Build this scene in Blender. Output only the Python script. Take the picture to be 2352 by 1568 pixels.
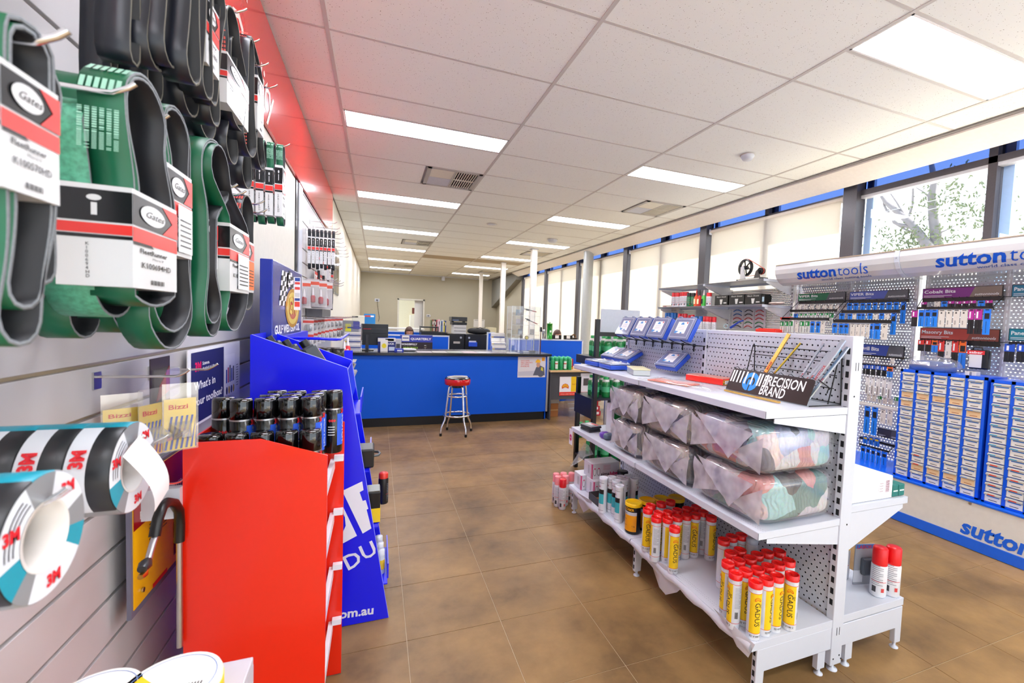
import bpy, bmesh, math, random
from mathutils import Vector, Matrix, noise
random.seed(7)
R = math.radians; PI = math.pi
for o in list(bpy.data.objects): bpy.data.objects.remove(o)
sc = bpy.context.scene; COL = sc.collection
# ---------------------------------------------------------------- camera (found from the ceiling and floor grids)
YAW, PITCH, ROLL = .3655, -.0491, .0370
FPX, PPX, PPY = 1013.0, 1253.5, 787.3
EYE = Vector((0, 0, 1.4925))
CEIL = 3.193
_f = Vector((math.sin(YAW)*math.cos(PITCH), math.cos(YAW)*math.cos(PITCH), math.sin(PITCH)))
_r = Vector((math.cos(YAW), -math.sin(YAW), 0)); _u = _r.cross(_f)
RT = math.cos(ROLL)*_r + math.sin(ROLL)*_u; UP = -math.sin(ROLL)*_r + math.cos(ROLL)*_u
cam_d = bpy.data.cameras.new('camera'); cam = bpy.data.objects.new('camera', cam_d); COL.objects.link(cam)
cam.matrix_world = Matrix(((RT.x, UP.x, -_f.x, EYE.x), (RT.y, UP.y, -_f.y, EYE.y), (RT.z, UP.z, -_f.z, EYE.z), (0, 0, 0, 1)))
cam_d.sensor_width = 36; cam_d.lens = FPX/2352*36
cam_d.shift_x = (1176-PPX)/2352; cam_d.shift_y = (PPY-784)/2352
cam_d.clip_start = .05; cam_d.clip_end = 200
cam_d.dof.use_dof = True; cam_d.dof.focus_distance = 2.6; cam_d.dof.aperture_fstop = 5.0
sc.camera = cam
# ---------------------------------------------------------------- world, sun, exposure
sc.view_settings.view_transform = 'Standard'; sc.view_settings.look = 'None'
sc.view_settings.exposure = 0.56; sc.view_settings.gamma = 1.0; sc.view_settings.use_curve_mapping = False
wd = bpy.data.worlds.new('sky'); sc.world = wd; wd.use_nodes = True
_b = wd.node_tree.nodes['Background']; _b.inputs[0].default_value = (.80, .90, 1, 1); _b.inputs[1].default_value = 2.1
sun_d = bpy.data.lights.new('sun', 'SUN'); sun = bpy.data.objects.new('sun', sun_d); COL.objects.link(sun)
sun_d.energy = 12; sun_d.angle = .01; sun_d.color = (1, .95, .86)
sun.rotation_euler = Vector((-1, .32, -1.75)).to_track_quat('-Z', 'Y').to_euler()
LAMP = 18                                   # radiance of the ceiling light diffusers
sc.cycles.max_bounces = 10; sc.cycles.diffuse_bounces = 5; sc.cycles.transparent_max_bounces = 16
sc.cycles.caustics_reflective = False; sc.cycles.caustics_refractive = False
sc.cycles.sample_clamp_indirect = 6

def at(px, py, ax, v):
    """the point where the sight line of a pixel (2352x1568) meets a real plane x/y/z = v"""
    d = _f + RT*((px-PPX)/FPX) - UP*((py-PPY)/FPX); i = 'xyz'.index(ax)
    return EYE + d*((v-EYE[i])/d[i])
# ---------------------------------------------------------------- materials
def lin(h):
    h = h.lstrip('#'); c = [int(h[i:i+2], 16)/255 for i in (0, 2, 4)]
    return tuple(x/12.92 if x <= .04045 else ((x+.055)/1.055)**2.4 for x in c)+(1,)
MATS = {}
def mat(name, col='#ffffff', rough=.5, metal=0, var=.06, scale=30, bump=0, emit=0, alpha=1, trans=0, coat=0, spec=.5, bscale=None):
    if name in MATS: return MATS[name]
    m = bpy.data.materials.new(name); m.use_nodes = True; nt = m.node_tree; N = nt.nodes; L = nt.links
    p = N['Principled BSDF']; c = lin(col) if isinstance(col, str) else col
    p.inputs['Roughness'].default_value = rough; p.inputs['Metallic'].default_value = metal
    p.inputs['Specular IOR Level'].default_value = spec
    p.inputs['Coat Weight'].default_value = coat; p.inputs['Coat Roughness'].default_value = .08
    tc = N.new('ShaderNodeTexCoord'); nz = N.new('ShaderNodeTexNoise'); nz.inputs['Scale'].default_value = scale; nz.inputs['Detail'].default_value = 2
    L.new(tc.outputs['Object'], nz.inputs['Vector'])
    mx = N.new('ShaderNodeMix'); mx.data_type = 'RGBA'
    mx.inputs[6].default_value = tuple(x*(1-var) for x in c[:3])+(1,); mx.inputs[7].default_value = tuple(min(1, x*(1+var)) for x in c[:3])+(1,)
    L.new(nz.outputs['Fac'], mx.inputs[0]); L.new(mx.outputs[2], p.inputs['Base Color'])
    if emit: L.new(mx.outputs[2], p.inputs['Emission Color']); p.inputs['Emission Strength'].default_value = emit
    if alpha < 1: p.inputs['Alpha'].default_value = alpha
    if trans: p.inputs['Transmission Weight'].default_value = trans
    if bump:
        bp = N.new('ShaderNodeBump'); bp.inputs['Strength'].default_value = bump; bp.inputs['Distance'].default_value = .003
        if bscale:
            n2 = N.new('ShaderNodeTexNoise'); n2.inputs['Scale'].default_value = bscale; L.new(tc.outputs['Object'], n2.inputs['Vector']); L.new(n2.outputs['Fac'], bp.inputs['Height'])
        else: L.new(nz.outputs['Fac'], bp.inputs['Height'])
        L.new(bp.outputs['Normal'], p.inputs['Normal'])
    MATS[name] = m; return m
def C(h, rough=.5, **k):
    """a plain printed or painted colour"""
    return mat('paint_%s_%d' % (h.lstrip('#'), int(rough*100)), h, rough, var=.02, **k)
def mathn(nt, op, a, b=None, c=None):
    n = nt.nodes.new('ShaderNodeMath'); n.operation = op
    for i, v in enumerate((a, b, c)):
        if v is None: continue
        if isinstance(v, (int, float)): n.inputs[i].default_value = v
        else: nt.links.new(v, n.inputs[i])
    return n.outputs[0]
def clear(name, tint='#ffffff', body=.12, rough=.05, gloss=.12):
    """thin clear plastic or glass: mostly see-through with a little body colour and gloss"""
    if name in MATS: return MATS[name]
    m = bpy.data.materials.new(name); m.use_nodes = True; nt = m.node_tree; N = nt.nodes; L = nt.links
    for n in list(N): N.remove(n)
    out = N.new('ShaderNodeOutputMaterial'); tr = N.new('ShaderNodeBsdfTransparent'); gl = N.new('ShaderNodeBsdfGlossy'); df = N.new('ShaderNodeBsdfDiffuse')
    tr.inputs[0].default_value = (1, 1, 1, 1); df.inputs[0].default_value = lin(tint); gl.inputs['Roughness'].default_value = rough
    tc = N.new('ShaderNodeTexCoord'); nz = N.new('ShaderNodeTexNoise'); nz.inputs['Scale'].default_value = 14; L.new(tc.outputs['Object'], nz.inputs[0])
    m1 = N.new('ShaderNodeMixShader'); m2 = N.new('ShaderNodeMixShader')
    L.new(mathn(nt, 'MULTIPLY', nz.outputs['Fac'], body*2), m1.inputs[0]); L.new(tr.outputs[0], m1.inputs[1]); L.new(df.outputs[0], m1.inputs[2])
    lw = N.new('ShaderNodeLayerWeight'); lw.inputs[0].default_value = .25
    L.new(mathn(nt, 'MULTIPLY_ADD', lw.outputs['Facing'], gloss*2, gloss*.5), m2.inputs[0]); L.new(m1.outputs[0], m2.inputs[1]); L.new(gl.outputs[0], m2.inputs[2])
    L.new(m2.outputs[0], out.inputs[0]); MATS[name] = m; return m
def pegmat(name, col, pitch=.025, r=.0042, ax=('Y', 'Z'), stretch=1.0, stag=True):
    """painted steel sheet punched with rows of holes (true see-through holes)"""
    m = bpy.data.materials.new(name); m.use_nodes = True; nt = m.node_tree; N = nt.nodes; L = nt.links
    p = N['Principled BSDF']; p.inputs['Base Color'].default_value = lin(col); p.inputs['Roughness'].default_value = .35
    out = N['Material Output']; tc = N.new('ShaderNodeTexCoord'); sp = N.new('ShaderNodeSeparateXYZ'); L.new(tc.outputs['Object'], sp.inputs[0])
    u, v = sp.outputs[ax[0]], sp.outputs[ax[1]]
    row = mathn(nt, 'FLOOR', mathn(nt, 'DIVIDE', v, pitch))
    if stag: u = mathn(nt, 'ADD', u, mathn(nt, 'MULTIPLY', mathn(nt, 'FLOORED_MODULO', row, 2.0), pitch*.5))
    fu = mathn(nt, 'SUBTRACT', mathn(nt, 'FLOORED_MODULO', u, pitch), pitch/2)
    fv = mathn(nt, 'SUBTRACT', mathn(nt, 'FLOORED_MODULO', v, pitch), pitch/2)
    fu = mathn(nt, 'DIVIDE', fu, stretch)
    d = mathn(nt, 'SQRT', mathn(nt, 'ADD', mathn(nt, 'MULTIPLY', fu, fu), mathn(nt, 'MULTIPLY', fv, fv)))
    h = mathn(nt, 'LESS_THAN', d, r)
    tr = N.new('ShaderNodeBsdfTransparent'); mx = N.new('ShaderNodeMixShader')
    L.new(h, mx.inputs[0]); L.new(p.outputs[0], mx.inputs[1]); L.new(tr.outputs[0], mx.inputs[2]); L.new(mx.outputs[0], out.inputs[0])
    MATS[name] = m; return m
# ---------------------------------------------------------------- mesh building
class MB:
    def __init__(s): s.v = []; s.f = []; s.m = []; s.sm = []; s.cur = 0
    def mi(s, i): s.cur = i; return s
    def add(s, vs, fs, smooth=False, mids=None):
        b = len(s.v); s.v += [Vector(v) for v in vs]
        for k, f in enumerate(fs): s.f.append([b+i for i in f]); s.m.append(mids[k] if mids else s.cur); s.sm.append(smooth)
        return s
    def box(s, a, b, rot=None, piv=None):
        x0, x1 = sorted((a[0], b[0])); y0, y1 = sorted((a[1], b[1])); z0, z1 = sorted((a[2], b[2]))
        vs = [Vector(v) for v in ((x0, y0, z0), (x1, y0, z0), (x1, y1, z0), (x0, y1, z0), (x0, y0, z1), (x1, y0, z1), (x1, y1, z1), (x0, y1, z1))]
        if rot is not None:
            p = Vector(piv) if piv is not None else (Vector(a)+Vector(b))/2
            vs = [rot @ (v-p)+p for v in vs]
        return s.add(vs, [(0, 3, 2, 1), (4, 5, 6, 7), (0, 1, 5, 4), (1, 2, 6, 5), (2, 3, 7, 6), (3, 0, 4, 7)])
    def cbox(s, c, sz, rot=None):
        h = Vector(sz)/2; c = Vector(c); return s.box(c-h, c+h, rot)
    def prism(s, poly, ax, a, b):
        """poly: 2-D outline in the other two axes (in order), pushed from a to b along ax"""
        n = len(poly); P = lambda q, w: {'x': (w, q[0], q[1]), 'y': (q[0], w, q[1]), 'z': (q[0], q[1], w)}[ax]
        vs = [P(q, a) for q in poly]+[P(q, b) for q in poly]
        ar = sum(poly[i][0]*poly[(i+1) % n][1]-poly[(i+1) % n][0]*poly[i][1] for i in range(n))
        fl = (ar > 0) ^ (ax == 'y') ^ (b < a)
        fs = [tuple(range(n)), tuple(range(2*n-1, n-1, -1))]+[(i, i+n, (i+1) % n+n, (i+1) % n) for i in range(n)]
        if fl: fs = [tuple(reversed(f)) for f in fs]
        return s.add(vs, fs)
    def quad(s, *p): return s.add(p, [tuple(range(len(p)))])
    def cyl(s, p0, p1, r, n=16, r1=None, caps=True, smooth=True):
        p0 = Vector(p0); p1 = Vector(p1); r1 = r if r1 is None else r1; d = (p1-p0).normalized()
        a = d.orthogonal().normalized(); b = d.cross(a)
        vs = [p0+(a*math.cos(2*PI*i/n)+b*math.sin(2*PI*i/n))*r for i in range(n)]+[p1+(a*math.cos(2*PI*i/n)+b*math.sin(2*PI*i/n))*r1 for i in range(n)]
        s.add(vs, [(i, (i+1) % n, (i+1) % n+n, i+n) for i in range(n)], smooth)
        if caps: s.add(vs[:n], [tuple(range(n-1, -1, -1))]); s.add(vs[n:], [tuple(range(n))])
        return s
    def lathe(s, prof, n=20, c=(0, 0, 0), mids=None, axis='z', ph=0, caps=True):
        """prof: [(r, z)...] turned about a vertical axis; mids = material index per band (or function(band, seg))"""
        c = Vector(c); vs = []; fs = []; ms = []
        for r, z in prof:
            for i in range(n):
                t = 2*PI*i/n+ph; q = (r*math.cos(t), r*math.sin(t), z)
                if axis == 'x': q = (q[2], q[0], q[1])
                if axis == 'y': q = (q[1], q[2], q[0])
                vs.append(c+Vector(q))
        for k in range(len(prof)-1):
            for i in range(n):
                j = (i+1) % n; fs.append((k*n+i, k*n+j, (k+1)*n+j, (k+1)*n+i)); ms.append(mids(k, i) if callable(mids) else (mids[k] if mids else s.cur))
        s.add(vs, fs, True, ms)
        if caps and prof[0][0] > 1e-5: s.add(vs[:n], [tuple(range(n-1, -1, -1))], False, [ms[0]])
        if caps and prof[-1][0] > 1e-5: s.add(vs[-n:], [tuple(range(n))], False, [ms[-1]])
        return s
    def tube(s, pts, r, n=8, closed=False, rs=None):
        pts = [Vector(p) for p in pts]; m = len(pts); vs = []; prev = None
        for i, p in enumerate(pts):
            d = (pts[(i+1) % m]-pts[i-1]) if closed else (pts[min(i+1, m-1)]-pts[max(i-1, 0)])
            d.normalize()
            a = d.orthogonal().normalized() if prev is None else (prev-d*prev.dot(d)).normalized()
            prev = a; b = d.cross(a); rr = rs[i] if rs else r
            vs += [p+(a*math.cos(2*PI*k/n)+b*math.sin(2*PI*k/n))*rr for k in range(n)]
        fs = []
        for i in range(m if closed else m-1):
            j = (i+1) % m
            for k in range(n): fs.append((i*n+k, i*n+(k+1) % n, j*n+(k+1) % n, j*n+k))
        s.add(vs, fs, True)
        if not closed: s.add(vs[:n], [tuple(range(n-1, -1, -1))]); s.add(vs[-n:], [tuple(range(n))])
        return s
    def ribbon(s, pts, w0, w1, th, ax='x', closed=True, mo=0, mi_=1, me=2):
        """belt: closed loop of (y,z) points, swept from w0 to w1 along x, outer/inner/edge materials"""
        m = len(pts); out = []; 
        for i in range(m):
            a = Vector(pts[i-1] if closed or i else pts[i]); b = Vector(pts[(i+1) % m] if closed or i < m-1 else pts[i]); t = (b-a).normalized()
            nn = Vector((t.y, -t.x)); p = Vector(pts[i]); out.append((p+nn*th/2, p-nn*th/2))
        vs = []
        for o_, i_ in out: vs += [(w0, o_.x, o_.y), (w1, o_.x, o_.y), (w1, i_.x, i_.y), (w0, i_.x, i_.y)]
        fs = []; ms = []
        for i in range(m if closed else m-1):
            j = (i+1) % m
            for k, mt in ((0, mo), (1, me), (2, mi_), (3, me)):
                fs.append((i*4+k, j*4+k, j*4+(k+1) % 4, i*4+(k+1) % 4)); ms.append(mt)
        b = len(s.v); s.add(vs, fs, True, ms); return s
    def build(s, name, mats, parent=None, loc=None, bevel=0, auto=True, kind=None):
        """link as one mesh object; loc = its own origin (world); with a parent the parent's root origin is taken off"""
        org = Vector((0, 0, 0))
        if parent is not None:
            q = parent
            while q is not None: org += q.location; q = q.parent
        elif loc is not None: org = Vector(loc)
        me = bpy.data.meshes.new(name); me.from_pydata([v-org for v in s.v], [], s.f)
        ms = mats if isinstance(mats, (list, tuple)) else [mats]
        for x in ms: me.materials.append(x)
        me.polygons.foreach_set('material_index', s.m); me.polygons.foreach_set('use_smooth', s.sm); me.update()
        o = bpy.data.objects.new(name, me); COL.objects.link(o)
        if parent is not None: o.parent = parent
        else: o.location = org
        if bevel:
            bv = o.modifiers.new('bevel', 'BEVEL'); bv.width = bevel; bv.segments = 2; bv.limit_method = 'ANGLE'; bv.angle_limit = R(50); bv.harden_normals = False
        if kind: o['kind'] = kind
        return o
def tag(o, label=None, cat=None, group=None, kind=None):
    if label: o['label'] = label
    if cat: o['category'] = cat
    if group: o['group'] = group
    if kind: o['kind'] = kind
    return o
def thing(name, label, cat, loc=(0, 0, 0), group=None, rz=0):
    o = bpy.data.objects.new(name, None); COL.objects.link(o); o.location = loc; o.rotation_euler.z = rz; o.empty_display_size = .05
    return tag(o, label, cat, group)
KIDS = {}
def kids(o):
    return [c for c in bpy.data.objects if c.parent is o]
def dup(o, loc=None, label=None, group=None, rz=None, parent=None, scale=None, rot=None):
    c = o.copy(); COL.objects.link(c)
    if parent is not None: c.parent = parent
    if loc is not None: c.location = loc
    if rz is not None: c.rotation_euler.z = rz
    if rot is not None: c.rotation_euler = rot
    if scale is not None: c.scale = scale
    if label: c['label'] = label
    if group: c['group'] = group
    for ch in KIDS.setdefault(o.name, kids(o)): dup(ch, parent=c)
    return c
def struct(name, loc=(0, 0, 0)):
    o = bpy.data.objects.new(name, None); COL.objects.link(o); o.location = loc; o['kind'] = 'structure'; return o
_TX = {}
def text_pts(txt, size, bold=0, shear=0, ext=.0004, align='LEFT', res=2, space=1.0):
    k = (txt, bold, shear, align, res, space)
    if k not in _TX:
        cu = bpy.data.curves.new('t', 'FONT'); cu.body = txt; cu.size = 1; cu.offset = bold; cu.shear = shear; cu.align_x = align; cu.resolution_u = res; cu.space_character = space
        ob = bpy.data.objects.new('t', cu); COL.objects.link(ob); dg = bpy.context.evaluated_depsgraph_get()
        me = bpy.data.meshes.new_from_object(ob.evaluated_get(dg)); vs = [v.co.copy() for v in me.vertices]; fs = [tuple(p.vertices) for p in me.polygons]
        bpy.data.objects.remove(ob); bpy.data.curves.remove(cu); bpy.data.meshes.remove(me); _TX[k] = (vs, fs)
    vs, fs = _TX[k]; return [v*size for v in vs], fs
_SL = {}
def sliced(txt, size, axis, step, **k):
    """lettering cut into narrow strips so that it can follow a curved surface"""
    key = (txt, size, axis, step, tuple(sorted(k.items())))
    if key in _SL: return _SL[key]
    vs, fs = text_pts(txt, size, **k); bm = bmesh.new(); vv = [bm.verts.new(v) for v in vs]
    for f in fs:
        try: bm.faces.new([vv[i] for i in f])
        except ValueError: pass
    lo = min(v[axis] for v in vs); hi = max(v[axis] for v in vs); q = math.floor(lo/step)*step; no = Vector((1, 0, 0)) if axis == 0 else Vector((0, 1, 0))
    while q < hi:
        if q > lo: bmesh.ops.bisect_plane(bm, geom=bm.verts[:]+bm.edges[:]+bm.faces[:], plane_co=no*q, plane_no=no, dist=1e-7)
        q += step
    bm.verts.index_update(); r = ([v.co.copy() for v in bm.verts], [tuple(v.index for v in f.verts) for f in bm.faces]); bm.free(); _SL[key] = r; return r
def put_text(mb, txt, size, o, u, v, width=None, **k):
    """flat lettering on mb: o = lower left, u = reading direction, v = up direction (world); width squeezes it to fit"""
    vs, fs = text_pts(txt, size, **k); o = Vector(o); u = Vector(u).normalized(); v = Vector(v).normalized()
    if not vs: return mb
    sx = 1
    if width: sx = width/max(1e-6, max(p.x for p in vs)-min(p.x for p in vs))
    return mb.add([o+u*p.x*sx+v*p.y for p in vs], fs)
def wrap_text(mb, txt, size, c, r, ang, z0, vertical=True, **k):
    """lettering bent round an upright cylinder; vertical = reads downwards"""
    vs, fs = sliced(txt, size, 1 if vertical else 0, r*.16, **k); out = []
    for p in vs:
        if vertical: a = ang+(p.y-size*.35)/r; z = z0-p.x
        else: a = ang+p.x/r; z = z0+p.y
        out.append((c[0]+r*math.cos(a), c[1]+r*math.sin(a), c[2]+z))
    return mb.add(out, fs)
def ordn(i):
    return ['first', 'second', 'third', 'fourth', 'fifth', 'sixth', 'seventh', 'eighth', 'ninth', 'tenth', 'eleventh', 'twelfth', 'thirteenth', 'fourteenth', 'fifteenth', 'sixteenth', 'seventeenth', 'eighteenth', 'nineteenth', 'twentieth'][i]
def rz(a): return Matrix.Rotation(a, 3, 'Z')
def ry(a): return Matrix.Rotation(a, 3, 'Y')
def rx(a): return Matrix.Rotation(a, 3, 'X')
CHROME = mat('chrome', '#e8e8ea', .12, 1.0, var=.02)
STEEL = mat('brushed_steel', '#c8c8cc', .3, 1.0)
WHITE = mat('white_powder_coat', '#d0d5df', .32, var=.015)
BLACK = mat('black_plastic', '#0c0c0d', .35)
DARKMETAL = mat('black_wire', '#101012', .4, .3)
CLEAR = clear('clear_plastic', '#ffffff', .10, .05, .16)
# ================================================================ SETTING
XL = -.645; XE = 4.457; YB = 18.86; YR = -2.7; XW = 4.80
# ---- floor: slab with recessed joints, every visible tile a piece of its own
M_SLAB = mat('grout_cement', '#bda98a', .8, scale=60)
def tile_mat():
    m = bpy.data.materials.new('brown_porcelain'); m.use_nodes = True; nt = m.node_tree; N = nt.nodes; L = nt.links; p = N['Principled BSDF']; p.inputs['Specular IOR Level'].default_value = .35
    tc = N.new('ShaderNodeNewGeometry'); n1 = N.new('ShaderNodeTexNoise'); n1.inputs['Scale'].default_value = 2.2; n1.inputs['Detail'].default_value = 8; n1.inputs['Roughness'].default_value = .62
    L.new(tc.outputs['Position'], n1.inputs['Vector'])
    cr = N.new('ShaderNodeValToRGB'); e = cr.color_ramp.elements
    e[0].position = .32; e[0].color = lin('#6b5233'); e[1].position = .70; e[1].color = lin('#a58150')
    L.new(n1.outputs['Fac'], cr.inputs[0]); L.new(cr.outputs[0], p.inputs['Base Color'])
    n2 = N.new('ShaderNodeTexNoise'); n2.inputs['Scale'].default_value = 14; n2.inputs['Detail'].default_value = 5; L.new(tc.outputs['Position'], n2.inputs['Vector'])
    L.new(mathn(nt, 'MULTIPLY_ADD', n2.outputs['Fac'], .25, .30), p.inputs['Roughness'])
    bp = N.new('ShaderNodeBump'); bp.inputs['Strength'].default_value = .12; bp.inputs['Distance'].default_value = .002; L.new(n2.outputs['Fac'], bp.inputs['Height']); L.new(bp.outputs[0], p.inputs['Normal'])
    return m
M_TILE = tile_mat()
floor = MB().box((-.9, YR, -.12), (5.4, YB+.2, -.0022)).build('floor', M_SLAB, kind='structure')
TS = .445; tile0 = None
for i in range(-2, 12):
    for j in range(-3, 10):
        x0 = .153+TS*i; y0 = 2.042+TS*j; a = (max(x0, XL), y0); b = (min(x0+TS, XW), y0+TS)
        if b[0]-a[0] < .02: continue
        full = abs(b[0]-a[0]-TS) < 1e-6
        if full and tile0 is not None:
            o = tile0.copy(); COL.objects.link(o); o.location = (x0, y0, 0); o.rotation_euler = (random.uniform(-.0006, .0006), random.uniform(-.0006, .0006), 0)
        else:
            m = MB().box((0, 0, -.01), (b[0]-a[0]-.0035, TS-.0035, 0)); o = m.build('tile', M_TILE); o.parent = floor; o.location = (a[0], a[1], 0)
            if full: tile0 = o
        o.parent = floor
rest = MB()
for i in range(-2, 12):
    for j in range(10, 38):
        x0 = .153+TS*i; y0 = 2.042+TS*j; a = max(x0, XL); b = min(x0+TS, XW)
        if b-a > .02: rest.box((a, y0, -.01), (b-.0035, y0+TS-.0035, 0))
rest.build('tiles_beyond_counter', M_TILE, floor, kind='stuff')
# ---- ceiling
def ctile_mat(name, col):
    m = bpy.data.materials.new(name); m.use_nodes = True; nt = m.node_tree; N = nt.nodes; L = nt.links; p = N['Principled BSDF']; p.inputs['Roughness'].default_value = .95
    g = N.new('ShaderNodeNewGeometry'); v = N.new('ShaderNodeTexVoronoi'); v.inputs['Scale'].default_value = 85; L.new(g.outputs['Position'], v.inputs['Vector'])
    n = N.new('ShaderNodeTexNoise'); n.inputs['Scale'].default_value = 40; L.new(g.outputs['Position'], n.inputs['Vector'])
    d = mathn(nt, 'LESS_THAN', v.outputs['Distance'], mathn(nt, 'MULTIPLY_ADD', n.outputs['Fac'], .55, -.17))
    mx = N.new('ShaderNodeMix'); mx.data_type = 'RGBA'; mx.inputs[6].default_value = lin(col); mx.inputs[7].default_value = lin('#8d8175'); L.new(d, mx.inputs[0]); L.new(mx.outputs[2], p.inputs['Base Color'])
    return m
M_CT = ctile_mat('mineral_fibre_tile', '#f3f5f1'); M_CT2 = mat('bare_beige_tile', '#b3a48c', .9)
M_TEE = mat('grid_steel', '#c9c4c0', .45)
ceiling = MB().box((-.9, YR, CEIL+.03), (5.2, YB+.2, CEIL+.12)).build('ceiling', mat('plenum', '#dcd6d0', .9), kind='structure')
GX = [XL, -.312, 1.152, 2.616, 4.080, XE]; KY = lambda k: 3.045+.732*k
LIGHTS = [(1, k) for k in (-5.5, -2, 1.5, 5, 8.5, 12, 15.5, 19)]+[(3, k) for k in (-5.5, -2, 1.5, 5, 8.5, 12, 15.5, 19)]
VENTS = [(c, k) for c in (1, 3) for k in (3, 10, 17)]
tiles = {}
def ctile(x0, x1, y0, y1, m=M_CT):
    k = (round(x1-x0, 3), round(y1-y0, 3), m.name)
    if k in tiles: o = tiles[k].copy(); COL.objects.link(o)
    else: o = MB().box((.008, .008, .004), (x1-x0-.008, y1-y0-.008, .016)).build('ceiling_tile', m); tiles[k] = o
    o.parent = ceiling; o.location = (x0, y0, CEIL)
for c in range(5):
    for k in range(-8, 22):
        y0, y1 = max(KY(k), YR), min(KY(k+1), YB)
        if y1-y0 < .03: continue
        L_ = [l for l in LIGHTS if l[0] == c and int(math.floor(l[1])) == k]
        if (c, k) in VENTS:
            ctile(GX[c], GX[c]+.80, y0, y1)
        elif L_:
            h = L_[0][1]-k
            ctile(GX[c], GX[c+1], y0+(0 if h else .366), y0+(.366 if h else .732))
        elif k == 13 and c in (2, 3): ctile(GX[c], GX[c+1], y0, y1, M_CT2)
        else: ctile(GX[c], GX[c+1], y0, y1)
for x in GX[1:5]: MB().box((x-.012, YR, CEIL), (x+.012, YB, CEIL+.006)).build('main_tee', M_TEE, ceiling)
tees = {}
for c in range(5):
    for k in range(-7, 22):
        w = GX[c+1]-GX[c]
        if c not in tees: tees[c] = MB().box((.012, -.010, .0015), (w-.012, .010, .007)).build('cross_tee', M_TEE, ceiling); o = tees[c]
        else: o = tees[c].copy(); COL.objects.link(o)
        o.location = (GX[c], KY(k), CEIL)
for c, k in LIGHTS:
    o = tees[c].copy(); COL.objects.link(o); o.location = (GX[c], KY(k)+(0 if k % 1 else .366), CEIL)
# ---- bulkhead above the glazing, wall angle
tr = struct('trim_1'); MB().box((4.715, YR, 3.30), (5.2, 15.3, 3.34)).build('cavity_lid', mat('bulkhead_paint', '#f4efe8', .6), tr); MB().prism([(XE, CEIL+.02), (XE, CEIL-.03), (4.70, 3.058), (4.715, 3.058), (4.715, CEIL+.02)], 'y', YR, 15.3).build('bulkhead', mat('bulkhead_paint', '#f4efe8', .6), tr)
MB().box((XE-.03, YR, CEIL-.012), (XE+.004, YB, CEIL)).build('shadow_angle', mat('wall_angle', '#8f8c8a', .6), tr)
# ---- walls
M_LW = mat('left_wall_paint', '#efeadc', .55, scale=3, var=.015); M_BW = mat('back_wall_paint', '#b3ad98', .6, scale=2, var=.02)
M_SLAT = mat('grey_slat_board', '#c6c4c6', .38, scale=9, var=.02); M_INS = mat('groove_insert_metal', '#b9a98c', .35, .6)
wl = struct('wall_left'); MB().box((XL-.25, YR, 0), (XL-.022, YB+.2, CEIL+.1)).build('wall_face', M_LW, wl)
def slats(y0, y1, zs):
    for a, b in zip(zs, zs[1:]):
        MB().box((XL-.020, y0, a+.005), (XL, y1, b-.005)).build('slat_board', M_SLAT, wl, bevel=.0015)
    for z in zs[1:-1]: MB().box((XL-.0225, y0, z-.012), (XL-.013, y1, z+.012)).build('groove_insert', M_INS, wl)
slats(YR, 2.86, [.01, .118, .24, .362, .484, .605, .726, .848, .973, .1+.998, 1.22, 1.345, 2.075, 2.58])
MB().box((XL-.018, 2.865, .02), (XL-.002, 4.16, 2.58)).build('plain_panel', mat('plain_panel_beige', '#dcdad0', .5), wl)
MB().box((XL-.02, 4.17, .02), (XL+.004, 4.27, 2.58)).build('panel_edge_black', BLACK, wl)
MB().box((XL-.02, 4.275, .02), (XL+.012, 4.455, 2.58)).build('panel_edge_white', WHITE, wl)
slats(4.47, 7.25, [.01]+[.24+.2443*i for i in range(2)]+[.73+.122*i for i in range(1)]+[.97, 1.21, 1.456, 1.577, 1.821, 1.944, 2.07, 2.31, 2.555, 2.58])
MB().box((XL-.02, 7.45, .02), (XL-.004, YB, CEIL)).build('plaster_face', M_LW, wl)
wb = struct('wall_back'); mb = MB()
DX0, DX1, DZ = .80, 1.74, 2.14
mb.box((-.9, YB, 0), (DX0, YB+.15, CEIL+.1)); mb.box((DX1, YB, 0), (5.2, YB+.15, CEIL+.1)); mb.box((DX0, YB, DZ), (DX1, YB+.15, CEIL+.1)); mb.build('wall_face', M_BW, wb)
MB().box((XL, YB-.03, CEIL-.03), (XE, YB, CEIL)).build('cornice', WHITE, wb)
d1 = struct('door_1'); fr = MB(); fr.box((DX0-.06, YB-.02, 0), (DX0, YB+.17, DZ+.06)); fr.box((DX1, YB-.02, 0), (DX1+.06, YB+.17, DZ+.06)); fr.box((DX0-.06, YB-.02, DZ), (DX1+.06, YB+.17, DZ+.06)); fr.build('door_frame', mat('door_frame_paint', '#d9d7cc', .4), d1)
MB().box((DX0+.62, YB+.17, .01), (DX1+.25, YB+.21, DZ), ).build('door_leaf', mat('door_leaf_paint', '#e8e8e6', .4), d1)
rm = struct('wall_beyond_door'); MB().box((-.3, YB+1.6, 0), (3, YB+1.7, 2.6)).build('wall_face', mat('cream_paint', '#fbf3dc', .6), rm)
MB().box((-.3, YB+.2, 2.6), (3, YB+1.7, 2.65)).build('low_ceiling', WHITE, rm); MB().box((-.3, YB+.2, -.05), (3, YB+1.7, 0)).build('floor_patch', M_SLAB, rm)
wr = struct('wall_rear'); MB().box((-.9, YR-.12, 2.9), (5.2, YR, CEIL+.1)).box((-.9, YR-.12, 0), (5.2, YR, .3)).box((-.9, YR-.12, .3), (-.4, YR, 2.9)).build('wall_face', M_LW, wr)  # unseen rear wall, opened up to add cool daylight from behind
for x in (-.4, 1.3, 3.0, 4.7): MB().box((x, YR-.12, .3), (x+.08, YR, 2.9)).build('added_rear_mullion', mat('dark_window_frame', '#4a464a', .35, .2, scale=80, var=.15), wr)
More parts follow.
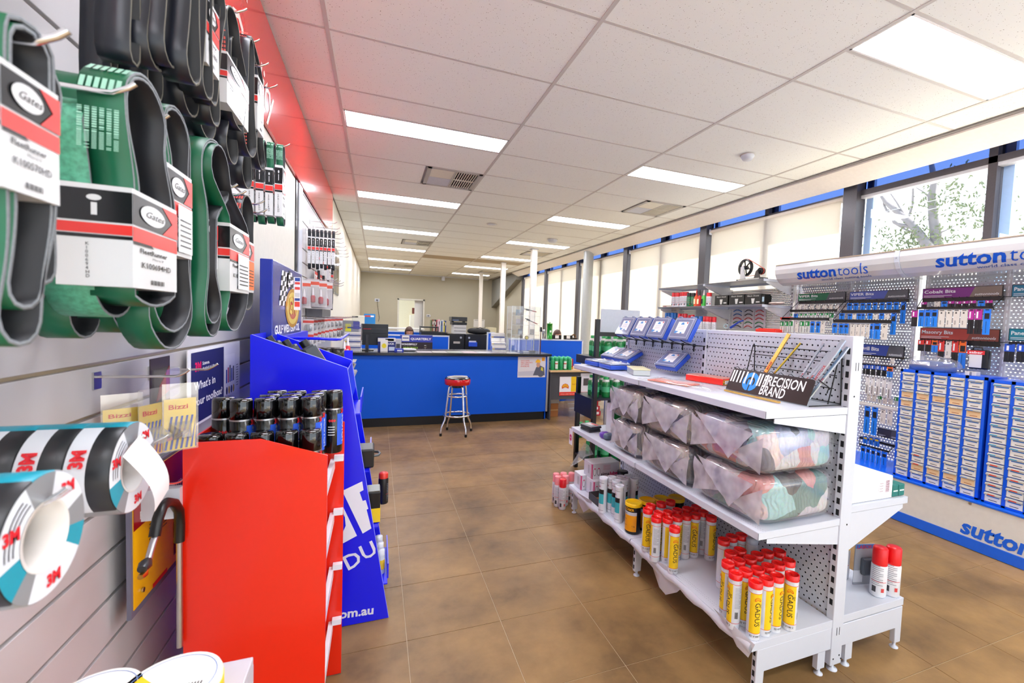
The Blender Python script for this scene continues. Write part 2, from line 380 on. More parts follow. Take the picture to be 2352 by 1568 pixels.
ws = struct('wall_stair'); MB().prism([(15.3, 3.19), (15.3, 2.95), (YB, 2.0), (YB, 3.19)], 'x', 4.62, 5.1).build('stair_soffit', mat('soffit_grey', '#8b8b84', .6), ws)
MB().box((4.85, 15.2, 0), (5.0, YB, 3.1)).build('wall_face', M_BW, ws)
# ---- glazing on the right
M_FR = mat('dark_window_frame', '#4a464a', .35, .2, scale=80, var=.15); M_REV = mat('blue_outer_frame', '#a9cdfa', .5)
M_PANE = clear('window_glass', '#e8f2ff', .015, .0, .05)
def tinted(name, col):
    m = bpy.data.materials.new(name); m.use_nodes = True; nt = m.node_tree; N = nt.nodes
    for n in list(N): N.remove(n)
    o = N.new('ShaderNodeOutputMaterial'); t = N.new('ShaderNodeBsdfTransparent'); t.inputs[0].default_value = col; g = N.new('ShaderNodeBsdfGlossy'); g.inputs['Roughness'].default_value = .02
    mx = N.new('ShaderNodeMixShader'); mx.inputs[0].default_value = .05; nt.links.new(t.outputs[0], mx.inputs[1]); nt.links.new(g.outputs[0], mx.inputs[2]); nt.links.new(mx.outputs[0], o.inputs[0]); return m
M_TOP = tinted('blue_tinted_glass', (.27, .36, .58, 1))
BIG = [-1.29, 1.06, 3.41, 5.74, 8.10, 10.45, 12.80, 15.10]; ZH = 3.32
for n in range(7):
    y0, y1 = BIG[n], BIG[n+1]; ym = (y0+y1)/2; w = struct('window_%d' % (n+1))
    MB().box((XW, y1-.075, 0), (XW+.14, y1+.075, ZH)).build('column', M_FR, w)
    MB().box((XW+.06, ym-.03, 0), (XW+.16, ym+.03, ZH)).build('mullion', M_FR, w)
    MB().box((XW+.06, y0+.075, 2.975), (XW+.16, y1-.075, 3.03)).build('transom', M_FR, w)
    MB().box((XW+.07, y0+.075, 2.945), (XW+.15, y1-.075, 2.975)).build('pale_bead', mat('pale_bead', '#c9c9cc', .4), w)
    MB().box((XW+.06, y0+.075, 0), (XW+.16, y1-.075, .10)).build('sill', M_FR, w)
    for a, b in ((y0+.075, ym-.03), (ym+.03, y1-.075)):
        MB().box((XW+.12, a, .10), (XW+.126, b, 2.945)).build('pane', M_PANE, w); MB().box((XW+.12, a, 3.03), (XW+.126, b, ZH+.02)).build('top_pane', M_TOP, w)
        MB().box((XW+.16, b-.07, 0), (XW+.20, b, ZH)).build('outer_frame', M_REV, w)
def blindmat():
    m = bpy.data.materials.new('blind_fabric'); m.use_nodes = True; nt = m.node_tree; N = nt.nodes; L = nt.links
    for n in list(N): N.remove(n)
    o = N.new('ShaderNodeOutputMaterial'); d = N.new('ShaderNodeBsdfDiffuse'); t = N.new('ShaderNodeBsdfTranslucent'); mx = N.new('ShaderNodeMixShader')
    tc = N.new('ShaderNodeTexCoord'); wv = N.new('ShaderNodeTexNoise'); wv.inputs['Scale'].default_value = 220; L.new(tc.outputs['Object'], wv.inputs['Vector'])
    cr = N.new('ShaderNodeMix'); cr.data_type = 'RGBA'; cr.inputs[6].default_value = lin('#e6dfd2'); cr.inputs[7].default_value = lin('#f2ece0'); L.new(wv.outputs['Fac'], cr.inputs[0])
    L.new(cr.outputs[2], d.inputs[0]); tm = N.new('ShaderNodeMix'); tm.data_type = 'RGBA'; tm.blend_type = 'MULTIPLY'; tm.inputs[0].default_value = 1; tm.inputs[7].default_value = (.52, .50, .46, 1); L.new(cr.outputs[2], tm.inputs[6]); L.new(tm.outputs[2], t.inputs[0]); mx.inputs[0].default_value = .5
    L.new(d.outputs[0], mx.inputs[1]); L.new(t.outputs[0], mx.inputs[2]); L.new(mx.outputs[0], o.inputs[0]); return m
M_BLIND = blindmat()
PLACE = ['nearest the camera', 'second from the camera', 'third from the camera', 'fourth from the camera', 'furthest from the camera']
for i, n in enumerate(range(2, 7)):
    y0, y1 = BIG[n]+.10, BIG[n+1]-.09; xb = XW+.05; ph = random.random()*6
    t = thing('roller_blind', 'cream roller blind glowing with sun over the right windows, %s' % PLACE[i], 'blind', (xb, (y0+y1)/2, .5), 'roller blinds along the glazed wall')
    m = MB(); S = 24; vs = []
    for a in range(S+1):
        y = y0+.03+(y1-y0-.08)*a/S; b = .008*math.sin(a*.55+ph); vs += [(xb+b, y, .55), (xb, y, 2.975)]
    m.add(vs, [(2*a, 2*a+2, 2*a+3, 2*a+1) for a in range(S)], True); m.build('fabric', M_BLIND, t)
    MB().cyl((xb+.012, y0, 2.985), (xb+.012, y1-.02, 2.985), .024).build('roller', mat('roller_fabric', '#e6dccb', .7), t)
    MB().box((xb-.02, y0-.012, 2.945), (xb+.045, y0, 3.02)).build('bracket', WHITE, t)
    MB().box((xb-.02, y1-.022, 2.945), (xb+.045, y1-.008, 3.02)).build('bracket', WHITE, t)
    MB().tube([(xb-.012, y0-.004, 2.93), (xb-.014, y0-.002, 1.6), (xb-.012, y0-.006, .9)], .0022, 5).build('bead_chain', WHITE, t)
    MB().box((xb-.012, y0+.03, .53), (xb+.012, y1-.05, .56)).build('bottom_rail', WHITE, t)
# ---- outside: paving, tree, wires
MB().box((5.1, -20, -.1), (60, 60, -.02)).build('ground', mat('concrete_paving', '#cfc8bd', .8, scale=1), kind='structure')
def tree():
    t = thing('gum_tree', 'bare-branched gum tree outside the two unblinded windows', 'tree', (12.6, 6.5, 0))
    M_BARK = mat('pale_bark', '#77757a', .9, scale=8, var=.2); leaves = []
    rnd = random.Random(5)
    A = lambda px, py, x: at(px, py, 'x', x)
    def limb(pts, r0, r1):
        m = len(pts); MB().tube(pts, 0, 7, rs=[r0+(r1-r0)*i/(m-1) for i in range(m)]).build('branch', M_BARK, t)
    b = Vector((12.6, 6.35, 0))
    limb([b, A(2150, 600, 12.4), A(2150, 540, 12.4), A(2144, 500, 12.4), A(2140, 450, 12.4), A(2146, 415, 12.4), A(2138, 370, 12.4)], .16, .05)
    limb([b+Vector((0, .1, 1.2)), A(2140, 575, 12.2), A(2118, 548, 12.2), A(2095, 515, 12.2), A(2060, 485, 12.2), A(2035, 465, 12.2), A(2018, 440, 12.2), A(1998, 425, 12.2)], .14, .02)
    limb([A(2095, 522, 12.2), A(2062, 515, 12.2), A(2045, 500, 12.2), A(2030, 470, 12.2), A(2027, 440, 12.2)], .05, .015)
    limb([A(2085, 505, 12.2), A(2096, 470, 12.2), A(2097, 430, 12.2), A(2110, 415, 12.2), A(2135, 400, 12.2)], .03, .012)
    limb([A(2078, 495, 12.2), A(2060, 465, 12.2), A(2046, 445, 12.2), A(2035, 425, 12.2)], .025, .01)
    limb([A(2110, 540, 12.2), A(2080, 527, 12.2), A(2052, 512, 12.2), A(2040, 480, 12.2)], .03, .01)
    limb([A(2145, 540, 12.4), A(2170, 530, 12.4), A(2200, 515, 12.4)], .02, .006)
    limb([A(2143, 460, 12.4), A(2120, 440, 12.4), A(2095, 425, 12.4)], .025, .008)
    lv = MB()
    def clump(px, py, x, rad, n):
        c = A(px, py, x)
        for _ in range(n):
            d = Vector((rnd.gauss(0, .5), rnd.gauss(0, 1), rnd.gauss(0, .75)))*rad; q = c+d
            a = Vector((rnd.uniform(-1, 1), rnd.uniform(-1, 1), rnd.uniform(-1.6, .2))).normalized()*rnd.uniform(.07, .15); s = a.cross(Vector((rnd.random(), rnd.random(), rnd.random()))).normalized()*.02
            lv.quad(q-a*.5, q+s, q+a*.5, q-s)
    for px, py, r, n in ((2060, 560, .42, 520), (2090, 575, .4, 420), (2110, 552, .28, 300), (2180, 560, .28, 220), (2200, 425, .36, 160), (2178, 440, .22, 90), (2260, 510, .42, 420), (2245, 490, .3, 200), (2285, 525, .12, 40), (2142, 470, .16, 60), (2120, 460, .2, 60), (2195, 470, .2, 80)):
        clump(px, py, 12.2, r, int(n*.45))
    lv.build('foliage', mat('gum_leaves', '#5c6b4c', .7, scale=3, var=.3), t, kind='stuff')
tree()
for i, (a, b) in enumerate((((1985, 497), (2352, 412)), ((1985, 520), (2352, 425)))):
    tag(MB().tube([at(*a, 'x', 9), at(*b, 'x', 9)], .006, 5).build('power_line', mat('wire_grey', '#9aa0a8', .6), loc=at(*a, 'x', 9)), ['upper', 'lower'][i]+' thin overhead wire crossing the sky outside the window', 'wire')
# ---- posts
for i, (xc, y, w) in enumerate(((3.46, 10.04, .13), (3.49, 12.9, .13), (3.55, 16.2, .12))):
    t = thing('square_post', 'white square steel post, %s' % ['nearest of the three behind the counter', 'middle one of the three behind the counter', 'furthest of the three behind the counter'][i], 'post', (xc, y, 0), 'white square posts')
    MB().box((xc-w/2, y-w/2, 0), (xc+w/2, y+w/2, CEIL)).build('shaft', mat('post_paint', '#f3efe6', .5), t, bevel=.006); MB().box((xc-w/2-.02, y-w/2-.02, CEIL-.012), (xc+w/2+.02, y+w/2+.02, CEIL-.001)).build('cap_plate', WHITE, t)
t = thing('round_column', 'thick round grey column standing in front of the roller blinds', 'column', (4.56, 9.33, 0))
MB().lathe([(.115, 0), (.115, 3.14)], 32, (4.56, 9.33, 0)).build('shaft', mat('column_paint', '#b4b8b6', .28), t); MB().lathe([(.13, 0), (.13, .06), (.115, .062)], 32, (4.56, 9.33, 0)).build('base_ring', STEEL, t)
# ---- ceiling fittings
M_DIFF = mat('lit_diffuser', '#f3f5ff', .5, emit=LAMP, var=.0); M_HOUS = mat('luminaire_frame', '#f0eeee', .4)
cnt = {1: 0, 3: 0}
for c, k in LIGHTS:
    x0, x1 = GX[c]+.014, GX[c+1]-.014; y0 = KY(k)+.012; y1 = y0+.342
    vis = cnt[c]; cnt[c] += 1
    if KY(k) > (2.5 if c == 1 else 0):
        i = vis-2 if c == 1 else vis-1
        lb = 'lit flat ceiling light in the %s row of lights, %s from the camera' % ('left' if c == 1 else 'right', ordn(i))
    else: lb = 'lit flat ceiling light in the %s row, behind the camera, %s' % ('left' if c == 1 else 'right', ordn(vis))
    t = thing('ceiling_light', lb, 'light', (x0, y0, CEIL), 'flat ceiling lights')
    MB().box((x0+.012, y0+.012, CEIL+.003), (x1-.012, y1-.012, CEIL+.008)).build('diffuser', M_DIFF, t)
    f = MB(); f.box((x0, y0, CEIL), (x1, y0+.012, CEIL+.02)).box((x0, y1-.012, CEIL), (x1, y1, CEIL+.02)).box((x0, y0, CEIL), (x0+.012, y1, CEIL+.02)).box((x1-.012, y0, CEIL), (x1, y1, CEIL+.02)); f.build('frame', M_HOUS, t)
M_V1 = mat('vent_cream', '#e5e1d2', .5)
for n, (c, k) in enumerate(VENTS):
    x0, x1 = GX[c]+.82, GX[c+1]-.012; y0, y1 = KY(k)+.012, KY(k+1)-.012; xm = (x0+x1)/2; z = CEIL
    t = thing('air_vent', 'square white air vent in the ceiling, %s row, %s from the camera' % ('left' if c == 1 else 'right', ordn(n % 3)), 'vent', (x0, y0, z), 'ceiling air vents')
    f = MB(); f.box((x0, y0, z-.004), (x1, y0+.04, z+.01)).box((x0, y1-.04, z-.004), (x1, y1, z+.01)).box((x0, y0, z-.004), (x0+.045, y1, z+.01)).box((x1-.045, y0, z-.004), (x1, y1, z+.01)).box((xm-.01, y0+.04, z-.004), (xm+.01, y1-.04, z+.01)); f.build('frame', mat('vent_grey', '#b8b5b0', .5), t)
    MB().box((x0+.04, y0+.04, z+.022), (x1-.04, y1-.04, z+.028)).build('dark_duct', mat('duct_dark', '#15130f', .9), t)
    ym = (y0+y1)/2
    MB().box((x0+.045, y0+.04, z), (xm-.01, ym, z+.006)).build('closed_panel', M_V1, t); MB().box((x0+.045, ym+.006, z), (xm-.01, y1-.04, z+.006)).build('closed_panel', mat('vent_bluegrey', '#c9ccd6', .5), t)
    for r_ in range(2):
        ya, yb = (y0+.045, ym-.006) if r_ == 0 else (ym+.006, y1-.045)
        for s in range(9):
            x = xm+.02+(x1-.055-xm-.02)*s/8.5
            MB().box((x, ya, z-.002), (x+.010, yb, z+.018), ry(.35)).build('louvre', M_V1, t)
    MB().box((xm+.01, ym-.006, z-.002), (x1-.045, ym+.006, z+.01)).build('louvre_bar', M_V1, t)
def dome(name, x, y, r, lb, cat, h=.03):
    t = thing(name, lb, cat, (x, y, CEIL)); MB().lathe([(r, 0), (r, -h*.4), (r*.75, -h), (0, -h*1.05)], 24, (x, y, CEIL)).build('cover', WHITE, t); MB().lathe([(r*1.12, 0), (r*1.12, -.004), (r, -.005)], 24, (x, y, CEIL)).build('base_ring', M_TEE, t)
dome('smoke_alarm', 3.367, 3.445, .062, 'white dome sensor on the ceiling right of the near lights', 'sensor', .045)
dome('smoke_alarm', 3.365, 8.622, .10, 'small white ceiling sensor near the nearest square post', 'sensor', .06)
dome('speaker_disc', 1.886, 7.843, .085, 'flat round disc in the ceiling between the two light rows', 'speaker', .01)
# ---- red header board on the left wall with its white print
t = thing('red_header_board', 'long glossy red header board above the hanging belts on the left wall', 'sign', (XL, -1, 2.6))
hb = MB(); hb.prism([(-1.2, 2.585), (5.9, 2.585), (6.5, 2.62), (6.95, 2.70), (7.08, 2.80), (7.10, 3.18), (-1.2, 3.18)], 'x', XL+.001, XL+.018); hb.build('board', mat('gloss_red', '#e2231a', .18, coat=.6, var=.02), t)
tx = MB(); put_text(tx, 'Quality', .30, (XL+.0195, 2.32, 2.66), (0, 1, 0), (0, 0, 1), bold=.01, shear=.3); put_text(tx, '86 4', .16, (XL+.0195, 2.38, 3.0), (0, 1, 0), (0, 0, 1), bold=.01)
tx.build('white_lettering', C('#f4dcd6'), t)
# ================================================================ GONDOLA in the middle of the shop
GXC = 1.91; GY = [1.292, 2.182, 3.078]; SHX = 1.415
PEG = pegmat('white_peg_panel', '#c4c9d2', .0272, .0043)
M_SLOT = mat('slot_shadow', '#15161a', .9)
gon = thing('gondola_shelving', 'white two-sided gondola shelving with punched back panels, middle of the shop', 'shelving', (GXC, GY[0], 0))
def upright(par, x, y, z1, w=.068, d=.034, slots=True, side=-1):
    MB().box((x-w/2, y-d/2, .03), (x+w/2, y+d/2, z1)).build('upright', WHITE, par, bevel=.003)
    if slots:
        m = MB(); z = .30
        while z < z1-.04:
            m.box((x-w/2-.0006, y-.008, z), (x-w/2+.001, y+.006, z+.026)); m.box((x+w/2-.001, y-.008, z), (x+w/2+.0006, y+.006, z+.026)); z += .05
        m.build('slot_row', M_SLOT, par, kind='stuff')
    m = MB(); m.lathe([(.022, 0), (.022, .004), (.008, .008), (.008, .035)], 14, (x, y, 0)); m.build('foot', WHITE, par)
for y in GY: upright(gon, GXC, y, 1.478)
m = MB(); y = GY[0]-.0172
for z in (1.33, .165): m.box((GXC-.008, y-.0006, z), (GXC-.0055, y, z+.035)); m.box((GXC+.008, y-.0006, z), (GXC+.0105, y, z+.035))
for x, z in ((-.004, 1.22), (.008, .66), (-.018, .06), (.018, .07), (.03, .052)): m.cyl((GXC+x, y-.0005, z), (GXC+x, y+.001, z), .004, 8)
m.build('punched_mark', M_SLOT, gon, kind='stuff')
for b in range(2):
    y0, y1 = GY[b]+.017, GY[b+1]-.017
    for xx, s in ((GXC-.022, -1), (GXC+.022, 1)):
        for z0, z1 in ((.22, .615), (.617, 1.0), (1.002, 1.375), (1.377, 1.462)):
            MB().box((xx, y0, z0), (xx+.0012*s, y1, z1)).build('peg_panel', PEG, gon)
    MB().box((GXC-.002, y0, .23), (GXC+.002, y1, 1.455)).build('shade_backing', M_SLOT, gon)  # dark sheet added so the punched holes read as shaded
    MB().box((GXC-.026, y0, 1.455), (GXC+.026, y1, 1.478)).build('top_rail', WHITE, gon, bevel=.003)
def shelf(par, x0, x1, y0, y1, z, th=.030):
    m = MB(); m.box((x0, y0, z-.0015), (x1, y1, z)); xf = x0 if abs(x0-GXC) > abs(x1-GXC) else x1; s = 1 if xf == x0 else -1
    m.box((xf, y0, z-th), (xf+.003*s, y1, z-.0015)); m.box((x0, y0, z-th), (x1, y0+.002, z-.0015)); m.box((x0, y1-.002, z-th), (x1, y1, z-.0015)); m.box((xf, y0, z-th), (xf+.02*s, y1, z-th+.0015))
    o = m.build('shelf', WHITE, par, bevel=.0012)
    d = MB(); n = int((y1-y0)/.0125)
    for k in range(n):
        for q in (.03, .042): d.cbox((xf+s*q, y0+.0125*(k+.5), z+.0002), (.0022, .0045, .0003))
    d.build('punched_row', mat('punched_dot', '#b7bcc6', .8), o)
def bracket(par, xa, xb, y, z, h=.115):
    m = MB(); m.prism([(xa, z-.032), (xa, z-h), (xb, z-.050), (xb, z-.032)], 'y', y-.0015, y+.0015); m.build('bracket', WHITE, par)
XL0, XR0 = GXC-.034, GXC+.034
for b in range(2):
    y0, y1 = GY[b]-.014, GY[b+1]-.017; dx = 0 if b == 0 else .006
    for z in (1.174, .690): 
        shelf(gon, SHX-dx, XL0, y0, y1, z); bracket(gon, XL0, SHX+.05, y0+.004, z); bracket(gon, XL0, SHX+.05, y1-.004, z)
    shelf(gon, SHX-dx, XL0, y0, y1, .238, .035); shelf(gon, XR0, 2.358, y0, y1, .245, .035)
    shelf(gon, XR0, 2.33, y0, y1, .737); bracket(gon, XR0, 2.30, y0+.004, .737, .20); bracket(gon, XR0, 2.30, y1-.004, .737, .20)
def baseleg(par, xa, xf, y, s):
    """s=-1 left side: beam from the upright to the front leg"""
    m = MB(); m.prism([(xa, .205), (xa, .105), (xf-s*.045, .105), (xf-s*.042, .03), (xf, .03), (xf, .205)], 'y', y-.014, y+.010); o = m.build('base_leg', WHITE, par, bevel=.003)
    m = MB(); z = .045
    while z < .18: m.box((xf+s*.0006, y-.007, z), (xf-s*.001, y+.004, z+.024)); z += .043
    m.build('slot_row', M_SLOT, o, kind='stuff')
    m = MB(); m.lathe([(.018, 0), (.018, .004), (.007, .008), (.007, .035)], 12, (xf-s*.022, y, 0)); m.lathe([(.018, 0), (.018, .004), (.007, .008), (.007, .035)], 12, (xa+s*.05, y, 0)); m.build('foot', WHITE, o)
    MB().box((xa+s*.03, y-.012, .03), (xa+s*.075, y+.010, .106)).build('rear_leg', WHITE, o)
for y in GY: baseleg(gon, XL0, 1.447, y, -1); baseleg(gon, XR0, 2.355, y, 1)
# loose white liner hanging off the front of the lowest shelf
lm = MB(); xx = SHX-.012
def flap(pts, dx):
    v = [at(px, py, 'x', xx) for px, py in pts]; v = [p+Vector((random.uniform(-1, 1)*.006+(dx if i > 1 else 0), 0, 0)) for i, p in enumerate(v)]
    n = len(v); c = sum(v, Vector())/n+Vector((-.012, 0, 0))
    lm.add(v+[c], [(i, (i+1) % n, n) for i in range(n)], True)
flap([(1462, 1262), (1530, 1300), (1565, 1345), (1545, 1362), (1518, 1368), (1505, 1350), (1488, 1300)], .03)
flap([(1640, 1395), (1700, 1450), (1728, 1482), (1712, 1512), (1690, 1485), (1665, 1440)], .01)
flap([(1325, 1130), (1360, 1150), (1350, 1165), (1330, 1178), (1322, 1155)], .03)
for b in range(2):
    y0, y1 = GY[b]-.012, GY[b+1]-.02; S = 16
    vs = []
    for a in range(S+1):
        y = y0+(y1-y0)*a/S; w = .004*math.sin(a*1.7+b); vs += [(SHX-.004-w*.5, y, .2395), (SHX-.012-abs(w), y, .222+w), (SHX-.006, y, .198+w*2)]
    lm.add(vs, [(a*3+k, a*3+k+3, a*3+k+4, a*3+k+1) for a in range(S) for k in (0, 1)], True)
tag(lm.build('shelf_liner', mat('white_vinyl', '#dfe2ea', .3, var=.05), loc=(SHX, 2.1, .2)), 'loose white vinyl liner sagging off the front of the lowest gondola shelf', 'liner')
# ---------------------------------------------------------------- grease cartridges
M_CAP = mat('red_cap', '#e8120f', .35, coat=.2); M_BODY = mat('white_tube', '#dcdfe5', .35); M_YEL = mat('yellow_label', '#f7cf1e', .4); M_RLINE = C('#d8342c'); M_INK = C('#1c1c1c'); M_LBL = C('#eceef2'); M_GREY = C('#9fa4ad')
def pecten(mb, o, u, v, s, red, yel):
    """scallop-shell emblem: red fan with yellow ribs; o = hinge"""
    o = Vector(o); u = Vector(u).normalized(); v = Vector(v).normalized(); nrm = u.cross(v)
    pts = [o-u*s*.16]+[o+(u*math.sin(a)*1.0+v*(math.cos(a)*.92+.12))*s*.62*(1+.04*math.cos(a*9)) for a in [R(-115+230*i/18) for i in range(19)]]+[o+u*s*.16]
    mb.mi(red).add(pts, [tuple(range(len(pts)))])
    for k in range(7):
        a0 = R(-96+192*k/7+3); a1 = R(-96+192*(k+1)/7-3)
        b = o+v*s*.06+nrm*.0004; P = lambda a, r: b+(u*math.sin(a)+v*math.cos(a)*.95)*r*s+v*s*.02
        mb.mi(yel).add([P((a0+a1)/2, .08), P(a0, .50), P((a0+a1)/2, .56), P(a1, .50)], [(0, 1, 2, 3)])
    mb.mi(yel).add([o-u*s*.12+nrm*.0004-v*0, o+u*s*.12+nrm*.0004, o+u*s*.10+v*s*.10+nrm*.0004, o-u*s*.10+v*s*.10+nrm*.0004], [(0, 1, 2, 3)])
def gadus(loc, full=True):
    t = thing('grease_cartridge', None, 'cartridge', (0, 0, 0)); n = 28; r = .0265; H = .235
    def mid(k, i):
        a = 360*i/n; a = a-360 if a > 180 else a
        if k in (1, 3): return 2 if abs(a) < 112 or True else 0
        if k == 2: return 1 if abs(a) < 62 else 0
        return 0
    m = MB(); m.lathe([(r-.001, 0), (r, .028), (r, .030), (r, .192), (r, .194), (r, H-.022)], n, mids=mid, ph=-PI/n); m.build('tube', [M_BODY, M_YEL, M_RLINE], t)
    m = MB(); m.lathe([(r+.0012, H-.024), (r+.0012, H-.001), (r-.001, H), (r-.004, H), (r-.004, H-.004), (0, H-.004)], n); m.cbox((0, 0, H-.003), (.03, .006, .002), rz(.5)); m.build('cap', M_CAP, t)
    m = MB(); rr = r+.0004
    m.mi(0); wrap_text(m, 'GADUS', .030, (0, 0, 0), rr, R(12), .158, bold=.002)
    wrap_text(m, 'Shell', .009, (0, 0, 0), rr, R(44), .150, bold=.01)
    wrap_text(m, 'S2 V100 2', .011, (0, 0, 0), rr, R(-48), .014, vertical=False, bold=.01)
    for k in range(15):                                        # small print, kept as fine bars on the white sector
        z = .178-.006*k; a0, a1 = R(78), R(78+(62 if k % 4 else 40)); q = 5
        vs = [(rr*math.cos(a0+(a1-a0)*i/q), rr*math.sin(a0+(a1-a0)*i/q), z+dz) for i in range(q+1) for dz in (0, .0022)]
        m.mi(1).add(vs, [(2*i, 2*i+2, 2*i+3, 2*i+1) for i in range(q)])
    for k in range(9):
        a0 = R(84+3.2*k); m.mi(0).add([(rr*math.cos(a), rr*math.sin(a), z) for a, z in ((a0, .05), (a0+R(1.6 if k % 3 else 2.4), .05), (a0+R(1.6 if k % 3 else 2.4), .078), (a0, .078))], [(0, 1, 2, 3)])
    m.build('lettering', [M_INK, M_GREY], t)
    m = MB(); a = R(8); c = Vector((rr*math.cos(a), rr*math.sin(a), .168)); pecten(m, c+Vector((.0006, 0, -.002)), (-math.sin(a), math.cos(a), 0), (0, 0, 1), .019, 0, 1); m.build('shell_emblem', [C('#e0261b'), C('#fbce07')], t)
    t.location = loc; return t
CAMA = lambda p: math.degrees(math.atan2(-p.y, -p.x))
g0 = gadus((0, 0, 0)); first = [True]
def place_gadus(zx, zy, off, label, group, h=.235, ox=1420, oy=1080, s=3.213, zs=.2395):
    p = at(ox+zx/s, oy+zy/s, 'z', zs+h); a = R(CAMA(p)+off)
    if first[0]: first[0] = False; g0.location = (p.x, p.y, zs); g0.rotation_euler.z = a; g0['label'] = label; g0['group'] = group
    else: dup(g0, (p.x, p.y, zs), label, group, rz=a)
NEARG = [(1016, 812, 20), (1095, 790, 62), (1172, 768, 50), (1285, 760, -12), (868, 750, -72), (942, 730, 20), (1030, 718, 60), (1108, 698, 40), (813, 672, -80), (890, 655, -60), (975, 640, 30), (1182, 680, 10), (1258, 658, 20), (832, 600, 100), (900, 580, 40), (1027, 612, 30), (1102, 597, 10), (1190, 590, 60), (780, 505, 65), (838, 480, 110), (910, 470, 110)]
nm = ['at the near front edge of the near cluster, %s', 'in the second row of the near cluster, %s', 'in the third row of the near cluster, %s', 'in the rear row of the near cluster, %s']
def rowlab(i, cnts):
    k = 0
    for r_, c_ in enumerate(cnts):
        if i < k+c_: return r_, i-k
        k += c_
for i, (x, y, o_) in enumerate(NEARG):
    r_, q = rowlab(i, (4, 4, 5, 5, 3))
    place_gadus(x, y, o_, 'red-capped grease cartridge, %s of the near cluster, %s' % (['front row', 'second row', 'third row', 'fourth row', 'rear row'][r_], ordn(q)+' along'), 'red capped grease cartridges, near cluster')
FARG = [(418, 415, 10), (283, 342, -100), (367, 348, 35), (437, 335, 60), (503, 325, -95), (570, 318, -10), (688, 337, 45), (220, 280, 0), (300, 305, 30), (367, 300, 20), (437, 285, 40), (510, 275, 60), (628, 300, -100), (240, 250, 90), (318, 235, 120), (387, 222, 120), (575, 262, 60)]
for i, (x, y, o_) in enumerate(FARG):
    lb = 'lone red-capped grease cartridge standing forward of the far cluster' if i == 0 else 'red-capped grease cartridge in the far cluster, %s row, %s along' % (('front', 'middle', 'rear')[0 if i < 7 else 1 if i < 13 else 2], ordn(i-1 if i < 7 else i-7 if i < 13 else i-13))
    place_gadus(x, y, o_, lb, 'red capped grease cartridges, far cluster')
# one clear-lidded cartridge at the back of the near cluster
p = at(1420+990/3.213, 1080+500/3.213, 'z', .474)
t = thing('grease_cartridge', 'grease cartridge with a pale grey lid behind the near red-capped cluster', 'cartridge', (p.x, p.y, .2395))
MB().lathe([(.0265, 0), (.0265, .21)], 24, (p.x, p.y, .2395)).build('tube', M_BODY, t); MB().lathe([(.0275, .21), (.0275, .233), (0, .233)], 24, (p.x, p.y, .2395)).build('cap', mat('pale_cap', '#b9bec9', .4), t)
# ---------------------------------------------------------------- white cartridges with teal labels
M_TEAL = C('#3cb4bf', .4); M_BLK = C('#17181b', .4); M_WLID = mat('clear_white_lid', '#dfe3ea', .3)
def tealtube():
    t = thing('sealant_cartridge', None, 'cartridge', (0, 0, 0)); n = 26; r = .0265; H = .235
    def mid(k, i):
        a = 360*i/n; a = a-360 if a > 180 else a
        if abs(a) > 74: return 0
        return {1: 1, 2: 0, 3: 2, 4: 1, 5: 0, 6: 1}.get(k, 0)
    m = MB(); m.lathe([(r, 0), (r, .018), (r, .020), (r, .062), (r, .128), (r, .158), (r, .200), (r, .202), (r, H-.012)], n, mids=mid, ph=-PI/n); m.build('tube', [M_BODY, M_BLK, M_TEAL], t)
    MB().lathe([(r+.002, H-.013), (r+.002, H), (r-.002, H), (r-.002, H-.005), (0, H-.005)], n).build('cap', M_WLID, t)
    m = MB(); wrap_text(m, 'lube', .02, (0, 0, 0), r+.0004, R(-55), .172, vertical=False, bold=.02, shear=.3); m.build('lettering', C('#a81e2c'), t)
    return t
t0 = tealtube()
TT = [(677, 880, -70), (523, 805, -65), (603, 800, -70), (645, 835, -70), (685, 795, 100), (717, 825, 110), (757, 788, 120), (816, 815, 100)]
for i, (x, y, o_) in enumerate(TT):
    p = at(1260+x/4.127, 900+y/4.127, 'z', .238+.237); a = R(CAMA(p)+o_); lb = 'white cartridge with a teal and black label, %s in the cluster beside the cardboard tray' % ordn(i)
    if i == 0: t0.location = (p.x, p.y, .2395); t0.rotation_euler.z = a; tag(t0, lb, None, 'white and teal cartridges')
    else: dup(t0, (p.x, p.y, .2395), lb, 'white and teal cartridges', rz=a)
# ---------------------------------------------------------------- black cans with yellow lids
def ycan():
    t = thing('grease_can', None, 'can', (0, 0, 0)); n = 32; r = .047; H = .185
    def mid(k, i):
        a = 360*i/n; a = a-360 if a > 180 else a
        return ({2: 1, 3: 2}.get(k, 0)) if abs(a) < 62 else 0
    m = MB(); m.lathe([(r-.004, 0), (r, .006), (r, .018), (r, .115), (r, .135), (r, H-.018), (r+.001, H-.016)], n, mids=mid, ph=-PI/n); m.build('body', [mat('black_can', '#121212', .25), C('#f4a316', .4), C('#cfd2d6', .4)], t)
    MB().lathe([(r+.004, H-.02), (r+.004, H-.002), (r+.002, H), (r-.004, H), (r-.005, H-.003), (0, H-.003)], n).build('lid', mat('yellow_lid', '#f5c60c', .35), t)
    m = MB(); m.mi(0); wrap_text(m, 'KLÜBER', .021, (0, 0, 0), r+.0008, R(-48), .142, vertical=False, bold=.02); m.mi(1); wrap_text(m, 'AL 391', .014, (0, 0, 0), r+.0008, R(-55), .119, vertical=False); wrap_text(m, '1 kg', .012, (0, 0, 0), r+.0008, R(25), .048, vertical=False)
    for k in range(3): wrap_text(m, ['Grease', 'Fett', 'Graisse'][k], .011, (0, 0, 0), r+.0008, R(-55), .085-.018*k, vertical=False)
    m.build('lettering', [C('#f4b21a'), M_INK], t); return t
c0 = ycan()
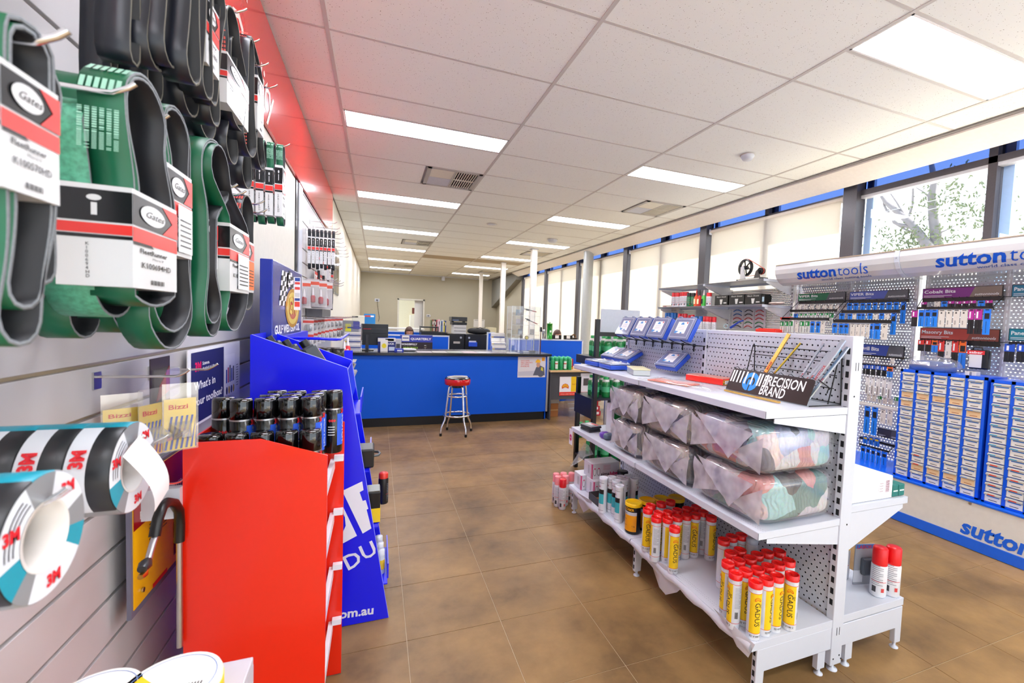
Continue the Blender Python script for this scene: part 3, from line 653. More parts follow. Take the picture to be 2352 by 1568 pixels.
for i, (x, y, o_, hh) in enumerate(((808, 1040, -35, 0), (937, 1018, -60, 0), (1070, 1003, -60, 0), (1213, 995, -60, 0))):
    p = at(1260+x/4.127, 900+y/4.127, 'z', .238+.185); lb = ['black can with yellow lid and orange label, nearest the aisle', 'yellow-lidded black can standing second from the aisle', 'yellow-lidded black can third from the aisle, behind red caps', 'dusty yellow-lidded black can furthest back against the panel'][i]
    if i == 0: c0.location = (p.x, p.y, .2395); c0.rotation_euler.z = R(CAMA(p)+o_); tag(c0, lb, None, 'yellow lidded cans')
    else: dup(c0, (p.x, p.y, .2395), lb, 'yellow lidded cans', rz=R(CAMA(p)+o_))
# black-lidded can, tray and small black jar near the far end
p = at(1260+703/4.127, 900+745/4.127, 'z', .41); t = thing('grease_can', 'black lidded can with an orange band behind the white cartridges', 'can', (p.x, p.y, .2395))
MB().lathe([(.036, 0), (.036, .15)], 24, (p.x, p.y, .2395)).build('body', mat('orange_band', '#d8551a', .4), t); MB().lathe([(.040, .145), (.040, .168), (.034, .170), (0, .168)], 24, (p.x, p.y, .2395)).build('lid', BLACK, t)
# cardboard tray
pt = at(1345, 1140, 'z', .2395); t = thing('cardboard_tray', 'open grey cardboard tray with brown inside on the lowest shelf', 'tray', (1.51, 2.67, .2395))
M_TRAY = mat('tray_grey', '#4b4a4e', .8); M_KRAFT = mat('kraft_card', '#a5693a', .85)
x0, x1, y0, y1, z = 1.43, 1.60, 2.575, 2.765, .2398
MB().box((x0, y0, z), (x1, y1, z+.003)).build('bottom', M_KRAFT, t)
for a, b in (((x0, y0, z), (x0+.003, y1, z+.05)), ((x1-.003, y0, z), (x1, y1, z+.05)), ((x0, y0, z), (x1, y0+.003, z+.05)), ((x0, y1-.003, z), (x1, y1, z+.05))): MB().box(a, b).build('side', M_TRAY, t)
t = thing('small_jar', 'small black jar standing in the open cardboard tray', 'jar', (1.49, 2.63, .2435)); MB().lathe([(.026, 0), (.026, .065)], 20, (1.49, 2.63, .2435)).build('body', BLACK, t); MB().lathe([(.028, .06), (.028, .078), (0, .079)], 20, (1.49, 2.63, .2435)).build('lid', mat('black_lid', '#1b1b1e', .3), t)
# ---------------------------------------------------------------- white and magenta boxes
M_SIM = C('#dfe0e6', .4); M_MAG = C('#d6126d', .4)
def simabox(x0, x1, y0, y1, z, lb):
    h = .112; t = thing('lubricator_box', lb, 'box', ((x0+x1)/2, (y0+y1)/2, z), 'silver and magenta boxes'); MB().box((x0, y0, z), (x1, y1, z+h)).build('carton', M_SIM, t, bevel=.002)
    m = MB(); m.mi(0).quad((x0-.0006, y0+.012, z+.002), (x0-.0006, y0+.005, z+.002), (x0-.0006, y0+.005, z+h-.002), (x0-.0006, y0+.012, z+h-.002)); m.mi(0).quad((x0+.000, y0-.0006, z+.002), (x0+.008, y0-.0006, z+.002), (x0+.008, y0-.0006, z+h-.002), (x0, y0-.0006, z+h-.002))
    m.mi(1); put_text(m, 'sima', .034, (x0+.075, y0-.0008, z+.020), (1, 0, 0), (0, 0, 1), width=.072, bold=.02); m.mi(0); put_text(m, 'lube', .034, (x0+.150, y0-.0008, z+.020), (1, 0, 0), (0, 0, 1), width=.062, bold=.03)
    for k in range(2):
        cx = x0+.025+.032*k; m.mi(1).add([(cx+.011*math.cos(a)*(1 if k2 < 99 else 0), y0-.0007, z+.05+.028*math.sin(a)) for k2, a in enumerate([2*PI*i/20 for i in range(20)])], [tuple(range(20))]); m.mi(2).add([(cx+.008*math.cos(a), y0-.0009, z+.05+.024*math.sin(a)) for a in [2*PI*i/20 for i in range(20)]], [tuple(range(20))]); m.mi(0).quad((cx-.007, y0-.0010, z+.072), (cx+.007, y0-.0010, z+.072), (cx+.007, y0-.0010, z+.078), (cx-.007, y0-.0010, z+.078))
    for k in range(5): m.mi(0).quad((x0+.095, y0-.0007, z+.096-.008*k), (x0+.155, y0-.0007, z+.096-.008*k), (x0+.155, y0-.0007, z+.0945-.008*k), (x0+.095, y0-.0007, z+.0945-.008*k))
    for k in range(9): m.mi(1).quad((x0-.0006, y0+.06, z+.09-.007*k), (x0-.0006, y0+.035, z+.09-.007*k), (x0-.0006, y0+.035, z+.088-.007*k), (x0-.0006, y0+.06, z+.088-.007*k))
    m.build('print', [M_MAG, M_INK, C('#f7f7fa')], t)
simabox(1.475, 1.70, 2.78, 2.90, .2398, 'silver and magenta lubricator box, lower near one of the three'); simabox(1.44, 1.66, 2.92, 3.04, .2398, 'silver and magenta lubricator box, lower far one of the three'); simabox(1.48, 1.71, 2.83, 2.96, .3522, 'silver and magenta lubricator box lying on top of the other two')
# a folded clear bag propped above the boxes
m = MB(); V = [at(px, py, 'y', 2.99) for px, py in ((1310, 1075), (1342, 1016), (1352, 1022), (1366, 1045), (1345, 1050), (1335, 1056))]; m.add([v+Vector((0, random.uniform(-.02, .02), 0)) for v in V], [(0, 1, 2), (0, 2, 4), (2, 3, 4), (0, 4, 5)])
tag(m.build('plastic_bag', clear('milky_film', '#e9ebee', .35, .2, .15), loc=V[0]), 'empty clear plastic bag propped beside the silver lubricator boxes', 'bag')
# ================================================================ bags of rags on the middle shelf
def ragmat(name, seed, cols, sc_=9):
    m = bpy.data.materials.new(name); m.use_nodes = True; nt = m.node_tree; N = nt.nodes; L = nt.links; p = N['Principled BSDF']; p.inputs['Roughness'].default_value = .75
    g = N.new('ShaderNodeTexCoord'); nz = N.new('ShaderNodeTexNoise'); nz.inputs['Scale'].default_value = 6; nz.inputs['Detail'].default_value = 3; L.new(g.outputs['Object'], nz.inputs['Vector'])
    ad = N.new('ShaderNodeVectorMath'); ad.operation = 'MULTIPLY_ADD'; L.new(nz.outputs['Color'], ad.inputs[0]); ad.inputs[1].default_value = (.14, .14, .14); L.new(g.outputs['Object'], ad.inputs[2])
    of = N.new('ShaderNodeVectorMath'); of.operation = 'ADD'; L.new(ad.outputs[0], of.inputs[0]); of.inputs[1].default_value = (seed*3.1, seed, 0)
    v = N.new('ShaderNodeTexVoronoi'); v.inputs['Scale'].default_value = sc_; L.new(of.outputs[0], v.inputs['Vector'])
    sp = N.new('ShaderNodeSeparateXYZ'); L.new(v.outputs['Color'], sp.inputs[0])
    cr = N.new('ShaderNodeValToRGB'); cr.color_ramp.interpolation = 'CONSTANT'; e = cr.color_ramp.elements
    while len(e) < len(cols): e.new(.5)
    for i, c in enumerate(cols): e[i].position = i/len(cols); e[i].color = lin(c)
    L.new(sp.outputs[0], cr.inputs[0])
    wv = N.new('ShaderNodeTexNoise'); wv.inputs['Scale'].default_value = 130; L.new(g.outputs['Object'], wv.inputs['Vector'])
    mx = N.new('ShaderNodeMix'); mx.data_type = 'RGBA'; mx.blend_type = 'MULTIPLY'; mx.inputs[0].default_value = .35; L.new(cr.outputs[0], mx.inputs[6]); L.new(wv.outputs['Color'], mx.inputs[7]); 
    L.new(mx.outputs[2], p.inputs['Base Color'])
    bp = N.new('ShaderNodeBump'); bp.inputs['Strength'].default_value = .6; bp.inputs['Distance'].default_value = .01; wf = N.new('ShaderNodeTexWave'); wf.inputs['Scale'].default_value = 14; wf.inputs['Distortion'].default_value = 6; L.new(of.outputs[0], wf.inputs['Vector']); L.new(wf.outputs['Fac'], bp.inputs['Height']); L.new(bp.outputs[0], p.inputs['Normal'])
    return m
P_COL = ['#e9e7ec', '#a9dde0', '#3e4658', '#f0d4d6', '#5e8f8a', '#f4f2f0', '#57516f', '#bcc4e6', '#e79a94', '#8b93a8', '#d9d4e4', '#2e2f38']
P_DULL = ['#9b989f', '#c7c0b6', '#4a4c55', '#dad2c8', '#8d97ad', '#b9b3b4', '#5d5f69', '#e6ddd0', '#848489', '#a8a1a1']
FILM = clear('wrap_film', '#dfe1e6', .13, .12, .15); FLAP = clear('folded_film', '#d2cfd3', .62, .25, .10)
FL2 = FLAP
def lump(mb, c, h, n=3.2, amp=.006, seed=0, U=36, V=22, scale=1):
    c = Vector(c); vs = []
    pw = lambda v, e: math.copysign(abs(v)**(2/e), v)
    for j in range(V+1):
        ph = -PI/2+PI*j/V
        for i in range(U):
            th = 2*PI*i/U; q = Vector((pw(math.cos(ph), n)*pw(math.cos(th), n)*h[0], pw(math.cos(ph), n)*pw(math.sin(th), n)*h[1], pw(math.sin(ph), n)*h[2]))
            d = noise.noise((q+Vector((seed*7, seed, 0)))*14)*amp+noise.noise((q+Vector((seed, 9, 3)))*34)*amp*.5
            vs.append(c+q*scale+q.normalized()*d)
    fs = [(j*U+i, j*U+(i+1) % U, (j+1)*U+(i+1) % U, (j+1)*U+i) for j in range(V) for i in range(U)]
    mb.add(vs, fs, True); return mb
RC = ragmat('rags_bright', 1, P_COL); RC2 = ragmat('rags_bright_b', 4.7, P_COL, 8); RD = ragmat('rags_dull', 2, P_DULL); RD2 = ragmat('rags_dull_b', 6, P_DULL)
def ragbag(x0, x1, y0, y1, z0, z1, m, lb, seed):
    c = Vector(((x0+x1)/2, (y0+y1)/2, (z0+z1)/2)); h = Vector(((x1-x0)/2, (y1-y0)/2, (z1-z0)/2)); t = thing('rag_bag', lb, 'bag', (c.x, c.y, z0), 'bags of mixed rags')
    lump(MB(), c, h*.965, 5.5, .009, seed).build('rags', m, t)
    o = lump(MB(), c, h, 6.5, .006, seed, scale=1.0).build('film', FILM, t)
    xf = x0-.004; w = h.y; z = c.z; f = MB()
    P = lambda a, b, d=0: (xf-d, c.y-a*w, z+b*h.z)          # a: +1 = near side, -1 = far side
    S = 6
    def tri(a, b, cc, d0):
        vs = []; idx = {}
        for i in range(S+1):
            for j in range(S+1-i):
                k = S-i-j; q = (Vector(a)*i+Vector(b)*j+Vector(cc)*k)/S; q.x -= .006*math.sin(q.y*60+seed)*math.cos(q.z*45); idx[i, j] = len(vs); vs.append(q)
        fs = [(idx[i, j], idx[i+1, j], idx[i, j+1]) for i in range(S) for j in range(S-i)]+[(idx[i+1, j], idx[i+1, j+1], idx[i, j+1]) for i in range(S-1) for j in range(S-1-i)]
        f.add(vs, fs, True)
    tri(P(-.86, .93), P(.80, .70), P(.28, -.62, .014), 0)
    f.build('folded_end', FLAP, t)
    f = MB(); tri(P(-.95, .8, -.006), P(-.93, -.75, -.004), P(.05, -.10, .004), 0); f.build('folded_end', FLAP, t)
    f = MB(); tri(P(.98, .62, -.012), P(.97, -.85, -.008), P(.30, -.30, .006), 0); f.build('folded_end', FLAP, t)
    return t, c, h
BX = 1.43
for i, (y0, y1, zz, m, lb, x1) in enumerate(((1.288, 1.70, 0, RC2, 'near lower bag of pastel rags in clear film on the middle shelf', 1.874), (1.735, 2.135, 0, RD2, 'middle lower bag of grey rags in clear film, between two stacks', 1.872), (2.19, 2.50, 0, RD, 'far lower bag of pale rags in clear film on the middle shelf', 1.872),
        (1.288, 1.72, 1, RC, 'near upper bag of pastel rags with a navy printed strip, topmost of its stack', 1.874), (1.735, 2.14, 1, RD, 'middle upper bag of beige and blue rags, topmost of its stack', 1.872), (2.18, 2.51, 1, RD2, 'far upper bag of grey rags, topmost of its stack', 1.872))):
    z0 = .693+.208*zz; t, c, h = ragbag(BX-(.012 if zz else 0), x1, y0, y1, z0, z0+.203, m, lb, i+1)
    if zz:
        m_ = MB(); zt = z0+.2045
        for q in (.30, .62):
            a = y0+(y1-y0)*(.95-q); vs = []
            for s in range(7):
                xx = BX+.06+.24*s/6; vs += [(xx, a, zt-.0005), (xx, a+.045, zt)]
            m_.add(vs, [(2*s, 2*s+2, 2*s+3, 2*s+1) for s in range(6)], True)
        m_.build('printed_strip', C('#171d57', .3), t)
# small things at the far end of the middle shelf
M_SMOKE = mat('smoked_plastic', '#2a2b30', .15)
def flatcase(lb, x, y, z, w, d, h, rot, lidm, name='plastic_case'):
    t = thing(name, lb, 'case', (x, y, z)); q = rz(rot)
    MB().cbox((x, y, z+h*.3), (d, w, h*.6), q).build('base', M_SMOKE, t, bevel=.004); MB().cbox((x, y, z+h*.8), (d*.97, w*.97, h*.38), q).build('lid', lidm, t, bevel=.004)
    MB().cbox((x, y, z+h+.0005), (d*.5, w*.55, .001), q).build('label', C('#d8d8d8'), t); MB().cbox((x+.02, y-.02, z+h+.0012), (d*.16, w*.55, .001), q).build('red_stripe', C('#d8252a'), t)
flatcase('lower of two flat dark plastic cases at the far end', 1.50, 2.92, .6915, .13, .10, .024, .1, M_SMOKE); flatcase('upper flat dark case with a red stripe at the far end', 1.50, 2.915, .7165, .13, .10, .022, .25, mat('grey_clear', '#8f9196', .15))
t = thing('tie_pack', 'small purple and grey bundle beside the far rag bags', 'pack', (1.50, 2.68, .6915)); lump(MB(), (1.50, 2.70, .715), (.035, .028, .023), 3, .004, 3, 16, 10).build('purple_half', mat('purple_wrap', '#6a3fa8', .3), t); lump(MB(), (1.505, 2.655, .715), (.035, .028, .022), 3, .004, 5, 16, 10).build('grey_half', mat('slate_wrap', '#5d6a7c', .3), t)
t = thing('carton', 'white and green narrow carton standing behind the dark cases', 'box', (1.66, 2.86, .6915)); MB().box((1.62, 2.82, .6915), (1.70, 2.90, .90)).build('carton', C('#e6e8ea'), t); m = MB(); m.quad((1.64, 2.8195, .70), (1.70, 2.8195, .70), (1.70, 2.8195, .86), (1.64, 2.8195, .86)); m.build('green_print', C('#0e7a35'), t)
t = thing('plastic_pouch', 'crumpled clear pouch beside the white and green carton', 'pouch', (1.60, 2.72, .6915)); lump(MB(), (1.61, 2.72, .73), (.04, .04, .038), 2.2, .016, 11, 18, 12).build('film', FILM, t)
# sale tag hanging from the shelf corner
q = [at(px, py, 'x', 1.402) for px, py in ((1316, 985), (1328, 990), (1325, 1030), (1313, 1022))]; t = thing('price_tag', 'white sale tag with a pink starburst hanging off the far shelf corner', 'tag', q[0]); y0, y1 = q[1].y, q[0].y
m = MB(); m.box((1.400, 3.02, .555), (1.402, 3.075, .675)); m.build('card', C('#f3f0f2'), t); m = MB(); cy, cz = 3.047, .61
m.add([(1.3994, cy+math.cos(2*PI*i/28)*(.024 if i % 2 else .017), cz+math.sin(2*PI*i/28)*(.030 if i % 2 else .022)) for i in range(28)], [tuple(range(28))]); m.build('starburst', C('#d2156e'), t)
m = MB(); put_text(m, 'SALE', .014, (1.399, cy+.017, cz-.004), (0, -1, 0), (0, 0, 1), width=.034, bold=.02); m.build('lettering', C('#f7e6ee'), t)
# ================================================================ top shelf: blue assortment boxes
M_BLUE = mat('blue_plastic', '#1f4fc4', .3, coat=.3); M_LIDC = mat('tinted_clear_lid', '#7d86a6', .08, spec=.8, coat=.6); M_LC2 = C('#f3f4f6'); M_LB2 = C('#2f86c8'); M_INNER = mat('dark_contents', '#3c4560', .4, scale=60, var=.3)
def assort():
    w, h, d = .192, .152, .042; t = thing('assortment_box', None, 'box', (0, 0, 0))
    MB().box((-d*.72, -w/2, 0), (0, w/2, h)).build('tray', M_BLUE, t, bevel=.006)
    m = MB(); m.box((-d, -w/2+.001, .001), (-d*.73, w/2-.001, h-.001)); m.build('lid', M_LIDC, t, bevel=.006)
    m = MB()
    for a, b in (((-d-.0012, -w/2+.012, .012), (-d, w/2-.012, .016)), ((-d-.0012, -w/2+.012, h-.016), (-d, w/2-.012, h-.012)), ((-d-.0012, -w/2+.012, .012), (-d, -w/2+.016, h-.012)), ((-d-.0012, w/2-.016, .012), (-d, w/2-.012, h-.012))): m.box(a, b)
    m.build('lid_rim', mat('lid_edge', '#b7bed2', .15), t)
    MB().box((-d-.0018, -.050, .038), (-d-.0008, .046, .118)).build('label', M_LC2, t)
    m = MB(); x = -d-.0022
    m.mi(0).quad((x, .046, .038), (x, .030, .038), (x, .010, .052), (x, .046, .056)); m.quad((x, -.005, .038), (x, -.028, .038), (x, -.02, .048), (x, -.012, .048)); m.add([(x, .0+.016*math.cos(a), .098+.016*math.sin(a)) for a in [PI*i/10 for i in range(11)]], [tuple(range(11))]); m.mi(1).quad((x, -.034, .106), (x, -.046, .106), (x, -.046, .116), (x, -.034, .116))
    m.mi(2)
    for k in range(5): m.quad((x, .030, .090-.007*k), (x, -.035, .090-.007*k), (x, -.035, .0885-.007*k), (x, .030, .0885-.007*k))
    m.build('print', [M_LB2, C('#c22f35'), C('#9a9aa2')], t)
    for y in (-.055, .055): MB().box((-d-.003, y-.012, h-.004), (-d*.5, y+.012, h+.004)).build('latch', M_LIDC, t, bevel=.001)
    return t
a0 = assort(); n_a = [0]
def put_assort(p, tilt, lb, yaw=0, sc_=None):
    e = (0, tilt, yaw); grp = 'blue assortment boxes on the top shelf'
    if n_a[0] == 0: a0.location = p; a0.rotation_euler = e; tag(a0, lb, None, grp); a0.scale = sc_ or (1, 1, 1)
    else: dup(a0, p, lb, grp, rot=e, scale=sc_)
    n_a[0] += 1
for i, yc in enumerate((2.235, 2.478, 2.685, 2.895)): put_assort((1.745, yc, 1.395), R(27), 'blue assortment box with clear lid resting on the peg hooks, %s from the near end' % ordn(i))
put_assort((1.755, 2.38, 1.203), R(52), 'blue assortment box leaning alone on the top shelf, nearest of the leaning ones', .12, (1.02, .98, .98))
put_assort((1.745, 2.93, 1.195), R(62), 'blue assortment box leaning on the top shelf, middle of the leaning ones', .05); put_assort((1.745, 3.14, 1.195), R(62), 'blue assortment box leaning on the top shelf, furthest of the leaning ones', .05)
# lying flat: lid up, latches towards the aisle
put_assort((1.475, 2.70, 1.180), R(90), 'blue assortment box lying flat at the shelf edge, nearer of two', -.05); put_assort((1.475, 2.91, 1.180), R(90), 'blue assortment box lying flat at the shelf edge, further of two', .05)
for i in range(8):
    y = 2.17+.112*i; t = thing('peg_hook', 'black double peg hook under the hanging blue boxes, %s from the near end' % ordn(i), 'hook', (1.885, y, 1.375), 'black peg hooks')
    MB().tube([(1.885, y, 1.375), (1.80, y, 1.378), (1.73, y, 1.392), (1.69, y, 1.41)], .003, 6).build('prong', DARKMETAL, t)
    MB().box((1.882, y-.012, 1.365), (1.8858, y+.012, 1.383)).box((1.880, y-.003, 1.335), (1.8858, y+.003, 1.37)).build('back_clip', DARKMETAL, t)
# clear compartment box with a yellowed lid
t = thing('compartment_box', 'clear compartment box with a yellowed lid lying in front of the blue boxes', 'box', (1.56, 2.42, 1.175)); q = rz(-.35); c = Vector((1.575, 2.43, 0))
MB().cbox((c.x, c.y, 1.193), (.105, .20, .034), q).build('tray', mat('frosted_clear', '#c2cbc9', .15, spec=.7), t, bevel=.003); MB().cbox((c.x, c.y, 1.2135), (.110, .205, .007), q).build('lid', mat('yellowed_lid', '#e8e2b4', .3), t, bevel=.002)
m = MB(); 
for k in range(5): m.cbox(Vector((c.x, c.y, 1.193))+q@Vector((0, -.08+.04*k, 0)), (.106, .0015, .032), q)
m.build('divider', mat('divider_grey', '#9aa5a3', .3), t)
# red flat case
t = thing('feeler_case', 'flat red case with a yellow edged label beside the black brand rack', 'case', (1.79, 2.03, 1.175)); q = rz(.22); c = Vector((1.80, 2.03, 1.193))
MB().cbox(c, (.115, .25, .034), q).build('case', mat('bright_red', '#ee2a1c', .25, coat=.4), t, bevel=.003); MB().cbox(c+Vector((0, 0, .0185)), (.105, .24, .003), q).build('lid_window', mat('mottled_lid', '#d9937f', .3, scale=90, var=.4), t)
o = c+q@Vector((-.057, -.1256, -.015)); u = q@Vector((1, 0, 0)); m = MB(); F = lambda a, b, e=0: o+u*a+Vector((0, 0, b))+q@Vector((0, -e, 0))
m.mi(0).quad(F(.002, .001), F(.112, .001), F(.112, .026), F(.002, .026)); m.mi(1).quad(F(.018, .004, .0004), F(.109, .004, .0004), F(.109, .023, .0004), F(.018, .023, .0004)); m.mi(2).quad(F(.004, .017, .0004), F(.016, .017, .0004), F(.016, .023, .0004), F(.004, .023, .0004)); m.mi(3).quad(F(.004, .004, .0004), F(.016, .004, .0004), F(.016, .010, .0004), F(.004, .010, .0004))
m.mi(3); put_text(m, 'BALL GAGES', .007, F(.03, .014, .0008), u, (0, 0, 1), width=.035); put_text(m, 'LMK033', .007, F(.03, .006, .0008), u, (0, 0, 1), width=.03)
for k in range(8): m.quad(F(.085+.0025*k, .006, .0008), F(.0865+.0025*k, .006, .0008), F(.0865+.0025*k, .021, .0008), F(.085+.0025*k, .021, .0008))
m.build('label', [C('#f6cf1b'), C('#f3f3f3'), C('#d62b33'), C('#1d2330')], t)
# orange sheets in film
t = thing('sheet_pack', 'orange gasket sheets in a loose clear bag lying at the shelf edge', 'pack', (1.53, 2.0, 1.176)); q = rz(.3)
MB().cbox((1.545, 2.03, 1.180), (.12, .26, .006), q).build('orange_sheet', mat('orange_sheet', '#e8652f', .5, scale=40, var=.15), t); MB().cbox((1.55, 2.02, 1.1845), (.085, .20, .002), q).build('pale_sheet', mat('salmon_sheet', '#f1b5a0', .5), t)
m = MB(); vs = []; S = 14
for i in range(S+1):
    for j in range(S+1):
        a, b = i/S-.5, j/S-.5; v = q@Vector((a*.21, b*.48, 0)); e = min(.5-abs(a), .5-abs(b))
        vs.append((1.55+v.x, 1.96+v.y, 1.1775+min(.013, e*.12)+abs(noise.noise(Vector((a*9, b*9, 3))))*.012))
m.add(vs, [(i*(S+1)+j, (i+1)*(S+1)+j, (i+1)*(S+1)+j+1, i*(S+1)+j+1) for i in range(S) for j in range(S)], True); m.build('clear_bag', FILM, t)
# ---------------------------------------------------------------- black wire rack with its sign and the metal strips in it
RY0, RY1 = 1.318, 1.778; t = thing('wire_rack', 'black wire display rack with a black brand sign on the near top shelf', 'rack', (1.76, 1.55, 1.175))
SB = Vector((1.682, 0, 1.180)); ST = Vector((1.730, 0, 1.288)); su = Vector((0, -1, 0)); sv = (ST-SB).normalized(); sn = su.cross(sv)
P = lambda y, k, e=0: Vector((SB.x, y, SB.z))+sv*k+sn*e
m = MB(); n = 5; hh = .118
out = [P(RY1, 0), P(RY0, 0), P(RY0, hh-.012), P(RY0+.004, hh-.004), P(RY0+.012, hh), P(RY1-.012, hh), P(RY1-.004, hh-.004), P(RY1, hh-.012)]; k = len(out)
m.add(out+[p-sn*.002 for p in out], [tuple(range(k)), tuple(range(2*k-1, k-1, -1))]+[(i, i+k, (i+1) % k+k, (i+1) % k) for i in range(k)]); sg = m.build('sign_plate', mat('sign_black_brown', '#1d1615', .3), t)
m = MB(); put_text(m, 'PRECISION', .066, P(RY1-.205, .058, .0008), su, sv, width=.215, bold=.018); put_text(m, 'BRAND', .066, P(RY1-.205, .008, .0008), su, sv, width=.135, bold=.018); m.build('lettering', C('#f2f2f2'), sg)
m = MB(); c = P(RY1-.135, .060, .0008)
def arc(mb, c, u, v, r0, r1, a0, a1, n=22): mb.add([c+(u*math.cos(a)+v*math.sin(a))*r for i in range(n+1) for a in [a0+(a1-a0)*i/n] for r in (r0, r1)], [(2*i, 2*i+1, 2*i+3, 2*i+2) for i in range(n)])
arc(m, c, su, sv, .026, .048, R(-70), R(250)); m.quad(c+su*.003-sv*.046, c+su*.016-sv*.046, c+su*.016+sv*.01, c+su*.003+sv*.01); m.quad(c-su*.016-sv*.046, c-su*.003-sv*.046, c-su*.003+sv*.01, c-su*.016+sv*.01); m.build('blue_emblem', C('#2f95e8'), sg)
for y in (1.765, 1.748, 1.725, 1.703, 1.678, 1.64, 1.60, 1.585, 1.555):
    MB().add([P(y+.004, .045, .002), P(y-.006, .045, .002), P(y-.006, .108, .002), P(y+.004, .108, .002)], [(0, 1, 2, 3)]).build('size_label', C('#f1f1ef'), sg)
for k in range(9):
    y = RY0+.02+(RY1-RY0-.04)*k/8; MB().tube([P(y+.014, hh-.03, -.004), P(y+.014, hh+.006, -.004), P(y+.008, hh+.012, -.010), P(y, hh-.0, -.05)], .0016, 5).build('divider_wire', DARKMETAL, t)
for y in (RY0-.006, RY1+.004):
    z = 1.1785; MB().tube([(1.69, y, z), (1.878, y, z), (1.866, y, 1.405), (1.860, y, 1.414), (1.854, y, 1.405), (1.800, y, z+.005)], .0028, 6).build('side_loop', DARKMETAL, t); MB().tube([(1.735, y, 1.29), (1.80, y, 1.255), (1.79, y, 1.23)], .0024, 6).build('side_bar', DARKMETAL, t)
for z, x in ((1.405, 1.866), (1.36, 1.856), (1.305, 1.842), (1.25, 1.828), (1.182, 1.878)): MB().tube([(x, RY0-.006, z), (x, RY1+.004, z)], .0022, 6).build('cross_wire', DARKMETAL, t)
def strip(pb, pt_, w, th, m_, lb, txt=None):
    """pb/pt: bottom and top centre; w along y"""
    pb = Vector(pb); pt_ = Vector(pt_); d = (pt_-pb); L_ = d.length; d.normalize(); s = Vector((0, 1, 0)); s = (s-d*s.dot(d)).normalized(); nn = d.cross(s)
    t = thing('metal_strip', lb, 'strip', pb, 'metal strips in the wire rack'); m = MB(); vs = [pb+s*a*w/2+nn*b*th/2+d*c*L_ for c in (0, 1) for a, b in ((-1, -1), (1, -1), (1, 1), (-1, 1))]
    m.add(vs, [(0, 3, 2, 1), (4, 5, 6, 7), (0, 1, 5, 4), (1, 2, 6, 5), (2, 3, 7, 6), (3, 0, 4, 7)]); m.build('bar', m_, t)
    m = MB(); sg_ = -1 if nn.x > 0 else 1; nf = nn*sg_
    put_text(m, txt or 'STEEL', w*.8, pb+d*L_*.35-s*sg_*0+nf*(th/2+.0006)+s*w*.3*(-1), d, d.cross(nf)*-1 if False else s, bold=.02); m.build('stamped_text', C('#b3262a'), t)
M_GOLD = mat('brass_strip', '#e3b661', .25, .85); M_ZN = mat('zinc_strip', '#b9c7d4', .25, .85); M_BSTEEL = mat('blued_strip', '#6fb3e0', .2, .8); M_OLIVE = mat('olive_wire', '#b3a13a', .3, .7)
strip((1.745, 1.645, 1.20), (1.85, 1.565, 1.475), .020, .006, M_GOLD, 'wide brass coloured keystock bar standing in the wire rack', 'BRASS'); strip((1.755, 1.625, 1.20), (1.85, 1.50, 1.435), .007, .006, M_OLIVE, 'thin olive coloured rod beside the brass bar', '')
strip((1.75, 1.46, 1.20), (1.86, 1.395, 1.44), .010, .006, M_ZN, 'narrow silver bar, leftmost of the silver bars in the rack'); strip((1.745, 1.435, 1.20), (1.85, 1.355, 1.405), .010, .006, M_ZN, 'silver bar with red print, second from the left in the rack')
strip((1.735, 1.410, 1.20), (1.85, 1.330, 1.425), .013, .006, M_ZN, 'short silver bar in the middle of the crowded rack end'); strip((1.73, 1.392, 1.20), (1.85, 1.312, 1.423), .014, .008, M_BSTEEL, 'bright blue steel bar standing among silver bars in the rack', '')
strip((1.712, 1.372, 1.19), (1.835, 1.286, 1.46), .018, .008, M_ZN, 'tallest silver bar with red lettering near the rack end', 'KEYSTOCK'); strip((1.722, 1.352, 1.19), (1.85, 1.278, 1.43), .012, .008, M_ZN, 'blue tinged silver bar at the right end of the rack', '')
strip((1.625, 1.40, 1.181), (1.632, 1.73, 1.1815), .010, .008, M_GOLD, 'copper coloured bar lying on the shelf in front of the sign', '')
# ================================================================ right side of the gondola
def spray(n_='spray_can', cap='#e2131a', body='#e9ebf0', r=.027, h=.235, capfrac=.27, oval=False):
    t = thing(n_, None, 'spray can', (0, 0, 0)); MB().lathe([(r-.003, 0), (r, .004), (r, h*(1-capfrac)-.012), (r-.003, h*(1-capfrac))], 22).build('body', C(body, .35), t)
    MB().lathe([(r-.002, h*(1-capfrac)-.004), (r-.002, h-.006), (r-.006, h), (0, h)], 22).build('cap', C(cap, .3), t)
    m = MB(); rr = r+.0005
    def band(z0, z1, a0, a1, mi, q=6): m.mi(mi).add([(rr*math.cos(a0+(a1-a0)*i/q), rr*math.sin(a0+(a1-a0)*i/q), z) for i in range(q+1) for z in (z0, z1)], [(2*i, 2*i+2, 2*i+3, 2*i+1) for i in range(q)])
    for k in range(11): band(h*.64-.009*k, h*.64-.009*k+.0028, R(-50), R(-50+(80 if k % 3 else 55)), 0)
    band(h*.10, h*.22, R(-45), R(-15), 1); rr += .0004; band(h*.12, h*.20, R(20), R(42), 2); band(h*.32, h*.33, R(-60), R(60), 2); m.build('print', [C('#8b8f98'), C('#34363c'), C('#d84a4a')], t)
    return t
s0 = spray(r=.033, h=.232, capfrac=.33); s0.location = (2.258, 1.335, .2465); s0.rotation_euler.z = R(-148); tag(s0, 'white spray can with a red cap on the right low shelf, left of two', None, 'red capped cans on the right low shelf'); dup(s0, (2.328, 1.318, .2465), 'white spray can with a red cap on the right low shelf, right of two', 'red capped cans on the right low shelf')
s1 = spray(cap='#f1c81c', body='#cfd2dc', r=.036, h=.232, capfrac=.33); s1.location = (2.235, 1.50, .2465); s1.rotation_euler.z = R(-148); tag(s1, 'yellow-capped can partly hidden behind the white upright')
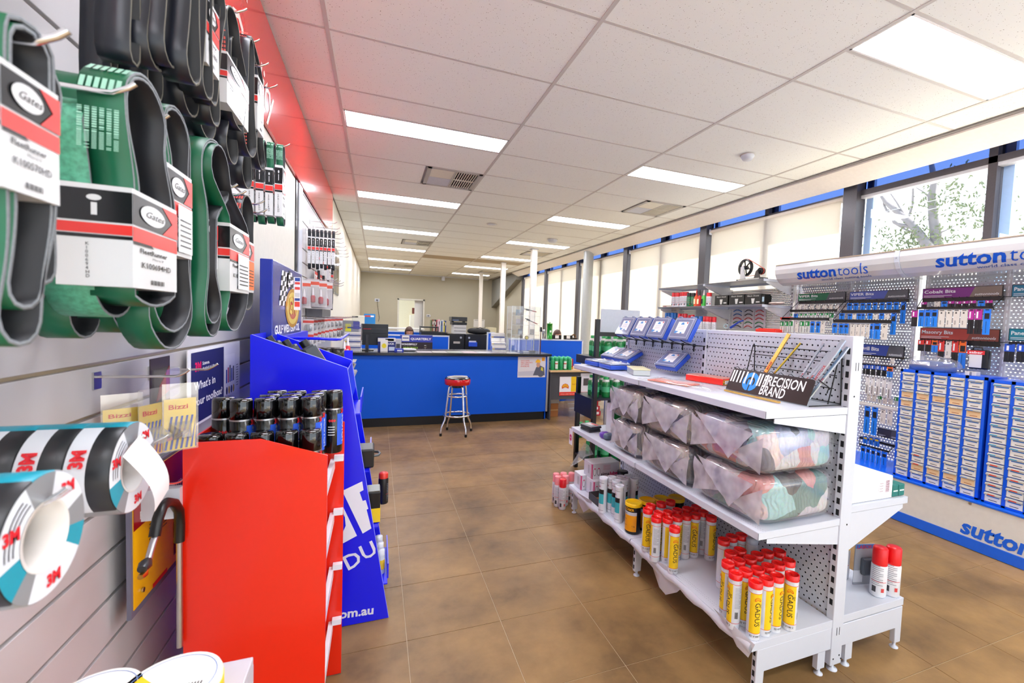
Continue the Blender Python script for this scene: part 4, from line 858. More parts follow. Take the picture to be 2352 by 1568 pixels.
t = thing('blister_pack', 'grey blister pack with a blue heading leaning beside the red caps', 'pack', (2.275, 1.425, .2465)); q = rz(-.25); c = Vector((2.272, 1.415, .35)); MB().cbox(c, (.105, .004, .205), q).build('card', C('#8f939c'), t); MB().cbox(c+q@Vector((.012, -.014, -.005)), (.07, .024, .085), q).build('blister', mat('smoke_clear', '#4e545e', .1), t, bevel=.008)
m = MB(); put_text(m, 'LABOR', .024, c+q@Vector((-.045, -.0035, .08)), q@Vector((1, 0, 0)), (0, 0, 1), width=.08, bold=.02); m.build('lettering', C('#b1283a'), t); MB().cbox(c+q@Vector((0, -.0024, .09)), (.10, .0012, .02), q).build('heading_band', C('#2c6cb8'), t); MB().cbox(c+q@Vector((-.03, -.0024, -.06)), (.05, .001, .06), q).build('small_print', C('#c3c7cf'), t)
t = thing('carton', 'long white carton with a barcode on the right middle shelf', 'box', (2.10, 1.40, .738)); MB().box((1.955, 1.292, .7385), (2.235, 1.50, .842)).build('carton', C('#f4f5f8'), t, bevel=.003); m = MB(); m.mi(0).quad((2.14, 1.2914, .765), (2.215, 1.2914, .765), (2.215, 1.2914, .825), (2.14, 1.2914, .825)); m.mi(1)
for k in range(12): m.quad((2.185, 1.2910, .77+.0045*k), (2.21, 1.2910, .77+.0045*k), (2.21, 1.2910, .772+.0045*k+(.001 if k % 3 else 0)), (2.185, 1.2910, .772+.0045*k))
for k in range(4): m.quad((2.145, 1.2910, .775+.012*k), (2.168, 1.2910, .775+.012*k), (2.168, 1.2910, .7765+.012*k), (2.145, 1.2910, .7765+.012*k))
m.build('label', [C('#f3e6ee'), C('#7c4a55')], t)
for i in range(2):
    x = 2.243+.045*i; t = thing('small_box', 'small dark green box beside the long white carton, %s one' % ['inner', 'outer'][i], 'box', (x+.02, 1.36, .738), 'small green boxes'); MB().box((x, 1.295, .7385), (x+.042, 1.44, .793)).build('carton', C('#0f7269', .35), t, bevel=.003); MB().cbox((x+.021, 1.2944, .765), (.03, .001, .006)).build('label', C('#cfe6e0'), t)
# spray cans standing on the floor beyond the gondola end
s2 = spray(cap='#e01f26', body='#d9d6da', r=.030, h=.245, capfrac=.26); s3 = spray(cap='#f08f93', body='#dcd9dd', r=.030, h=.245, capfrac=.26)
FC = [(1.405, 3.17), (1.39, 3.235), (1.455, 3.235), (1.40, 3.30), (1.465, 3.30), (1.53, 3.28)]
for i, (x, y) in enumerate(FC):
    b = s2 if i == 0 else s3; lb = 'spray can with a strong red cap, nearest on the floor by the gondola end' if i == 0 else 'pale-red-capped spray can on the floor by the gondola end, %s of them' % ordn(i-1)
    if i < 2: b.location = (x, y, 0); b.rotation_euler.z = R(-110); tag(b, lb, None, 'spray cans on the floor')
    else: dup(s3, (x, y, 0), lb, 'spray cans on the floor', rz=R(-110))
# ================================================================ RIGHT WALL: pegboard bays, racks, header, drawers
XP = 4.40
PEG2 = pegmat('right_peg_panel', '#c6c8cc', .0254, .0036, stretch=1.5); PEG3 = pegmat('stock_peg_panel', '#b5b7bc', .021, .0045)
M_RW = mat('warm_white_coat', '#d2d1d2', .35)
rs = thing('wall_shelving', 'tall white punched wall shelving bays behind the drill bit racks', 'shelving', (XP, 2.4, .34))
UPS = [3.642, 3.04, 2.466, 2.385, 1.862, 1.28, .70, .12, -.46, -1.04]
for y in UPS: 
    MB().box((XP-.012, y-.016, .34), (XP+.03, y+.016, 2.12)).build('upright', M_RW, rs)
    m = MB(); z = .5
    while z < 2.08: m.box((XP-.0128, y-.003, z), (XP-.0115, y+.003, z+.03)); z += .05
    m.build('slot_row', C('#f8fbff'), rs, kind='stuff')
for y0, y1 in ((3.056, 3.626), (2.482, 3.024), (1.878, 2.369), (1.296, 1.846), (.716, 1.264), (.136, .684), (-.444, .104), (-1.024, -.476)):  # bays nearest the camera are out of view, added to stop the sun
    for z0, z1 in ((.345, .93), (.933, 1.52), (1.523, 2.10)): MB().box((XP, y0, z0), (XP+.0015, y1, z1)).build('peg_panel', PEG2, rs)
ss = thing('stock_shelving', 'shelving bays with two deep shelves left of the curved sign boxes', 'shelving', (XP, 4.6, .34))
for y in (3.70, 4.665, 5.66):
    MB().box((XP-.02, y-.018, .05), (XP+.03, y+.018, 2.0)).build('upright', M_RW, ss); m = MB(); z = .5
    while z < 1.98: m.box((XP-.0208, y-.008, z), (XP-.0195, y-.003, z+.02)).box((XP-.0208, y+.003, z), (XP-.0195, y+.008, z+.02)); z += .04
    m.build('slot_row', M_SLOT, ss, kind='stuff')
for y0, y1 in ((3.72, 4.645), (4.685, 5.64)):
    for z0, z1 in ((.345, .93), (.933, 1.40), (1.403, 1.98)): MB().box((XP, y0, z0), (XP+.0015, y1, z1)).build('peg_panel', PEG3, ss)
    for z in (2.052, 1.768, 1.36):
        shelf(ss, XP-.02, 3.955, y0-.01, y1+.01, z, .028)
        for yy in (y0-.004, y1+.004): m = MB(); m.prism([(XP-.02, z-.03), (XP-.02, z-.165), (XP-.10, z-.15), (4.0, z-.045), (4.0, z-.03)], 'y', yy-.002, yy+.002); m.build('bracket', M_RW, ss)
# base plinth with ledge
bs = thing('base_cabinet', 'low white plinth with blue kick and blue ledge under the drawer cabinets', 'plinth', (4.15, 1.5, 0)); M_SBL = mat('brand_blue', '#0f62dd', .3, coat=.2); M_CRM = mat('fascia_cream', '#dcd8d0', .3, coat=.2)
for y0, y1 in ((-1.2, 2.335), (2.338, 3.62)):
    MB().box((3.925, y0, .079), (4.38, y1, .334)).build('fascia', M_CRM, bs); MB().box((3.918, y0, .004), (4.38, y1, .078)).build('kick', M_SBL, bs); MB().box((3.915, y0, .335), (4.395, y1, .346)).build('ledge', M_SBL, bs)
a = at(2202, 1239, 'x', 3.924); b = at(2206, 1203, 'x', 3.924); m = MB(); put_text(m, 'sutton', .150, (3.9225, 1.815, .098), (0, -1, 0), (0, 0, 1), bold=.035, shear=.18, width=.375); m.build('lettering', M_SBL, bs)
m = MB(); put_text(m, 'tools', .150, (3.9225, 1.815-.39, .098), (0, -1, 0), (0, 0, 1), shear=.18); m.build('lettering', M_SBL, bs)
p = at(2228, 1156, 'x', 3.923); MB().cyl((3.9255, p.y, p.z), (3.921, p.y, p.z), .009, 14).build('screw_cap', STEEL, bs)
# curved sign boxes
PROF = [(4.40, 2.178), (4.06, 2.182), (4.00, 2.178), (3.988, 2.13), (3.995, 2.085), (4.02, 2.035), (4.065, 1.995), (4.12, 1.972), (4.40, 1.972)]
FRONT = PROF[2:8]
def onprof(v):
    ls = [0]
    for p, q in zip(FRONT, FRONT[1:]): ls.append(ls[-1]+math.dist(p, q))
    v = max(0, min(ls[-1], ls[-1]-v))
    for i in range(len(FRONT)-1):
        if v <= ls[i+1]+1e-9:
            t_ = (v-ls[i])/(ls[i+1]-ls[i]); p, q = FRONT[i], FRONT[i+1]; return (p[0]+(q[0]-p[0])*t_-.0022, p[1]+(q[1]-p[1])*t_-.0008)
def header(y0, y1, lb, ys, sc_):
    t = thing('sign_box', lb, 'sign', (4.1, (y0+y1)/2, 1.972)); m = MB(); m.prism([PROF[1]]+FRONT+[PROF[8], PROF[0]], 'y', y0, y1); m.build('curved_face', mat('sign_face', '#d6d6d6', .14, coat=.6, var=.01), t)
    MB().prism([(4.40, 2.186), (4.05, 2.190), (3.993, 2.185), (3.993, 2.178), (4.40, 2.178)], 'y', y0, y1).build('top_edge', mat('sign_edge', '#b7a48c', .4), t)
    for txt, size, bold, u0, v0, wd2 in (('sutton', .168, .030, 0, .098, .418*sc_), ('tools', .168, -.006, .428*sc_, .098, .272*sc_), ('world class cutting tools', .046, .008, .24*sc_, .052, .47*sc_)):
        vs, fs = sliced(txt, size, 1, .006, bold=bold, shear=.2); m = MB(); out = []; sx = wd2/(max(p.x for p in vs)-min(p.x for p in vs))
        for p in vs:
            x, z = onprof(p.y*.92+v0); out.append((x, ys-u0-p.x*sx, z))
        m.add(out, fs); m.build('lettering', mat('sign_blue', '#0c57d2', .3) if size > .1 else C('#2d57a8'), t)
ya = at(1826, 625, 'x', 3.99).y; yb = at(2142, 600, 'x', 3.99).y
header(2.425, 3.60, 'left curved white sign box with blue brand lettering above the bit racks', ya, 1.0); header(1.21, 2.385, 'right curved white sign box with blue brand lettering, cut by the photo edge', yb, 1.0)
header(-1.04, 1.18, 'curved white sign box added out of view to block sun', .9, .9)  # unseen extra box, keeps sunlight off the floor
t = thing('sign_joint', 'narrow white curved joint strip between the two sign boxes', 'trim', (4.1, 2.405, 1.97)); MB().prism([(4.05, 2.19)]+[(x-.006, z) for x, z in FRONT]+[(4.2, 1.966), (4.2, 2.19)], 'y', 2.388, 2.422).build('strip', WHITE, t); MB().cyl((3.99, 2.405, 2.12), (3.975, 2.405, 2.12), .004, 8).build('screw', STEEL, t)
# ---------------------------------------------------------------- packets
def P3(px, py, x): return at(px, py, 'x', x)
PROTO = {}
def pk(kind):
    """hanging packet: unit width (Y) and unit height (0 down to -1), real thickness"""
    if kind in PROTO: return PROTO[kind]
    t = thing('drill_bit_pack', None, 'packet', (0, 0, 0)); W_, H_ = .5, 1
    col = {'blue': '#1674e6', 'white': '#ddd6ca', 'green': '#12853c', 'pink': '#b32491', 'red': '#d4342e', 'orange': '#e86618', 'navy': '#1b4fb8', 'bitcard': '#dcd9d8', 'yellow': '#1464c8'}[kind]
    if kind == 'white':
        MB().box((-.002, -W_*.92, -1), (.002, W_*.92, -.0)).build('card', C(col), t)
        m = MB(); m.quad((-.0026, W_*.35, -.13), (-.0026, -W_*.1, -.13), (-.0026, -W_*.1, -.22), (-.0026, W_*.35, -.22)); m.quad((-.0026, W_*.6, -.02), (-.0026, -W_*.6, -.02), (-.0026, -W_*.6, -.06), (-.0026, W_*.6, -.06))
        for k in range(4): m.quad((-.0026, W_*.4, -.62-.06*k), (-.0026, W_*.1, -.62-.06*k), (-.0026, W_*.1, -.65-.06*k), (-.0026, W_*.4, -.65-.06*k))
        m.build('print', C('#3c3835'), t)
    else:
        MB().box((-.002, -W_*.95, -1), (.002, W_*.95, 0)).build('card', C({'blue': '#1f86f0', 'green': '#d9dcd6', 'pink': '#1b171c', 'red': '#1c1819', 'orange': '#2b83e8', 'navy': '#131318', 'bitcard': '#e3e0dc', 'yellow': '#2277dd'}[kind]), t)
        MB().box((-.0035, -W_*.95, -.42 if kind != 'bitcard' else -.12), (-.002, W_*.95, 0)).build('header', C(col), t)
        m = MB(); m.quad((-.004, W_*.6, -.16), (-.004, -W_*.7, -.16), (-.004, -W_*.7, -.38), (-.004, W_*.6, -.38)) if kind in ('blue', 'orange', 'yellow') else m.quad((-.004, W_*.55, -.10), (-.004, W_*.1, -.10), (-.004, W_*.1, -.36), (-.004, W_*.55, -.36)); m.build('print', C('#16161a' if kind in ('blue', 'orange') else '#f1f1f1' if kind != 'yellow' else '#e2b81c'), t)
        m = MB(); m.quad((-.0042, W_*.5, -.01), (-.0042, -W_*.5, -.01), (-.0042, -W_*.5, -.045), (-.0042, W_*.5, -.045)); m.build('hang_slot', M_SLOT, t)
        m = MB(); zb = [-.45+(-.5)*k/8 for k in range(9)]; m.lathe([(.0 if k in (8,) else (.0045 if k % 2 else .0035)*(1 if kind != 'bitcard' else 2.0), z) for k, z in enumerate(reversed(zb))][::-1][::-1], 8, (-.006, 0, 0)); 
        o = m.build('drill_bit', mat('bit_steel', '#9b968f' if kind != 'bitcard' else '#4a4a4c', .25, .9), t)
    PROTO[kind] = t; t['_used'] = 0; return t
def pack(x, px0, px1, t0, b0, kind, lb, grp):
    a = P3(px0, t0, x); b = P3(px1, t0, x); c = P3((px0+px1)/2, b0, x); top = (a+b)/2; w = abs(a.y-b.y); h = top.z-c.z; loc = (x, top.y, top.z)
    q = pk(kind)
    if not q['_used']: q['_used'] = 1; q.location = loc; q.scale = (1, w, h); tag(q, lb, None, grp)
    else:
        c_ = dup(q, loc, lb, grp, scale=(1, w, h))
        if '_used' in c_: del c_['_used']
def row(x, sx, sy, s, items, name, grp, colname={'blue': 'blue', 'white': 'cream', 'green': 'green-topped', 'pink': 'magenta-topped', 'red': 'red-topped', 'orange': 'orange-topped', 'navy': 'blue and black', 'bitcard': 'fat drill bit', 'yellow': 'blue and yellow'}):
    for i, (a, b, t_, bo, kd) in enumerate(items):
        pack(x+.0011*(i % 2), sx+a/s, sx+b/s, sy+t_/s, sy+bo/s, kd, '%s packet, %s along in the %s' % (colname[kd], ordn(i), name), grp)
def spread_items(x0, x1, n, t_, b_, kinds, w=.82): d = (x1-x0)/n; return [(x0+d*i, x0+d*(i+w), t_, b_, kinds[i % len(kinds)]) for i in range(n)]
G = 'green'; B = 'blue'; Wt = 'white'; K = 'pink'
s5 = 5.226; grp = 'drill bit packets on the right wall'
row(4.28, 1780, 560, s5, spread_items(275, 800, 7, 725, 800, [Wt], .62), 'top row under the green sign', grp)
row(4.19, 1780, 560, s5, [(180, 210, 840, 890, G), (228, 275, 840, 890, B), (290, 330, 838, 890, G), (343, 385, 838, 890, G), (403, 447, 835, 890, G), (455, 498, 830, 885, G), (535, 582, 832, 890, G), (600, 645, 830, 885, G), (655, 708, 830, 960, G)], 'middle row under the green sign', grp)
row(4.10, 1780, 560, s5, [(68, 110, 930, 1060, G), (120, 165, 930, 1060, G), (172, 218, 928, 1060, G), (245, 285, 932, 1062, Wt), (302, 355, 928, 1062, G), (370, 420, 928, 1062, G), (430, 480, 928, 1065, B), (497, 545, 930, 1065, B), (555, 605, 932, 1070, Wt)], 'bottom row under the green sign', grp)
row(4.28, 1780, 560, s5, [(870, 930, 710, 792, B), (945, 1003, 708, 792, B), (1030, 1085, 708, 792, B), (1105, 1155, 705, 790, B), (1180, 1230, 703, 790, B), (1262, 1317, 702, 790, B), (1343, 1405, 697, 788, B), (1428, 1490, 697, 788, B), (1515, 1580, 695, 955, B)], 'top row under the violet sign', grp)
row(4.19, 1780, 560, s5, [(775, 838, 832, 905, B), (876, 930, 838, 905, B), (932, 978, 840, 905, Wt), (985, 1040, 835, 905, B), (1045, 1080, 835, 905, B), (1115, 1172, 832, 903, B), (1182, 1240, 840, 903, Wt), (1255, 1312, 832, 903, B), (1318, 1375, 838, 903, Wt), (1397, 1465, 828, 1090, B)], 'middle row under the violet sign', grp)
row(4.10, 1780, 560, s5, [(692, 752, 952, 1070, B), (772, 826, 955, 1075, B), (830, 887, 955, 1075, B), (908, 965, 960, 1105, Wt), (970, 1030, 960, 1110, Wt), (1035, 1090, 960, 1110, Wt), (1098, 1142, 960, 1120, Wt), (1147, 1180, 955, 1135, B), (1187, 1272, 953, 1142, B), (1282, 1360, 960, 1150, Wt)], 'bottom row under the violet sign', grp)
s6 = 5.227
row(4.27, 2040, 560, s6, [(400, 470, 698, 766, K), (555, 630, 690, 764, Wt), (640, 715, 688, 764, B), (722, 802, 685, 762, K), (812, 885, 688, 762, K), (893, 973, 684, 760, K), (980, 1060, 678, 758, K), (1080, 1165, 680, 758, B), (1172, 1260, 676, 756, K)], 'upper row under the purple sign', grp)
row(4.17, 2040, 560, s6, [(288, 360, 797, 990, K), (371, 440, 790, 992, B), (446, 518, 790, 993, B), (522, 600, 790, 995, B), (610, 690, 792, 1000, Wt), (698, 778, 790, 1002, Wt), (785, 868, 790, 1004, Wt), (874, 962, 790, 1006, Wt), (968, 1042, 785, 1080, K), (1050, 1140, 784, 1082, K), (1150, 1240, 783, 1090, B)], 'lower row under the purple sign', grp)
row(4.25, 2040, 560, s6, [(360, 440, 1150, 1285, 'red'), (450, 522, 1152, 1290, 'red'), (528, 602, 1155, 1300, 'orange'), (608, 684, 1160, 1470, 'red'), (692, 768, 1165, 1370, Wt), (772, 852, 1165, 1490, 'red'), (858, 948, 1170, 1495, 'orange')], 'row under the brick red sign', grp)
row(4.25, 2040, 560, s6, [(1400, 1530, 1200, 1420, 'navy'), (1550, 1680, 1200, 1422, 'navy')], 'row at the right photo edge', grp)
s7 = 5.6
row(4.26, 1960, 820, s7, [(285, 330, 8, 65, Wt), (478, 535, 12, 85, Wt)], 'sparse row under the dark sign', grp)
row(4.18, 1960, 820, s7, [(130, 160, 95, 215, 'navy'), (167, 222, 95, 225, 'navy'), (232, 290, 98, 232, 'navy'), (303, 360, 105, 240, 'navy'), (372, 432, 115, 248, 'navy'), (437, 515, 125, 260, 'orange')], 'short-packet row beside the white upright', grp)
row(4.15, 1960, 820, s7, [(165, 218, 250, 475, 'bitcard'), (228, 285, 260, 485, 'bitcard'), (298, 355, 265, 500, 'bitcard'), (370, 430, 280, 510, 'bitcard'), (440, 505, 300, 540, 'bitcard')], 'stubby drill row beside the white upright', grp)
row(4.18, 1960, 820, s7, [(178, 232, 478, 560, Wt), (240, 300, 485, 570, Wt), (318, 372, 500, 595, G), (380, 440, 520, 600, Wt), (450, 515, 530, 610, Wt), (530, 585, 515, 625, G)], 'row just above the cream rail', grp)
row(4.16, 1960, 820, s7, [(150, 225, 632, 985, B), (245, 320, 645, 1010, B), (350, 425, 672, 860, Wt), (440, 515, 685, 880, Wt)], 'row just below the cream rail', grp)
row(4.22, 1960, 820, s7, [(128, 190, 1015, 1110, 'yellow'), (202, 262, 1025, 1125, 'yellow'), (272, 340, 1040, 1150, 'yellow')], 'row under the lowest small sign', grp)
row(4.14, 1960, 820, s7, [(100, 160, 1140, 1320, B), (168, 222, 1155, 1340, B), (232, 288, 1175, 1360, B), (300, 355, 1195, 1380, B), (365, 438, 1215, 1400, B)], 'lowest row above the blue ledge', grp)
def psign(x, px0, px1, py0, py1, c1, c2, txt, lb, small='suttontools', ysz=1.0):
    a = P3(px0, py0, x); b = P3(px1, py0-(px1-px0)*.12, x); c = P3(px0, py1, x); w = a.y-b.y; h = a.z-c.z; t = thing('rack_sign', lb, 'sign', (x, b.y, c.z))
    MB().box((x, b.y, c.z), (x+.012, a.y, a.z)).build('frame', BLACK, t); e = .004; m = MB()
    m.mi(0).quad((x-.001, a.y-e, c.z+e), (x-.001, a.y-w*.62, c.z+e), (x-.001, a.y-w*.68, a.z-e), (x-.001, a.y-e, a.z-e)); m.mi(1).quad((x-.001, a.y-w*.62, c.z+e), (x-.001, b.y+e, c.z+e), (x-.001, b.y+e, a.z-e), (x-.001, a.y-w*.68, a.z-e)); m.build('print', [c1, c2], t)
    m = MB(); put_text(m, txt, h*.42*ysz, (x-.0016, a.y-.012, c.z+h*.50), (0, -1, 0), (0, 0, 1), bold=.02, width=w*.42)
    for k in range(2): m.quad((x-.0016, a.y-.012, c.z+h*(.28-.12*k)), (x-.0016, a.y-w*(.40-.1*k), c.z+h*(.28-.12*k)), (x-.0016, a.y-w*(.40-.1*k), c.z+h*(.24-.12*k)), (x-.0016, a.y-.012, c.z+h*(.24-.12*k)))
    if small: put_text(m, small, h*.30, (x-.0016, a.y-w*.68, c.z+h*.18), (0, -1, 0), (0, 0, 1), bold=.01, shear=.2, width=w*.28)
    m.build('lettering', C('#e4e6e6'), t, kind='stuff'); return a.y, b.y, c.z
DG = C('#55565c'); XS = 4.33
R1 = psign(XS, 1834, 1943, 675, 692, C('#1c6b46'), DG, 'VIPER Bits', 'green metric bits sign heading the left rack'); R2 = psign(XS, 1952, 2088, 670, 689, C('#4b5aa8'), DG, 'VIPER Bits', 'violet-blue imperial bits sign heading the second rack')
R3 = psign(XS, 2120, 2306, 663, 686, C('#7b2a7e'), C('#7f6f63'), 'Cobalt Bits', 'purple cobalt bits sign heading the third rack'); R4 = psign(XS, 2114, 2300, 752, 778, C('#b5473c'), C('#8c4a3e'), 'Masonry Bits', 'brick red masonry bits sign above the drawer cabinets')
R5 = psign(XS, 2325, 2480, 654, 682, C('#1f6f8c'), DG, 'Panel Bits', 'teal panel bits sign at the right edge, upper one'); R6 = psign(XS, 2318, 2480, 754, 782, C('#1b7d8f'), DG, 'Panel Bits', 'teal panel bits sign at the right edge, lower one')
R7 = psign(XS, 1975, 2079, 789, 816, C('#2f4596'), DG, 'Drill Bits', 'dark blue drill bits sign partly behind the white upright'); R8 = psign(4.24, 2016, 2066, 981, 1001, C('#3c3a45'), DG, '', 'small dark sign low beside the drawer cabinet')
def rail(pts, x, h=.012): a, b = pts; MB_ = MB().box((x, b[1], a[2]-h), (x+.008, a[1], a[2])); return MB_
def rack(lb, bars, R_, hooks=9):
    ya, yb, z = R_; t = thing('bit_rack', lb, 'rack', (4.38, (ya+yb)/2, z)); xs = []
    for (x, px0, px1, py0, h) in bars:
        a = P3(px0, py0, x); b = P3(px1, py0, x); MB().box((x, b.y, a.z-h), (x+.006, a.y, a.z)).build('label_rail', C('#1b1512', .4), t); xs.append((x, a, b))
        for k in range(hooks):
            y = b.y+(a.y-b.y)*(k+.5)/hooks; MB().tube([(x+.06, y, a.z-.004), (x-.012, y, a.z-.004), (x-.018, y, a.z+.004)], .0017, 5).build('hook', DARKMETAL, t)
    for side in (1, 2): MB().tube([(4.385, xs[0][side].y, xs[0][1].z)]+[(q[0]-.004, q[side].y, q[1].z-.006) for q in xs]+[(xs[-1][0]+.01, xs[-1][side].y, xs[-1][1].z-.03)], .003, 6).build('side_arm', DARKMETAL, t)
rack('black tiered wire rack under the green metric bits sign', [(4.29, 1835, 1943, 692, .028), (4.20, 1815, 1922, 711, .026), (4.11, 1796, 1904, 729, .024)], R1); rack('black tiered wire rack under the violet-blue bits sign', [(4.29, 1950, 2088, 690, .030), (4.20, 1933, 2067, 712, .028), (4.11, 1914, 2047, 733, .030)], R2)
rack('black tiered wire rack under the purple cobalt bits sign', [(4.29, 2119, 2306, 685, .034), (4.18, 2107, 2282, 705, .018)], R3, 11); rack('black wire rack under the brick red masonry bits sign', [(4.28, 2114, 2297, 777, .040)], R4, 12); rack('black wire rack at the photo edge under the lower teal sign', [(4.28, 2318, 2450, 784, .020)], R6, 6)
rack('black wire rack low under the dark blue drill bits sign', [(4.28, 1975, 2078, 813, .016), (4.19, 1975, 2057, 833, .016)], R7, 6); rack('lowest black wire rack beside the drawer cabinet', [(4.24, 1975, 2058, 1002, .020), (4.15, 1975, 2043, 1018, .014)], R8, 6)
a = P3(1975, 921, 4.17); b = P3(2066, 932, 4.17); t = thing('label_strip', 'cream plastic price rail crossing the low bit packets', 'rail', (4.17, b.y, b.z)); MB().box((4.17, b.y, a.z-.028), (4.18, a.y, a.z)).build('rail', C('#d9d3c3'), t); MB().box((4.168, b.y, a.z-.020), (4.17, a.y, a.z-.008)).build('ticket_strip', C('#eceae4'), t)
# ---------------------------------------------------------------- drawer cabinets
M_DBL = mat('cabinet_blue', '#0d58e0', .28, coat=.25); M_DF = C('#cfd0cc', .4); M_DW = C('#e7e6e2'); M_CRD = C('#e9c79a'); LIPS = [C('#e4dfc9'), C('#7d9ccc'), C('#d6402f'), C('#3f9ac2'), C('#b5b1a6')]
def cabinet(y1, w, lb, lipfun, cardfun, topz=1.215):
    z0 = .348; h = topz-z0; x0, x1 = 3.972, 4.22; t = thing('drawer_cabinet', lb, 'cabinet', ((x0+x1)/2, y1-w/2, z0)); nc, nr = 5, 12
    m = MB(); m.box((x0+.012, y1-w, z0), (x1, y1, topz)); m.build('carcass', M_DBL, t)
    cw = (w-.014)/nc; rh = (h-.030)/nr; ed = .011
    m = MB()
    for c in range(nc+1): yy = y1-.007-c*cw; m.box((x0, yy-.010 if c < nc else y1-w, z0), (x0+.012, yy+.010 if c else y1, topz))
    m.box((x0, y1-w, z0), (x0+.0118, y1, z0+.012)); m.box((x0, y1-w, topz-.02), (x0+.0118, y1, topz)); m.build('front_grid', M_DBL, t)
    base = {}
    for c in range(nc):
        for r_ in range(nr):
            yc = y1-.007-(c+.5)*cw; zc = topz-.020-(r_+.5)*rh; hw = cw/2-.0115; hh = rh/2-.0035
            lc, cc = lipfun(c, r_), cardfun(c, r_); k = (lc, cc)
            if k not in base:
                m = MB(); m.mi(0).box((x0-.002, yc-hw, zc-hh), (x0+.010, yc+hw, zc+hh)); m.mi(1).box((x0-.003, yc-hw+.004, zc-hh+.003), (x0-.002, yc+hw-.004, zc+hh*.42)); d = m.build('drawer', [M_DF, M_CRD if cc else M_DW], t)
                m = MB(); m.mi(0).prism([(x0-.002, zc+hh), (x0-.002, zc+hh*.45), (x0-.015, zc+hh*.55), (x0-.015, zc+hh*.8)], 'y', yc-hw, yc+hw); m.mi(1); f = (.1 if lc % 2 else .45); m.quad((x0-.0155, yc+hw*(1-f), zc+hh*.56), (x0-.0155, yc+hw*(1-f)-hw*.9, zc+hh*.56), (x0-.0155, yc+hw*(1-f)-hw*.9, zc+hh*.79), (x0-.0155, yc+hw*(1-f), zc+hh*.79)); m.build('lip', [LIPS[4] if lc < 9 else LIPS[0], LIPS[lc % 10]], d)
                m = MB(); m.mi(0).quad((x0-.0036, yc+hw*.75, zc+hh*.34), (x0-.0036, yc-hw*.8, zc+hh*.34), (x0-.0036, yc-hw*.8, zc+hh*.12), (x0-.0036, yc+hw*.75, zc+hh*.12)); m.mi(1).quad((x0-.0036, yc+hw*.5, zc-hh*.50), (x0-.0036, yc-hw*.55, zc-hh*.50), (x0-.0036, yc-hw*.55, zc-hh*.64), (x0-.0036, yc+hw*.5, zc-hh*.64)); m.build('ticket_print', [C('#2f76c8' if not cc else '#e2bd8e'), C('#2a2a2c' if not cc else '#a8623a')], d, kind='stuff')
                base[k] = (d, yc, zc)
            else:
                d, yc0, zc0 = base[k]; n_ = d.copy(); COL.objects.link(n_); n_.parent = t; n_.location = (0, yc-yc0, zc-zc0)
                for ch in [q for q in KIDS.setdefault(d.name, kids(d))]: q = ch.copy(); COL.objects.link(q); q.parent = n_
    m = MB(); m.box((x0+.03, y1-w-.0015, z0+.06), (x0+.034, y1-w, z0+.09)); m.build('side_stud', STEEL, t)
    return t
RED = {(1, 9), (1, 10)}
cabinet(2.300, .545, 'blue small-parts drawer cabinet with cream tickets, fully in view', lambda c, r_: 2 if (c, r_) in RED else (1 if (c+r_) % 3 else 0), lambda c, r_: 1 if (r_ in (2, 3) and not (c == 4 and r_ == 2) and not (c in (1, 2, 3) and r_ == (3 if c < 3 else 9))) or (c >= 1 and r_ == 10) else 0)
cabinet(1.735, .560, 'blue small-parts drawer cabinet cut off by the right photo edge', lambda c, r_: 3 if r_ < 8 else 2, lambda c, r_: 0, 1.205)
# bits and bags on top of the cabinets
t = thing('bit_set_box', 'blue boxes wrapped in a clear bag on the left drawer cabinet', 'box', (4.08, 2.20, 1.215)); MB().box((4.02, 2.03, 1.2165), (4.17, 2.27, 1.255)).build('lower_box', mat('deep_blue_box', '#1d4f9a', .3), t); MB().box((4.03, 2.04, 1.2555), (4.16, 2.26, 1.29)).build('upper_box', mat('deep_blue_ribbed', '#24509c', .3, scale=120, var=.4), t); MB().box((4.018, 2.13, 1.26), (4.0195, 2.25, 1.285)).build('label', C('#cfd3da'), t)
lump(MB(), (4.08, 2.13, 1.275), (.10, .16, .055), 2.5, .03, 4, 26, 14).build('clear_bag', FILM, t)
t = thing('bit_case', 'black drill case with a red and silver card hanging on the right', 'case', (4.24, 2.0, 1.24)); a = P3(2228, 802, 4.22); b = P3(2272, 850, 4.22); MB().box((4.20, b.y, b.z), (4.245, a.y, a.z)).build('shell', mat('case_black', '#1b1b1e', .25), t, bevel=.012); ym = (a.y*.62+b.y*.38)
MB().box((4.1985, ym-.052, a.z-.035), (4.1995, ym+.052, a.z-.006)).build('red_card', C('#d9262c'), t); MB().box((4.1985, ym-.038, b.z+.012), (4.1995, ym+.038, a.z-.036)).build('silver_card', C('#d8d4cd'), t); m = MB(); put_text(m, 'saber', .024, (4.198, ym+.04, a.z-.028), (0, -1, 0), (0, 0, 1), width=.08, bold=.02); m.build('lettering', C('#f6efe9'), t)
MB().tube([(4.22, ym+.03, a.z), (4.22, ym+.022, a.z+.018), (4.22, ym-.022, a.z+.018), (4.22, ym-.03, a.z)], .005, 6).build('hanger', mat('case_black', '#1b1b1e'), t)
t = thing('small_pack_pile', 'loose clear packets and two small cartons on the cabinet tops', 'packets', (4.05, 1.85, 1.216)); lump(MB(), (4.06, 1.55, 1.235), (.07, .13, .022), 2.2, .03, 8, 24, 10).build('clear_bags', FILM, t)
for y in (1.845, 1.885): MB().box((4.0, y-.013, 1.2165), (4.05, y+.013, 1.243)).build('small_carton', C('#cfc9c2'), t)
